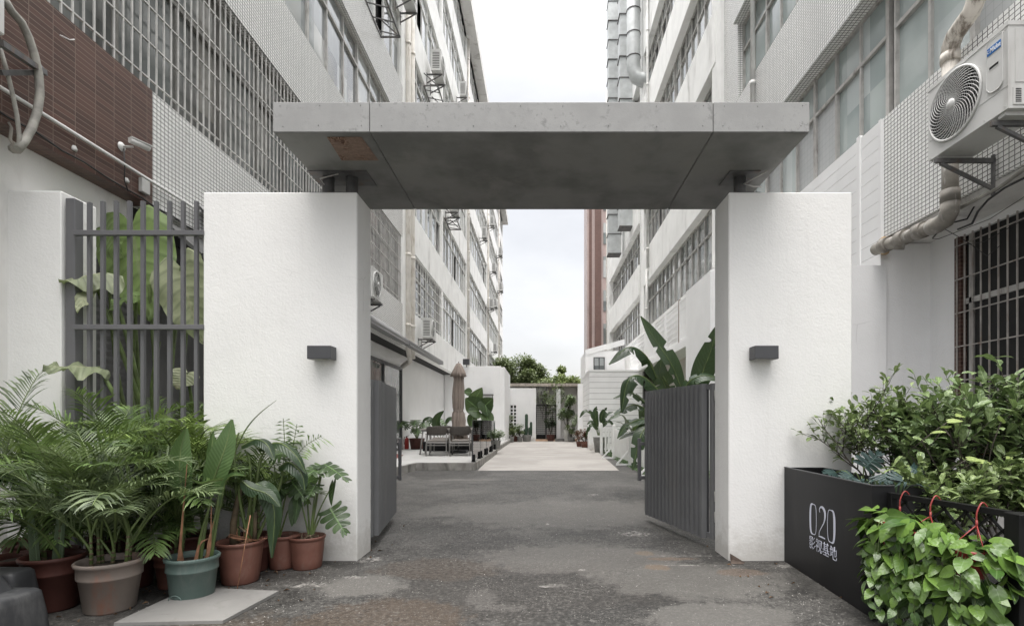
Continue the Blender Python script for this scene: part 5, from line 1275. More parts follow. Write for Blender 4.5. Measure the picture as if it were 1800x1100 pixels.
def palm(t, x, y, z, seed, n=12, H=1.0, L=1.0, mats=None, ll=.30, lw=.011, el=(1.0, 1.45), dr=(1.0, 2.0), canes=4, nl=30, azr=(0, 2*PI), hang=.35, spread=.08, cm=None):
    r_ = random.Random(seed); mb = MB(); st = MB()
    cs = []
    for k in range(canes):
        a = r_.uniform(0, 6.28); rr_ = r_.uniform(.01, spread); lean = r_.uniform(.0, .12); h_ = H*r_.uniform(.6, 1.0)
        p0 = V((rr_*math.cos(a), rr_*math.sin(a), z-.04)); p1 = p0+V((math.cos(a)*lean*h_, math.sin(a)*lean*h_, h_)); cs.append((p1, a))
        st.tube([p0, p0.lerp(p1, .5)+V((0,0,0)), p1], [.012, .010, .007], 7, 0)
        for q in range(5): pq = p0.lerp(p1, q/6+.08); st.tube([pq, pq+V((0,0,.012))], .0135-.0006*q, 7, 2)
    for i in range(int(n*1.45)):
        p1, a = cs[i % len(cs)]; p1 = p1-V((0,0,(H*.5*r_.random() if i >= n else 0))); az = r_.uniform(*azr) if azr[1]-azr[0] < 6 else 2.399*i+r_.uniform(-.3, .3)
        frond(mb, st, p1+V((0,0,-.05*r_.random())), az, L*r_.uniform(.75, 1.1), r_.uniform(*el), r_.uniform(*dr), nl, ll*r_.uniform(.85, 1.1), 0, lw, r_, hang)
    mb.build('foliage', mats or L_palm, t, local=True); st.build('stems', [m_stem, m_stem, m_stemb], t, local=True)

# ------------------------------------------------------------------ left foreground pots and palms
G1 = 'potted plants crowded along the left wall'
t = potted('potted_palm', 'bushy palm in a wide dirty beige pot, nearest the lower left corner', 'potted palm', -2.88, 3.50, .185, .335, m_pot_s, G1, taper=.76)
palm(t, 0, 0, .33, 11, 17, .30, .78, L_palmg, .27, .0105, (.75, 1.45), (.8, 1.9), 6, 26, spread=.12)
t = potted('potted_palm', 'tall palm in a dark red pot partly hidden behind the plastic barrier', 'potted palm', -3.28, 3.52, .17, .36, m_pot_d, G1)
palm(t, 0, 0, .35, 23, 13, .45, .85, L_palm, .28, .0105, (.8, 1.4), (.8, 1.9), 5, 28)
# snake plant leaves in the dark red pot
b = MB(); r_ = random.Random(3)
for (dx, dy, hh, ln) in ((-.03, -.08, .42, -.04), (.08, -.05, .60, .05), (.02, .03, .5, .02)):
    pth = bez([(dx, dy, .3), (dx+ln*.5, dy, .3+hh*.5), (dx+ln, dy-.02, .3+hh)], 8); ribbon(b, pth, lambda v: .034*(1-v**3)+.002, (0, -1, .1), fold=.35, nx=1)
b.build('banded_leaves', L_snake, t, local=True)
t = potted('potted_palm', 'palm in a small terracotta pot just behind the green pot', 'potted palm', -2.80, 3.98, .12, .25, m_pot_t, G1)
palm(t, 0, 0, .25, 31, 13, .35, .75, L_palm, .26, .0105, (.8, 1.45), (.8, 1.9), 5, 26)
t = potted('potted_palm', 'tall bright green palm behind the pots, its fronds reaching the fence', 'potted palm', -2.95, 4.36, .19, .32, m_pot_d, G1)
palm(t, 0, 0, .31, 47, 15, .62, .78, L_palm2, .30, .012, (.7, 1.3), (1.1, 2.2), 6, 32)
t = potted('potted_palm', 'darker palm filling the space below the slatted fence', 'potted palm', -3.5, 4.30, .19, .32, m_pot_d, G1)
palm(t, 0, 0, .31, 53, 15, .55, .80, L_palm, .30, .0115, (.8, 1.4), (.9, 2.0), 6, 30)
t = potted('potted_palm', 'palm against the white wall at the left edge with tall thin fronds', 'potted palm', -4.0, 4.15, .2, .32, m_pot_d, G1)
palm(t, 0, 0, .31, 61, 15, .50, .95, L_palm2, .30, .0105, (.9, 1.45), (.9, 1.8), 6, 32)
t = potted('potted_palm', 'leafy palm with arching fronds just left of the gate pillar face', 'potted palm', -2.45, 4.42, .17, .30, m_pot_d, G1)
palm(t, 0, 0, .30, 77, 12, .34, .62, L_palm, .24, .0105, (.8, 1.45), (.9, 1.9), 5, 26, spread=.06)
t = potted('potted_palm', 'short full palm tucked low between the grey pot and the fence', 'potted palm', -3.12, 4.0, .16, .28, m_pot_d, G1)
palm(t, 0, 0, .27, 83, 13, .22, .62, L_palm, .25, .0105, (.35, 1.3), (.9, 1.9), 6, 28, spread=.12)
t = potted('potted_palm', 'short dark palm low against the left wall', 'potted palm', -3.72, 3.98, .16, .28, m_pot_d, G1)
palm(t, 0, 0, .27, 84, 14, .25, .70, L_palm, .27, .0105, (.4, 1.35), (.9, 1.9), 6, 28, spread=.12)
t = potted('potted_palm', 'palm at the left edge whose feathery frond stands against the white wall', 'potted palm', -3.72, 3.72, .18, .30, m_pot_d, G1)
mbf = MB(); st = MB(); r_ = random.Random(5)
frond(mbf, st, (-.12, -.05, .32), R(80), 1.35, R(88), .55, 44, .36, 0, .0095, r_, .30, .35)
frond(mbf, st, (-.05, .0, .32), R(20), 1.1, R(72), 1.7, 34, .30, 0, .0095, r_, .35, .3)
frond(mbf, st, (.0, .0, .32), R(-20), 1.0, R(60), 1.9, 34, .30, 0, .0095, r_, .35, .3)
frond(mbf, st, (-.05, -.1, .32), R(-60), .8, R(60), 1.7, 30, .30, 0, .0095, r_, .45, .3)
frond(mbf, st, (.05, .1, .32), R(45), 1.1, R(75), 1.5, 34, .32, 0, .0095, r_, .35, .3)
mbf.build('foliage', L_palmg, t, local=True); st.build('stems', [m_stem, m_stem, m_stemb], t, local=True)

# bird of paradise in the green pot
t = potted('potted_paddle_plant', 'paddle leaved plant with tall upright leaves in a green plastic pot', 'potted plant', -2.49, 3.74, .165, .300, m_pot_g, G1, taper=.82)
b = MB(); bb = [(0,0),(.075,0),(.075,.05),(.05,.085),(0,.09)]
b.tube([(-.03+.05*math.cos(a), -.140-.0, .0+.07*math.sin(a)*.75) for a in [PI*k/10 for k in range(11)]], .0035, 5); b.build('pot_foot_arch', m_pot_g, t, local=True)
o0 = V(t.location)
def lp(px, py, Y): return P(px, py, Y)-o0
bl = MB(); bs = MB()
def paddle(stempts, bladepts, W, up, tears=None, fold=.35, wave=.0, sm=0, n=18, mb=bl, sb=bs, r0=.013, m=0, vs_=1.0, droop=0):
    sp = bez(stempts, 8); sb.tube(sp, [r0*(1-.5*i/8) for i in range(9)], 7, sm, cap=False)
    bp = bez(bladepts, n); ribbon(mb, bp, lambda v: W*(max(0, math.sin(PI*min(.985, .04+v*.96)**.80))**.7), up, m, fold, 3, wave, 3, 0, tears, 0, droop, vs_)
    sb.tube(bp, [r0*.5*(1-.85*i/n)+.0005 for i in range(n+1)], 6, sm, cap=False)
paddle([lp(318, 985, 3.74), lp(322, 900, 3.72), lp(326, 860, 3.70)], [lp(326, 880, 3.70), lp(316, 835, 3.69), lp(318, 790, 3.69), lp(328, 752, 3.70)], .072, (.8, -1, 0), fold=.5)
paddle([lp(352, 985, 3.74), lp(362, 920, 3.74), lp(372, 870, 3.74)], [lp(366, 868, 3.74), lp(384, 820, 3.72), lp(398, 780, 3.73), lp(408, 737, 3.76)], .085, (.2, -1, .1), fold=.25)
paddle([lp(345, 985, 3.72), lp(356, 930, 3.66), lp(372, 880, 3.60)], [lp(392, 842, 3.60), lp(372, 846, 3.55), lp(352, 850, 3.50), lp(336, 842, 3.47)], .05, (0, .2, 1), fold=.3)
paddle([lp(362, 985, 3.76), lp(380, 900, 3.80), lp(386, 860, 3.82)], [lp(372, 850, 3.82), lp(371, 810, 3.84), lp(373, 780, 3.85), lp(375, 758, 3.86)], .03, (.5, -1, 0), fold=.6)
paddle([lp(370, 985, 3.76), lp(384, 900, 3.7), lp(392, 880, 3.66)], [lp(388, 890, 3.66), lp(396, 850, 3.66), lp(410, 835, 3.62), lp(432, 836, 3.58)], .022, (0, -1, 1), fold=.7)
bl.build('foliage', L_strel, t, local=True); bs.build('stems', m_stem, t, local=True)
b = MB()
for (a, c, e_) in (((316, 985), (320, 930), (329, 815)), ((322, 985), (318, 960), (321, 930)), ((366, 985), (368, 950), (376, 915)), ((345, 985), (352, 955), (366, 946)), ((360, 985), (370, 960), (372, 880))):
    pth = bez([lp(*a, 3.70), lp(*c, 3.68), lp(*e_, 3.69)], 6); ribbon(b, pth, lambda v: .012*(1-v)+.002, (0, -1, 0), fold=.5, nx=1)
b.build('dry_sheaths', m_dry, t, local=True)

# big terracotta pot: drooping paddle / elephant plant with cut canes
t = potted('potted_plant', 'drooping dark leaved plant with a thick brown cane in the large terracotta pot', 'potted plant', -2.355, 4.10, .165, .325, m_pot_t, G1, 24)
o0 = V(t.location); bl = MB(); bs = MB()
def P3(px, py, Y): return P(px, py, Y)-o0
def droopleaf(st_, bl_, W, up, **k): paddle([P3(*q) for q in st_], [P3(*q) for q in bl_], W, up, mb=bl, sb=bs, **k)
droopleaf([(432, 950, 4.1), (440, 880, 4.08), (450, 850, 4.05)], [(450, 850, 4.05), (468, 862, 4.02), (482, 900, 4.0), (478, 980, 3.98)], .075, (.7, -1, .2), fold=-.5, wave=.01)
droopleaf([(436, 950, 4.1), (420, 870, 4.05), (425, 845, 4.0)], [(425, 845, 4.0), (442, 858, 3.97), (470, 868, 3.95), (492, 890, 3.93)], .055, (.1, -1, .8), fold=-.4, tears=[(1, .5, .6, .03)])
droopleaf([(420, 950, 4.15), (412, 800, 4.2), (420, 760, 4.22)], [(412, 795, 4.2), (432, 755, 4.2), (455, 728, 4.2), (486, 703, 4.2)], .006, (0, -1, .5), fold=.3)
droopleaf([(440, 950, 4.15), (455, 820, 4.2), (470, 785, 4.2)], [(455, 790, 4.2), (490, 778, 4.15), (520, 800, 4.1), (538, 832, 4.08)], .05, (.2, -.6, 1), fold=-.5)
droopleaf([(440, 950, 4.15), (440, 820, 4.2), (430, 790, 4.2)], [(425, 785, 4.2), (450, 772, 4.15), (470, 782, 4.1), (482, 808, 4.05)], .055, (.2, -.6, 1), fold=-.4)
droopleaf([(450, 950, 4.15), (490, 860, 4.2), (498, 820, 4.2)], [(490, 822, 4.2), (508, 812, 4.15), (530, 832, 4.1), (536, 862, 4.08)], .06, (.3, -.7, 1), fold=-.5)
bl.build('foliage', L_streld, t, local=True); bs.build('stems', m_stem, t, local=True)
b = MB(); b.tube([P3(412, 955, 4.08), P3(410, 920, 4.08), P3(418, 880, 4.06), P3(424, 850, 4.07)], [.034, .024, .02, .012], 9); b.tube([P3(420, 925, 4.04), P3(432, 935, 3.97)], .008, 6)
b.tube([P3(448, 955, 4.1), P3(449, 900, 4.1)], .014, 8); b.build('cane', m_stemb, t, local=True)
b = MB(); b.tube([P3(417, 1034, 3.86), P3(430, 960, 3.88), P3(440, 905, 3.95)], .004, 5)
r_ = random.Random(9)
for k in range(16): b.tube([P3(r_.uniform(405, 460), 950, 4.1), P3(r_.uniform(400, 475), r_.uniform(925, 960), 4.02)], .003, 4)
b.build('dry_twigs', m_dry, t, local=True)

# hidden pot with split leaves + the small terracotta pot with the split-leaf plant
def petiole_leaf(kind, mbl, mbs, base, mid, leafbase, tip, W, up, **k):
    mbs.tube(bez([base, mid, leafbase], 8), [.009-.0005*i for i in range(9)], 6, 0, cap=False)
    (monstera if kind == 'm' else heart)(mbl, leafbase, tip, W, up, **k)
t = potted('potted_plant', 'low leafy plant in the dark pot squeezed between two terracotta pots', 'potted plant', -2.22, 4.50, .132, .285, m_pot_t, G1, 20)
o0 = V(t.location); bl = MB(); bs = MB()
for (mid, lb_, tp, W, up) in (((478, 880), (470, 840), (500, 862), .09, (0,-1,.9)), ((480, 880), (488, 860), (470, 900), .08, (.2,-1,.3)), ((500, 880), (512, 845), (535, 875), .10, (.1,-1,.6)), ((505, 900), (520, 880), (512, 925), .05, (.3,-1,.2)), ((490, 900), (480, 800), (510, 790), .09, (0, -1, 1)), ((490, 900), (500, 830), (520, 840), .08, (0,-1,1))):
    petiole_leaf('m' if W > .085 else 'h', bl, bs, P3(487, 960, 4.5), P3(*mid, 4.48), P3(*lb_, 4.46), P3(*tp, 4.38), W, up)
bl.build('foliage', L_monst, t, local=True); bs.build('stems', m_stem, t, local=True)
t = potted('potted_monstera', 'split leaf plant in the small terracotta pot closest to the left pillar corner', 'potted plant', -2.01, 4.50, .143, .275, m_pot_t, G1, 26, taper=.82)
o0 = V(t.location); bl = MB(); bs = MB(); by = MB()
cb = (545, 950, 4.5)
L_ = [('m', (560, 850), (566, 818), (538, 832), .13, (.1,-.5,1)), ('m', (560, 860), (570, 815), (612, 838), .10, (.2,-.4,1)), ('m', (565, 905), (580, 893), (606, 935), .12, (.3,-1,.35)),
      ('h', (560, 900), (586, 848), (578, 888), .055, (-.8,-1,.1)), ('h', (535, 905), (524, 860), (522, 920), .045, (1,-.8,.1)), ('m', (552, 880), (556, 850), (540, 872), .07, (0,-1,.5))]
for i, (k_, mid, lb_, tp, W, up) in enumerate(L_): petiole_leaf(k_, bl, bs, P3(*cb), P3(*mid, 4.49), P3(*lb_, 4.48), P3(*tp, 4.36), W, up)
for (mid, lb_, tp, W, up) in (((540, 880), (532, 840), (538, 885), .11, (0,-1,.2)), ((540, 880), (530, 852), (560, 838), .05, (0,-1,.8))): petiole_leaf('m' if W > .1 else 'h', by, bs, P3(*cb), P3(*mid, 4.56), P3(*lb_, 4.55), P3(*tp, 4.50), W, up)
by2 = by.build('young_leaves', L_monstl, t, local=True); bl.build('foliage', L_monst, t, local=True); bs.build('stems', m_stem, t, local=True)
b = MB(); q0 = P3(545, 945, 4.46)
for k in range(10): b.tube([q0+V((r_.uniform(-.07,.07), r_.uniform(-.05,.05), -.02)), q0+V((r_.uniform(-.09,.09), r_.uniform(-.06,.06), .03))], .006, 5)
b.build('aerial_roots', m_stemb, t, local=True)
# thin dry frond sticking up beside the pillar
t = thing('dry_frond', 'wispy half dry palm frond standing above the pots against the white pillar', 'frond', P(500, 940, 4.55))
o0 = V(t.location); b = MB(); st = MB()
for pts, n_, cl in (([(470, 930), (495, 850), (512, 800), (522, 745)], 16, 0), ([(480, 930), (505, 840), (530, 790), (566, 765)], 16, 1), ([(470, 930), (488, 850), (500, 800), (498, 735)], 12, 0)):
    pp = bez([P3(x, y, 4.58) for x, y in pts], 14); st.tube(pp, .003, 4, cap=False)
    for k in range(6, 14):
        for sd_ in (-1, 1):
            for q in (0, .5):
                a = pp[k].lerp(pp[k+1], q); tt = (pp[k+1]-pp[k]).normalized(); s_ = tt.cross(V((0,-1,0))).normalized()
                l_ = r_.uniform(.05, .14); d = (tt*.8+s_*sd_).normalized(); b.add([a, a+tt*.006, a+d*l_*.6+V((0,0,-.01)), a+d*l_+V((r_.uniform(-.02,.02), -.02, -.045))], [(0,1,2), (1,3,2)], 0)
b.build('foliage', L_palm, t, local=True); st.build('stems', m_stem, t, local=True)

# ------------------------------------------------------------------ elephant ear behind the fence
t = thing('elephant_ear_plant', 'huge pale green elephant ear leaves pressing through the slatted fence', 'plant', (-3.75, 5.5, 0))
o0 = V(t.location); bl = MB(); bp = MB(); bs = MB()
def ear(mbx, lb_, tp, W, up, Y0, Y1, mid, **k):
    bs.tube(bez([V((r_.uniform(-.12,.12), r_.uniform(-.1,.1), 0)), P3(*mid, Y0+.1), P3(*lb_, Y0)], 10), [.028-.0016*i for i in range(11)], 8, 0, cap=False)
    heart(mbx, P3(*lb_, Y0), P3(*tp, Y1), W, up, 0, 12, 4, **k)
ear(bl, (232, 395), (255, 560), .40, (.1,-1,.05), 5.65, 5.35, (250, 700), wave=.03, fold=.12, bend=.05, droop=.2)
ear(bl, (185, 400), (205, 450), .22, (-.5,-1,.2), 5.6, 5.4, (215, 700), wave=.02)
ear(bp, (318, 470), (345, 600), .30, (-.1,-1,.2), 5.4, 5.25, (300, 720), wave=.03, fold=.3)
ear(bp, (330, 655), (308, 682), .14, (.2,-1,.4), 5.3, 5.2, (340, 760), wave=.01)
ear(bl, (240, 520), (180, 545), .20, (.1,-.2,1), 5.3, 5.1, (240, 700), wave=.03)
ear(bp, (185, 478), (102, 490), .21, (.1,-.8,.9), 5.0, 4.62, (225, 600), wave=.035, fold=-.5, bend=.05)
ear(bp, (165, 495), (132, 540), .09, (.4,-1,.3), 4.95, 4.6, (215, 620), wave=.02)
ear(bp, (172, 645), (76, 640), .15, (.0,-.75,.8), 4.75, 4.4, (215, 720), wave=.05, fold=-.2, bend=.06)
for (x0, x1, yt) in ((235, 228, 470), (280, 262, 500), (300, 318, 480), (318, 330, 560), (268, 280, 600)): bs.tube(bez([V((0,0,0)), P3(x0, 720, 5.5), P3(x1, yt, 5.45)], 8), .016, 7, 0, cap=False)
bl.build('foliage', L_taro, t, local=True); bp.build('pale_leaves', L_tarop, t, local=True); bs.build('stems', m_stem, t, local=True)
t = thing('palm_clump', 'dark palm clump growing behind the fence at the foot of the elephant ear', 'palm', (-3.6, 5.6, 0)); palm(t, 0, 0, .1, 91, 16, .9, 1.0, L_palm, .32, .012, (.8, 1.4), (.8, 1.8), 6, 26, spread=.4)

# ------------------------------------------------------------------ big paddle plant behind the right gate leaf
t = thing('giant_paddle_plant', 'tall dark giant paddle plant with torn arching leaves behind the right gate leaf', 'plant', (2.35, 9.0, 0))
o0 = V(t.location); bl = MB(); bs = MB(); rq = random.Random(12)
def tr(n, seed):
    q = random.Random(seed); return [(q.choice((-1, 1)), q.uniform(.15, .9), q.uniform(.7, .95), .022) for _ in range(n)]
def gl(st_, bl_, W, up, n=6, fold=.25, seed=1, **k): paddle([P3(*q) for q in st_], [P3(*q) for q in bl_], W, up, tears=tr(n, seed), mb=bl, sb=bs, n=40, fold=fold, r0=.026, **k)
gl([(1195, 860, 9), (1200, 720, 9), (1196, 680, 8.9)], [(1200, 690, 8.9), (1180, 640, 8.8), (1150, 595, 8.75), (1126, 556, 8.7)], .20, (.7, -1, .3), 5, .15, 1)
gl([(1200, 860, 9), (1190, 720, 8.9), (1165, 660, 8.8)], [(1155, 665, 8.8), (1135, 625, 8.7), (1105, 610, 8.6), (1070, 640, 8.5)], .19, (-.1, -.6, 1), 5, -.25, 2, droop=.2)
gl([(1200, 860, 9), (1185, 730, 8.8), (1165, 700, 8.6)], [(1162, 690, 8.6), (1130, 662, 8.5), (1105, 668, 8.4), (1092, 725, 8.35)], .18, (-.2, -.6, 1), 6, -.25, 3, droop=.3)
gl([(1200, 860, 9), (1185, 720, 8.9), (1178, 700, 8.9)], [(1178, 700, 8.9), (1168, 675, 8.9), (1160, 655, 8.9), (1163, 630, 8.95)], .17, (-.3, -1, .2), 2, .1, 4)
gl([(1205, 860, 9), (1215, 720, 8.9), (1222, 690, 8.8)], [(1222, 690, 8.8), (1237, 650, 8.7), (1250, 615, 8.6), (1262, 570, 8.5)], .20, (-.6, -1, .2), 2, .1, 5)
gl([(1205, 860, 9), (1210, 720, 8.8), (1215, 690, 8.6)], [(1200, 688, 8.6), (1215, 668, 8.5), (1240, 660, 8.4), (1275, 670, 8.3)], .16, (0, -.7, 1), 3, -.2, 6)
gl([(1195, 860, 9), (1165, 770, 8.8), (1140, 730, 8.7)], [(1160, 735, 8.7), (1120, 712, 8.6), (1095, 720, 8.5), (1070, 738, 8.4)], .12, (0, -.5, 1), 7, -.2, 7)
gl([(1195, 860, 9), (1160, 780, 8.8), (1145, 755, 8.6)], [(1165, 748, 8.6), (1140, 735, 8.5), (1105, 745, 8.4), (1085, 770, 8.35)], .13, (0, -.4, 1), 7, -.2, 8)
gl([(1195, 870, 9), (1160, 770, 8.6), (1140, 745, 8.4)], [(1142, 742, 8.4), (1128, 762, 8.3), (1120, 790, 8.25), (1112, 826, 8.2)], .125, (-.5, -1, .4), 9, .1, 9)
gl([(1195, 860, 9), (1165, 790, 8.9), (1140, 770, 8.8)], [(1150, 765, 8.8), (1130, 758, 8.7), (1105, 762, 8.6), (1088, 772, 8.5)], .08, (0, -.4, 1), 5, -.2, 10)
gl([(1195, 860, 9), (1170, 740, 9.0), (1150, 720, 9)], [(1150, 725, 9), (1125, 700, 9), (1105, 690, 9), (1078, 700, 9)], .10, (0, -.6, 1), 5, -.2, 11)
bl.build('foliage', L_streld, t, local=True); bs.build('stems', m_stem, t, local=True)
b = MB(); pot_mesh(b, .32, .5); b.build('pot', m_pot_c, t, local=True)

# ------------------------------------------------------------------ shrubs in the black planter, right
def shrub(t, cx, cy, z0, stems, leafmb, twigmb, seed, up=1.1, spread=.55, leafL=.05, lw=.35, gens=3, dens=1.0, lean=(0,0), bare=.25, base=0):
    r_ = random.Random(seed)
    def leafat(p, d):
        s_ = leafL*r_.uniform(.6, 1.25); d = (d*.6+V((r_.uniform(-1.1,1.1), r_.uniform(-1.1,1.1), r_.uniform(-.6,.7)))).normalized(); n_ = V((r_.uniform(-.5,.5), r_.uniform(-.5,.5), 1)).normalized()
        pth = [p, p+d*s_*.5, p+d*s_*.85-n_*s_*.05, p+d*s_-n_*s_*.12]
        ribbon(leafmb, [V(q) for q in pth], lambda v: s_*lw*(.10, .95, .7, .02)[min(3, int(v*3+.5))], n_, 0, .25, 1)
    def grow(p, d, L, r, g):
        n = 5; pts = [p]
        for i in range(n):
            d = (d+V((r_.uniform(-.22,.22), r_.uniform(-.22,.22), r_.uniform(-.08,.18)))).normalized(); p = p+d*L/n; pts.append(p.copy())
            if g < gens and i >= 1:
                for _ in range(r_.choice((0, 1, 1, 2)) if g else r_.choice((1, 1, 2))):
                    dd = (d*.8+V((r_.uniform(-1,1), r_.uniform(-1,1), r_.uniform(-.15,.75)))).normalized(); grow(p.copy(), dd, L*r_.uniform(.42, .68), r*.6, g+1)
            if g >= gens-1:
                for _ in range(int(2*dens+r_.random())): leafat(p, d)
        if g >= gens-1:
            for _ in range(int(3*dens)): leafat(p, d)
        twigmb.tube(pts, [r*(1-.6*i/n) for i in range(n+1)], 5 if g < 2 else 3, 0, cap=False)
    for k in range(6 if base else 0):
        a = r_.uniform(0, 6.28); q = V((cx+.15*math.cos(a), cy+.12*math.sin(a), z0)); twigmb.tube(bez([(cx+.03*math.cos(a), cy+.03*math.sin(a), -base), (q.x*.7+cx*.3+.02, q.y, -base*.45), q+V((0,0,.12))], 6), .010, 6, 0, cap=False)
    for k in range(stems):
        a = r_.uniform(0, 6.28); q = r_.uniform(0, 1)
        d = V((math.cos(a)*q*spread+lean[0], math.sin(a)*q*spread+lean[1], 1)).normalized()
        grow(V((cx+.10*math.cos(a)*q*2, cy+.1*math.sin(a)*q*2, z0)), d, up*r_.uniform(.55, .75), .009, 0)
pb = thing('planter_box', 'long black metal planter box with white lettering beside the right pillar', 'planter', (2.4, 4.0, 0))
b = MB()
x0, x1, y0, y1, h = 2.12, 3.35, 3.33, 4.70, .842
# tapering footprint: side face runs slightly outward with distance
def qbox(b, pts, z0, z1):
    n = len(pts); vs = [(x, y, z0) for x, y in pts]+[(x, y, z1) for x, y in pts]
    b.add(vs, [tuple(range(n-1, -1, -1)), tuple(range(n, 2*n))]+[(k, (k+1) % n, n+(k+1) % n, n+k) for k in range(n)])
w_ = .012
qbox(b, [(2.105, 3.33), (2.117, 3.33), (2.197, 4.70), (2.185, 4.70)], .0, h)
qbox(b, [(2.118, 3.33), (2.47, 3.33), (2.47, 3.342), (2.118, 3.342)], .0, h)
qbox(b, [(2.197, 4.69), (2.53, 4.69), (2.53, 4.702), (2.197, 4.702)], .0, h-.001); qbox(b, [(2.458, 3.343), (2.47, 3.343), (2.53, 4.687), (2.518, 4.687)], 0, h)
b.build('box', m_black, pb)
b = MB(); qbox(b, [(2.12, 3.345), (2.456, 3.345), (2.516, 4.685), (2.198, 4.685)], .5, .77); b.build('soil', m_soil, pb)
b = MB(); b.beam((2.111, 3.33, h+.003), (2.191, 4.70, h+.003), .022, .006); b.beam((2.10, 3.336, h+.0035), (2.475, 3.336, h+.0035), .022, .006); b.build('rim', m_lamp, pb)
# lettering on the side face: local frame  x along +Y reversed (reads left=far to right=near)
pn0 = V((2.105, 3.33, 0)); dv = (V((2.105, 3.33, 0))-V((2.185, 4.70, 0))).normalized(); nv = V((0,0,1)).cross(dv)*-1
nv = V((dv.y, -dv.x, 0)).normalized()
if nv.x > 0: nv = -nv
def face_pt(px, py):   # hit of the photo ray with the planter side face
    d = V(((px-VX)/F, 1, -(py-VY)/F)); o = V((0,0,CH)); k = (pn0-o).dot(nv)/d.dot(nv); return o+d*k
MT = Matrix((( dv.x, 0, nv.x, 0), (dv.y, 0, nv.y, 0), (0, 1, 0, 0), (0,0,0,1)))
def on_face(c): return Matrix.Translation(V(c)+nv*.0015) @ MT
# numerals 0 2 0 in a tall high-contrast face
def stroke(mb, c, pts, wds, ext=.0012):
    N = len(pts); L_ = []; R_ = []
    for i in range(N):
        a = V((pts[max(i-1,0)][0], pts[max(i-1,0)][1])); d_ = V((pts[min(i+1,N-1)][0], pts[min(i+1,N-1)][1])); t2 = (d_-a).normalized(); n2 = V((-t2.y, t2.x))
        p = V(pts[i]); L_.append(p+n2*wds[i]/2); R_.append(p-n2*wds[i]/2)
    vs = [(q.x, q.y, 0) for q in L_+R_]+[(q.x, q.y, ext) for q in L_+R_]; n2_ = 2*N
    fs = []
    for i in range(N-1):
        for o_2 in (0, n2_): fs.append((o_2+i, o_2+i+1, o_2+N+i+1, o_2+N+i))
        fs.append((i, i+1, n2_+i+1, n2_+i)); fs.append((N+i, N+i+1, n2_+N+i+1, n2_+N+i))
    mb.add(vs, fs, 0, False, None, on_face(c))
nb_ = MB(); cA = face_pt(1432, 912); cB = face_pt(1444, 918); cC = face_pt(1456, 923)
c0a, c1a = face_pt(1423, 915), face_pt(1468, 918); wd_ = (c1a-c0a).length; hgt = (face_pt(1445, 889).z-face_pt(1445, 947).z)
def zero(c, thick_left=True):
    pts = []; wds = []; n = 40; a_, b_2 = wd_*.125, hgt*.47
    for i in range(n+1):
        a = 2*PI*i/n; x = a_*math.cos(a); e = abs(math.cos(a))**.45*math.copysign(1, math.cos(a)); f_ = abs(math.sin(a))**.8*math.copysign(1, math.sin(a))
        pts.append((a_*e, b_2*f_)); k = (-math.cos(a) if thick_left else math.cos(a)); wds.append(wd_*(.014+.055*max(0, k)**.6))
    stroke(nb_, c, pts, wds)
mid = face_pt(1445, 918)
u0, u1, u2 = -wd_*.34, 0, wd_*.34
zero(mid+dv*u0); zero(mid+dv*u2, False)
a_, b_2 = wd_*.125, hgt*.47
two = [(-a_*.6, b_2*.62), (-a_*.75, b_2*.80), (-a_*.3, b_2*.98), (a_*.4, b_2*.96), (a_*.95, b_2*.72), (a_*.95, b_2*.35), (a_*.6, b_2*.02), (-a_*.1, -b_2*.32), (-a_*.75, -b_2*.66), (-a_*.85, -b_2*.88)]
tp2 = bez([(x, y, 0) for x, y in two], 30)
stroke(nb_, mid, [(q.x, q.y) for q in tp2], [wd_*(.014+.052*math.exp(-((i-13)/6)**2)) for i in range(31)])
stroke(nb_, mid, [(-a_*.95, -b_2*.95), (0, -b_2*.93), (a_*1.0, -b_2*.95)], [wd_*.02, wd_*.03, wd_*.02])
nb_.build('numerals', m_label, pb)
cz = face_pt(1446, 964); o = text_part('lettering', '影视基地', .062, m_label, pb, Matrix.Translation(-V(pb.location)) @ on_face(cz), .0008, off=-.0009)
def fit_text(o, Wt):
    xs_ = [v.co for v in o.data.vertices]; q = [c.dot(dv) for c in xs_]; return max(q)-min(q)
wt_ = fit_text(o, 0); want = (face_pt(1469, 966)-face_pt(1422, 960)).length; k = want/max(wt_, 1e-4)
cl = cz-V(pb.location)
for v in o.data.vertices: v.co = cl+(v.co-cl)*k

# plants in planter
sh = thing('leafy_shrub', 'twiggy small leaved shrub at the back of the black planter, against the pillar', 'shrub', (2.88, 4.35, .7))
lm, tm = MB(), MB()
shrub(sh, .05, .0, 0, 14, lm, tm, 5, .68, .42, .075, .24, 2, .42, base=.62)
shrub(sh, .50, .0, 0, 11, lm, tm, 6, .62, .45, .075, .24, 2, .42, base=.62)
lm.build('foliage', L_ficus, sh, local=True); tm.build('twigs', m_bark, sh, local=True)
sh = thing('leafy_shrub', 'taller broad leaved shrub at the right edge above the lattice panel', 'shrub', (3.35, 3.80, .55))
lm, tm = MB(), MB()
shrub(sh, .05, .0, 0, 10, lm, tm, 15, .94, .40, .105, .22, 2, .42, base=.5)
shrub(sh, -.35, .25, 0, 8, lm, tm, 17, .75, .45, .09, .23, 2, .42, base=.5)
shrub(sh, .35, -.1, 0, 12, lm, tm, 16, 1.08, .42, .108, .22, 2, .45, base=.5)
lm.build('foliage', L_ficusl, sh, local=True); tm.build('twigs', m_bark, sh, local=True)
sh = thing('leafy_shrub', 'dense dark undergrowth shrub behind the lattice panel', 'shrub', (2.85, 3.55, .35))
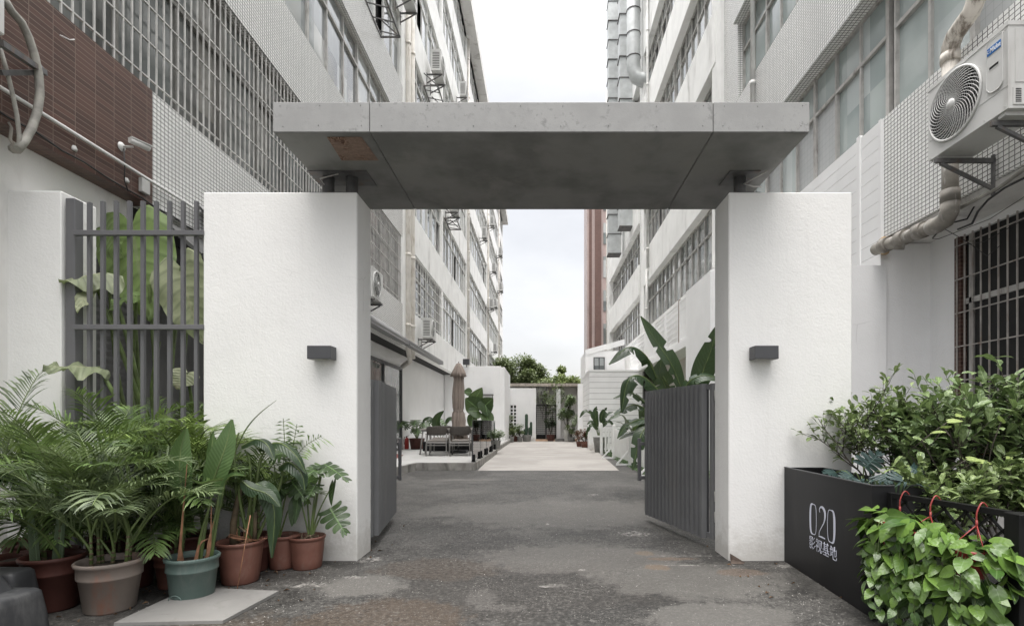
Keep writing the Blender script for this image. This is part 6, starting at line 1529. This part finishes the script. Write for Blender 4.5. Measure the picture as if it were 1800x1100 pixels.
lm, tm = MB(), MB(); shrub(sh, 0, 0, 0, 6, lm, tm, 25, .60, .7, .085, .24, 2, .6, base=.35); shrub(sh, .4, -.05, 0, 6, lm, tm, 26, .60, .7, .085, .24, 2, .6, base=.35); lm.build('foliage', L_ficus, sh, local=True); tm.build('twigs', m_bark, sh, local=True)
r_ = random.Random(8)
sh = thing('lime_leaved_shrub', 'few bright lime leaves poking out of the dark shrubs above the lattice', 'shrub', (2.9, 3.5, .7)); o0 = V(sh.location); lm = MB(); tm = MB()
for (x, y) in ((1702, 806), (1690, 730), (1738, 775), (1660, 752), (1718, 810), (1780, 806), (1668, 740), (1760, 740), (1640, 760)):
    p = P3(x, y, r_.uniform(3.35, 3.6)); d = V((r_.uniform(-.6,.6), -.3, r_.uniform(-.1,.3))).normalized(); heart(lm, p, p+d*.075, .028, (0,-.7,1)); tm.tube([p, p-d*.1+V((0,.08,-.12)), V((p.x*.5, p.y*.5+.05, 0))], .003, 4)
lm.build('foliage', L_lime, sh, local=True); tm.build('twigs', m_bark, sh, local=True)
sh = thing('split_leaf_plant', 'blue green split leaf plant lying over the rim of the black planter', 'plant', (2.45, 4.0, .76)); o0 = V(sh.location); lm = MB(); tm = MB()
for (lb_, tp, W, up, Y) in (((1520, 822), (1548, 795), .10, (0,-1,.5), 4.0), ((1555, 832), (1570, 850), .12, (0,-1,.7), 3.75), ((1590, 840), (1575, 858), .10, (.1,-1,.8), 3.7), ((1500, 835), (1478, 842), .08, (0,-1,1), 4.1), ((1530, 855), (1505, 862), .10, (0,-.6,1), 3.75), ((1600, 820), (1625, 835), .10, (0,-.8,.8), 3.8), ((1515, 845), (1500, 860), .08, (0,-.5,1), 3.9), ((1470, 830), (1450, 828), .06, (0,-.8,1), 4.3)):
    p = P3(*lb_, Y); tm.tube(bez([(0.05, 0.05, -.05), p*.6+V((0,0,.05)), p], 6), .004, 5, cap=False); monstera(lm, p, P3(*tp, Y-.06), W, up)
for k in range(26):
    x = r_.uniform(1440, 1600); Y = 4.75-(x-1378)/155*1.25+.18; p = P3(x, 842+(x-1440)*.1, Y); a = r_.uniform(0, 6.28)
    pp = bez([p+V((0,.05,-.05)), p+V((math.cos(a)*.04, math.sin(a)*.04, .03)), p+V((math.cos(a)*.12, math.sin(a)*.12, .01))], 5); ribbon(lm, pp, ellw(.008), (0,0,1), nx=1)
lm.build('foliage', L_bluem, sh, local=True); tm.build('stems', m_stem, sh, local=True)

# lattice panel carrying the hanging pots
A_ = V((2.215, 3.30, 0)); B_ = V((2.355, 2.625, 0)); C_ = B_+(B_-A_).normalized()*1.2
lt = thing('garden_trellis', 'black metal lattice trellis standing in front of the planter, carrying hanging pots', 'trellis', tuple(A_))
b = MB(); H_ = .80
b.beam(A_+V((0,0,H_-.012)), B_+V((0,0,H_-.012)), .04, .03); b.beam(A_+V((0,0,.10)), B_+V((0,0,.10)), .03, .03); b.bbox(A_-V((.02,.02,0)), A_+V((.02,.02,H_+.004)), .003); b.build('frame', m_blackp, lt)
b = MB(); dd = (B_-A_); L_AB = dd.length; dd = dd/L_AB
k = -H_
while k < L_AB:
    for sg in (1, -1):
        s0_, s1_ = max(0, k), min(L_AB, k+H_-.13)
        if s1_-s0_ > .03:
            z0_ = .115+(s0_-k); z1_ = .115+(s1_-k)
            if sg < 0: z0_, z1_ = H_-.03-(s0_-k), H_-.03-(s1_-k)
            nrm = V((dd.y, -dd.x, 0))*(.004*sg); b.beam(A_+dd*s0_+nrm+V((0,0,z0_)), A_+dd*s1_+nrm+V((0,0,z1_)), .018, .007)
    k += .125
b.build('lattice', m_blackp, lt)
b = MB(); pp_ = B_+dd*.045; b.bbox((pp_.x-.045, pp_.y-.045, 0), (pp_.x+.045, pp_.y+.045, .80), .004); b.beam(pp_+V((0,0,.77)), C_+V((0,0,.77)), .04, .04); b.build('post', m_blackp, lt)

# hanging pothos
def hanging(label, s_, drop, seed, nleaf, zr=(.02, .5), radius=.13, rpot=.085, showpot=False, wide=(1, 1), grp='red hanging pots of trailing heart leaved plants'):
    c = A_+dd*s_; nv2 = V((dd.y, -dd.x, 0)).normalized()
    if nv2.x > 0: nv2 = -nv2
    o = c+nv2*(.085)+V((0, 0, H_-drop)); t = thing('hanging_pot', label, 'hanging plant', o, 0, grp); r_ = random.Random(seed)
    b = MB(); b.lathe([(0, 0), (rpot*.66, 0), (rpot*.72, .01), (rpot, .13), (rpot*1.08, .132), (rpot*1.08, .148), (rpot*.98, .148), (rpot*.9, .11)], (0,0,0), 28); b.build('pot', m_redpl, t, local=True)
    b = MB(); top = c+V((0,0,H_+.012))-o; j = V((top.x*.45+0, top.y*.45, drop-.09))
    b.tube(bez([j, j+V((0,0,.06)), (top+j)/2+V((0,0,.055)), top+V((0,0,.012)), top-nv2*.028+V((0,0,-.02))], 12), .0042, 6)
    for k in range(3): a = 2.1*k+.5; b.tube([j, V((rpot*1.05*math.cos(a), rpot*1.05*math.sin(a), .14))], .0028, 5)
    b.tube([j-V((0,0,.02)), j+V((0,0,.025))], .006, 6); b.build('hanger', m_redpl, t, local=True)
    lm = MB(); sm = MB()
    for k in range(nleaf):
        # leaves sit on an outer shell: mound above the pot and curtain below
        u = r_.random(); a = r_.uniform(0, 2*PI)
        if u < .42: zz = r_.uniform(.10, .20); rr_ = radius*math.sqrt(r_.random())*1.15
        else: zz = .15-r_.random()**1.1*(zr[1]); rr_ = radius*r_.uniform(.85, 1.2)*(1+.1*math.sin(zz*9))
        out = V((math.cos(a)*.8, math.sin(a)*wide[1], 0)); 
        if out.dot(nv2) < -.25 and zz < .12: out = out-nv2*out.dot(nv2)*1.2
        p = out*rr_+dd*(out.dot(dd)*rr_*.55)+V((0,0,zz)); sz = r_.uniform(.07, .13)
        d = (out*r_.uniform(.3, .9)+V((r_.uniform(-.6,.6), r_.uniform(-1.0,1.0), -r_.uniform(.1, .9) if u > .3 else r_.uniform(-.5,.3)))).normalized()
        n_ = (out*1.0+V((r_.uniform(-.3,.3), r_.uniform(-.4,.1), r_.uniform(.3, 1.2)))).normalized()
        heart(lm, p, p+d*sz, sz*r_.uniform(.30, .40), n_, 0, 7, 2, fold=r_.uniform(.1, .45), bend=r_.uniform(.05, .3))
        if k % 2 == 0: sm.tube([V((0,0,.13)), p*.6+V((0,0,.06)), p], .0022, 4, cap=False)
    for k in range(4):
        a = r_.uniform(0, 6.28); e = V((math.cos(a)*radius, math.sin(a)*radius, 0)); e = e if e.dot(nv2) > -.02 else -e
        pts = bez([V((0,0,.13)), e*.8+V((0,0,.15)), e*1.1+V((0,0,-.1)), e*1.05+V((r_.uniform(-.04,.04), 0, -r_.uniform(.25, .45)))], 10); sm.tube(pts, .0024, 4, cap=False)
        for q in pts[6:]: 
            sz = r_.uniform(.05, .08); d = V((r_.uniform(-1,1), r_.uniform(-1,.2), -.6)).normalized(); heart(lm, q, q+d*sz, sz*.36, (-.6,-.8,.5), 0, 6, 2, bend=.2)
    lm.build('foliage', L_pothos, t, local=True); sm.build('stems', m_stem, t, local=True)
hanging('trailing heart leaved plant in the hanging pot farthest along the lattice, beside the planter lettering', .10, .30, 41, 150, zr=(.02, .42))
hanging('trailing heart leaved plant in the middle hanging pot', .30, .32, 42, 150, zr=(.02, .40))
hanging('trailing heart leaved plant in the nearest hanging pot, its red pot showing through the leaves', .56, .36, 43, 130, zr=(.02, .38))
# lower trailing mass
t = thing('trailing_plant', 'dark trailing heart leaved plant growing near the ground under the hanging pots', 'plant', (2.16, 3.1, 0)); lm = MB(); sm = MB(); r_ = random.Random(77)
for k in range(150):
    s_ = r_.uniform(-.02, .68); c = A_+dd*s_-V((t.location.x, t.location.y, 0)); nv2 = V((-abs(dd.y), abs(dd.x)*0, 0)).normalized()
    p = c+nv2*r_.uniform(.02, .16)+V((0, 0, r_.uniform(.03, .38))); sz = r_.uniform(.05, .085); d = V((r_.uniform(-1,.4), r_.uniform(-1,.5), -r_.uniform(.1,.9))).normalized()
    heart(lm, p, p+d*sz, sz*.38, (-.7, -.8, .5), 0, 6, 2, bend=.2); sm.tube([V((c.x*.9, c.y*.9, 0.0)), p], .002, 3, cap=False)
lm.build('foliage', L_monst, t, local=True); sm.build('stems', m_stem, t, local=True)
# yellow and white bits seen through the shrub
b = MB(); p = P(1735, 822, 4.25); b.lathe([(0, -.12), (.12, -.11), (.15, 0), (.12, .1), (.03, .13), (.04, .17)], p, 14, mod=lambda i, a: 1+.12*math.sin(3*a+i)+.06*math.sin(7*a)); o = b.build('plastic_bag', M('orange_plastic_bag', (.45, .26, .05), .4, .1), loc=p); tag(o, 'crumpled orange bag seen through the twigs behind the lattice', 'bag')
b = MB(); p = P(1768, 850, 4.15); b.lathe([(0, -.12), (.16, -.11), (.19, 0), (.14, .12), (.03, .14), (.04, .17)], p, 14, mod=lambda i, a: 1+.12*math.sin(2*a+i)+.06*math.sin(6*a)); o = b.build('plastic_bag', M('white_plastic_bag', (.6, .6, .6), .4, .05), loc=p); tag(o, 'crumpled white bag seen through the twigs below the orange bag', 'bag')

# ------------------------------------------------------------------ mid-distance plants
def strel_clump(t, seed, n, H, W, mat_, tears=4, spread=.7, lean=0):
    r_ = random.Random(seed); bl = MB(); bs = MB()
    for k in range(n):
        a = 2.4*k+r_.uniform(-.4,.4); s_ = r_.uniform(.2, 1)*spread; h = H*r_.uniform(.55, 1.0); o = V((math.cos(a), math.sin(a), 0))
        b0 = o*.04; b1 = o*s_*.3*H+V((0,0,h*.55)); l_ = h*.55
        b2 = b1+o*s_*.25*H+V((0,0,l_*.6)); b3 = b2+o*s_*.35*H+V((0,0,l_*(.4-.9*s_)))
        sp = bez([b0, b1*.55+V((0,0,h*.06)), b1], 6); bs.tube(sp, [.016*(1-.08*i) for i in range(7)], 5, 0, cap=False)
        tt = [(r_.choice((-1,1)), r_.uniform(.1,.9), .85, .03) for _ in range(tears)]
        bp = bez([b1, (b1+b2)/2+V((0,0,.03)), b2, b3], 18); ribbon(bl, bp, lambda v: W*(max(0, math.sin(PI*min(.985, .05+v*.95)**.8))**.7), (V((0,0,1))-o*.4), 0, .2, 2, .01, 2, k, tt)
        bs.tube(bp, [.006*(1-.05*i)+.0005 for i in range(19)], 4, 0, cap=False)
    bl.build('foliage', mat_, t, local=True); bs.build('stems', m_stem, t, local=True)
def bush(t, seed, r, h, mat_, n=700, ls=.05, z0=0, twig=True):
    r_ = random.Random(seed); b = MB(); tw = MB(); cl = [(V((r_.uniform(-1,1)*r*.6, r_.uniform(-1,1)*r*.6, z0+h*r_.uniform(.3, .9))), r*r_.uniform(.3, .55)) for _ in range(9)]
    for k in range(n):
        c, cr_ = r_.choice(cl); d = V((r_.gauss(0,1), r_.gauss(0,1), r_.gauss(0,1))).normalized(); p = c+d*cr_*r_.uniform(.5, 1.1); s_ = ls*r_.uniform(.6, 1.3)
        q = V((r_.uniform(-1,1), r_.uniform(-1,1), r_.uniform(-.6,.6))).normalized(); w_ = q.cross(V((r_.uniform(-.4,.4), r_.uniform(-.4,.4), 1))).normalized()
        b.add([p, p+q*s_*.5+w_*s_*.28, p+q*s_, p+q*s_*.5-w_*s_*.28], [(0,1,2,3)], 0, False)
    b.build('foliage', mat_, t, local=True)
    for c, cr_ in cl: tw.tube(bez([(0,0,z0), c*.5+V((0,0,z0*.4)), c], 5), .012, 5, cap=False)
    tw.build('twigs', m_bark, t, local=True)
# terrace plants left of table
p = G(733, 789, TZ); t = potted('potted_monstera', 'split leaf plant in a brown pot at the wall left of the terrace table', 'potted plant', p.x, p.y, .30, .42, m_pot_d, None, z=TZ)
r_ = random.Random(2); bl = MB(); bs = MB()
for k in range(13):
    a = 2.4*k; h = r_.uniform(.55, 1.05); o = V((math.cos(a)*r_.uniform(.3,.8), math.sin(a)*.5, 0)); lb_ = V((o.x, o.y, .4+h*.75)); tp = lb_+V((o.x*.5, o.y*.5-.1, -.22)); petiole_leaf('m', bl, bs, V((0,0,.36)), V((o.x*.4, o.y*.4, .4+h*.6)), lb_, tp, .24, (o.x*.3, -.6, 1))
bl.build('foliage', L_monst, t, local=True); bs.build('stems', m_stem, t, local=True)
p = P(779, 741, 19.5); t = potted('potted_paddle_plant', 'small paddle leaved plant right behind the terrace table, left of the umbrella', 'potted plant', p.x, 19.6, .26, .45, m_pot_c, None, z=TZ)
bl = MB(); bs = MB()
o0 = V(t.location)
for (st_, bl_, W, up) in (([(775, 775), (774, 757)], [(774, 752), (768, 745), (770, 733), (780, 722)], .17, (-.3,-1,0)), ([(776, 775), (785, 745)], [(784, 745), (790, 738), (797, 738), (803, 742)], .13, (0,-.7,1)), ([(774, 775), (757, 742)], [(760, 742), (755, 737), (748, 738), (742, 745)], .12, (0,-.7,1))):
    paddle([P3(*q, 19.5) for q in st_]+[P3(*bl_[0], 19.5)], [P3(*q, 19.5) for q in bl_], W, up, mb=bl, sb=bs)
bl.build('foliage', L_streld, t, local=True); bs.build('stems', m_stem, t, local=True)
t = potted('potted_elephant_ear', 'large elephant ear plant between the umbrella and the glass balustrade', 'potted plant', (840-VX)/F*22.5, 22.5, .32, .5, m_pot_c, None, z=TZ)
o0 = V(t.location); bl = MB(); bs = MB()
for (lb_, tp, W, up) in (((838, 716), (818, 700), .42, (-.3,-1,.2)), ((832, 705), (848, 682), .30, (.5,-1,.0)), ((842, 722), (822, 722), .36, (-.4,-1,.3)), ((852, 706), (858, 732), .34, (.3,-1,.2)), ((850, 715), (866, 700), .34, (.3,-1,.3)), ((854, 728), (864, 750), .30, (.5,-1,.2)), ((832, 730), (826, 752), .26, (-.4,-1,.2)), ((846, 740), (850, 752), .2, (0,-1,.3)), ((828, 690), (815, 688), .22, (-.3,-1,.4))):
    petiole_leaf('h', bl, bs, V((0,0,.4)), P3((lb_[0]+840)/2, 745, 22.5), P3(*lb_, 22.4), P3(*tp, 22.2), W, up, nx=3, nseg=9)
bl.build('foliage', L_monst, t, local=True); bs.build('stems', m_stem, t, local=True)
t = potted('potted_bush', 'round green bush in a grey pot on the terrace kerb beyond the glass', 'potted plant', (873-VX)/F*20.6, 20.6, .17, .33, m_pot_c, None, z=TZ); bush(t, 4, .36, .55, L_ficusl, 900, .07, .2)
t = thing('planting_box', 'low dark box planter under the terrace table beyond the chairs', 'planter', ((800-VX)/F*19.2, 19.0, TZ)); b = MB(); b.bbox((-1.1,-.2,0), (1.1,.2,.34), .02); b.build('box', m_black, t, local=True); b = MB(); b.box((-1.05, -.17, .34), (1.05, .17, .345)); b.build('soil', m_soil, t, local=True)
# far plants at end wall
def at(px, py, z=0): return G(px, py, z)
for i, (px, Y, r, h, mt, lab) in enumerate(((893, 32.8, .40, 1.35, L_tree, 'loose leafy climber in front of the square openings'), (905, 33.0, .38, .85, L_ficus, 'dark low bush left of the cactus'), (914, 32.6, .3, .8, L_ficus, 'dark low bush touching the cactus'), (900, 31.5, .22, .5, L_tree, 'small yellow green plant on the platform end'))):
    t = potted('potted_bush', lab, 'potted plant', (px-VX)/F*Y, Y, r*.55, .35, m_pot_c if i != 1 else m_pot_t, 'pots along the white end wall'); bush(t, 30+i, r, h, mt, 700, .10, .3)
t = potted('potted_cactus', 'tall columnar cactus in a grey pot against the white end wall', 'potted cactus', (926-VX)/F*33.2, 33.2, .3, .42, m_pot_c, 'pots along the white end wall'); b = MB()
for (x, h, r0) in ((-.02, 1.75, .085), (.16, .9, .07), (.27, 1.25, .07), (-.14, .8, .06)):
    b.lathe([(r0*.8, .35), (r0, .6), (r0, h-.1), (r0*.7, h-.02), (0, h)], (x, 0, 0), 24, mod=lambda i, a: 1+.14*math.cos(8*a))
b.build('cactus_stems', M('cactus_skin', (.035, .065, .04), .6, .2, 8), t, local=True)
t = potted('potted_fig_tree', 'small leafy fig tree in a tall white pot right of the slim white post', 'potted tree', (997-VX)/F*33, 33.0, .24, .75, m_pot_w, None); bush(t, 41, .62, 2.3, L_ficusl, 2300, .13, .9)
b = MB(); b.tube(bez([(0,0,.7), (.05,0,1.1), (-.02,0,1.6), (.1,0,2.2)], 8), .035, 8); b.build('trunk', m_bark, t, local=True)
t = potted('potted_bush', 'low green bush beside the white fig tree pot', 'potted plant', (1004-VX)/F*32.6, 32.6, .22, .3, m_pot_c, None); bush(t, 42, .42, .9, L_ficus, 700, .09, .25)
t = potted('potted_palm', 'drooping ponytail plant in front of the grey end wall', 'potted palm', (1021-VX)/F*32.5, 32.5, .2, .4, m_pot_c, None); palm(t, 0, 0, .9, 71, 16, .5, 1.1, L_palmg, .3, .02, (.5, 1.3), (1.8, 2.8), 3, 14)
t = potted('potted_red_plant', 'red leaved plant in a terracotta pot at the corner of the siding hut', 'potted plant', (1028-VX)/F*25.4, 25.4, .2, .3, m_pot_t, None); bush(t, 43, .32, .72, L_red, 700, .09, .2)
t = potted('potted_red_plant', 'smaller red leaved plant just left of the other red plant', 'potted plant', (1018-VX)/F*26.4, 26.4, .15, .26, m_pot_t, None); bush(t, 44, .24, .6, L_red, 400, .08, .2)
t = potted('potted_dark_bush', 'dark bush in a red brown pot just inside the iron gate', 'potted plant', (968-VX)/F*33.6, 33.7, .27, .42, m_pot_d, None); bush(t, 45, .45, 1.9, L_streld, 700, .13, .4)
b = MB(); x_ = (1046-VX)/F*23.4; b.bbox((x_-.28, 23.1, 0), (x_+.30, 24.0, 1.12), .02); o = b.build('white_plinth', m_white_r, loc=(x_, 23.5, 0)); tag(o, 'white block plinth at the corner of the siding hut', 'plinth')
t = potted('potted_paddle_plant', 'bushy paddle leaved plant in a grey pot in front of the siding hut', 'potted plant', 2.45, 21.6, .30, .62, m_pot_c, None); 
bl = MB(); bs = MB(); o0 = V(t.location)
for k, (st_, bl_, W, up) in enumerate((([(1052, 765), (1051, 745)], [(1050, 750), (1047, 735), (1047, 722), (1049, 714)], .13, (-.3,-1,0)), ([(1052, 765), (1044, 735)], [(1044, 738), (1038, 727), (1028, 724), (1019, 734)], .14, (0,-.6,1)), ([(1053, 765), (1060, 740)], [(1058, 745), (1062, 734), (1068, 728), (1078, 724)], .13, (0,-.7,1)), ([(1053, 765), (1050, 750)], [(1050, 755), (1042, 748), (1036, 752), (1030, 768)], .11, (0,-.6,1)), ([(1054, 765), (1060, 750)], [(1060, 750), (1068, 742), (1074, 744), (1080, 752)], .12, (0,-.6,1)), ([(1053, 765), (1056, 742)], [(1056, 742), (1058, 730), (1062, 722), (1067, 716)], .11, (0,-1,.3)), ([(1051, 765), (1048, 755)], [(1048, 755), (1042, 745), (1038, 742), (1032, 746)], .11, (0,-.7,1)))):
    paddle([P3(*q, 21.6) for q in st_]+[P3(*bl_[0], 21.55)], [P3(*q, 21.5-.1*k) for q in bl_], W, up, tears=tr(3, k), mb=bl, sb=bs)
bl.build('foliage', L_streld, t, local=True); bs.build('stems', m_stem, t, local=True)
t = thing('paddle_plant', 'fan of paddle leaves rising behind the white picket fence', 'plant', (3.0, 14.5, 0)); strel_clump(t, 7, 12, 1.9, .17, L_streld, 5, .8)
t = thing('paddle_plant', 'low paddle leaved plant farther along behind the picket fence', 'plant', (3.2, 18.5, 0)); strel_clump(t, 8, 10, 1.6, .15, L_streld, 4, .8)
t = thing('climbing_shrub', 'bare branched climber spreading over the iron gate', 'shrub', (.3, 35.2, 0)); lm, tm = MB(), MB(); shrub(t, 0, 0, 1.2, 5, lm, tm, 55, 2.6, .8, .12, .35, 2, .6); lm.build('foliage', L_ficus, t, local=True); tm.build('twigs', m_bark, t, local=True)

# ------------------------------------------------------------------ trees beyond
def tree(label, x, y, H, r, mat_, seed, n=5200, ls=.42, base=1.5, grp='trees beyond the end wall'):
    r_ = random.Random(seed); t = thing('leafy_tree', label, 'tree', (x, y, 0), 0, grp)
    tk = MB(); tk.tube(bez([(0,0,0), (r_.uniform(-.3,.3),0,H*.3), (r_.uniform(-.4,.4), .2, H*.75)], 10), [.28-.02*i for i in range(11)], 10, cap=False)
    cl = []
    for k in range(20):
        a = r_.uniform(0, 6.28); rr_ = r*math.sqrt(r_.random())*.85; zz = H*(.48+.46*r_.random()**.7*(1-.5*(rr_/r)**2)); c = V((rr_*math.cos(a), rr_*math.sin(a)*.8, zz)); cl.append((c, r*r_.uniform(.20, .40)))
        tk.tube(bez([(0, 0, H*.3), c*.5+V((0,0,H*.2)), c], 6), [.09-.012*i for i in range(7)], 5, cap=False)
    tk.build('trunk', m_bark, t, local=True)
    b = MB()
    for k in range(n):
        c, cr_ = cl[int(r_.random()*len(cl))]; d = V((r_.gauss(0,1), r_.gauss(0,1), r_.gauss(0,.8))).normalized(); p = c+d*cr_*(r_.random()**.4)*r_.uniform(.8, 1.15); s_ = ls*r_.uniform(.5, 1.3)
        q = V((r_.uniform(-1,1), r_.uniform(-1,1), r_.uniform(-.7,.7))).normalized(); w_ = q.cross(V((r_.uniform(-.6,.6), r_.uniform(-.6,.6), 1))).normalized()
        b.add([p, p+q*s_*.5+w_*s_*.26, p+q*s_, p+q*s_*.5-w_*s_*.26], [(0,1,2,3)], 0, False)
    b.build('crown', mat_, t, local=True); return t
tree('large rounded tree left of centre beyond the end wall, the tallest of the row', -2.7, 52, 8.3, 3.3, L_tree, 101, 20000, .27)
tree('mid height green tree in the middle of the row beyond the end wall', -.1, 50, 6.6, 2.4, L_tree, 102, 14000, .26)
tree('bright yellow green tree right of centre beyond the end wall', 2.0, 50, 6.9, 2.0, L_treel, 103, 12000, .26)
tree('small thin crowned tree at the right end of the row beyond the end wall', 3.9, 51, 6.0, 1.4, L_tree, 104, 3500, .32)
tree('dark tree standing farther back behind the tallest tree', -4.6, 58, 8.2, 2.4, L_tree, 105, 3500, .36)
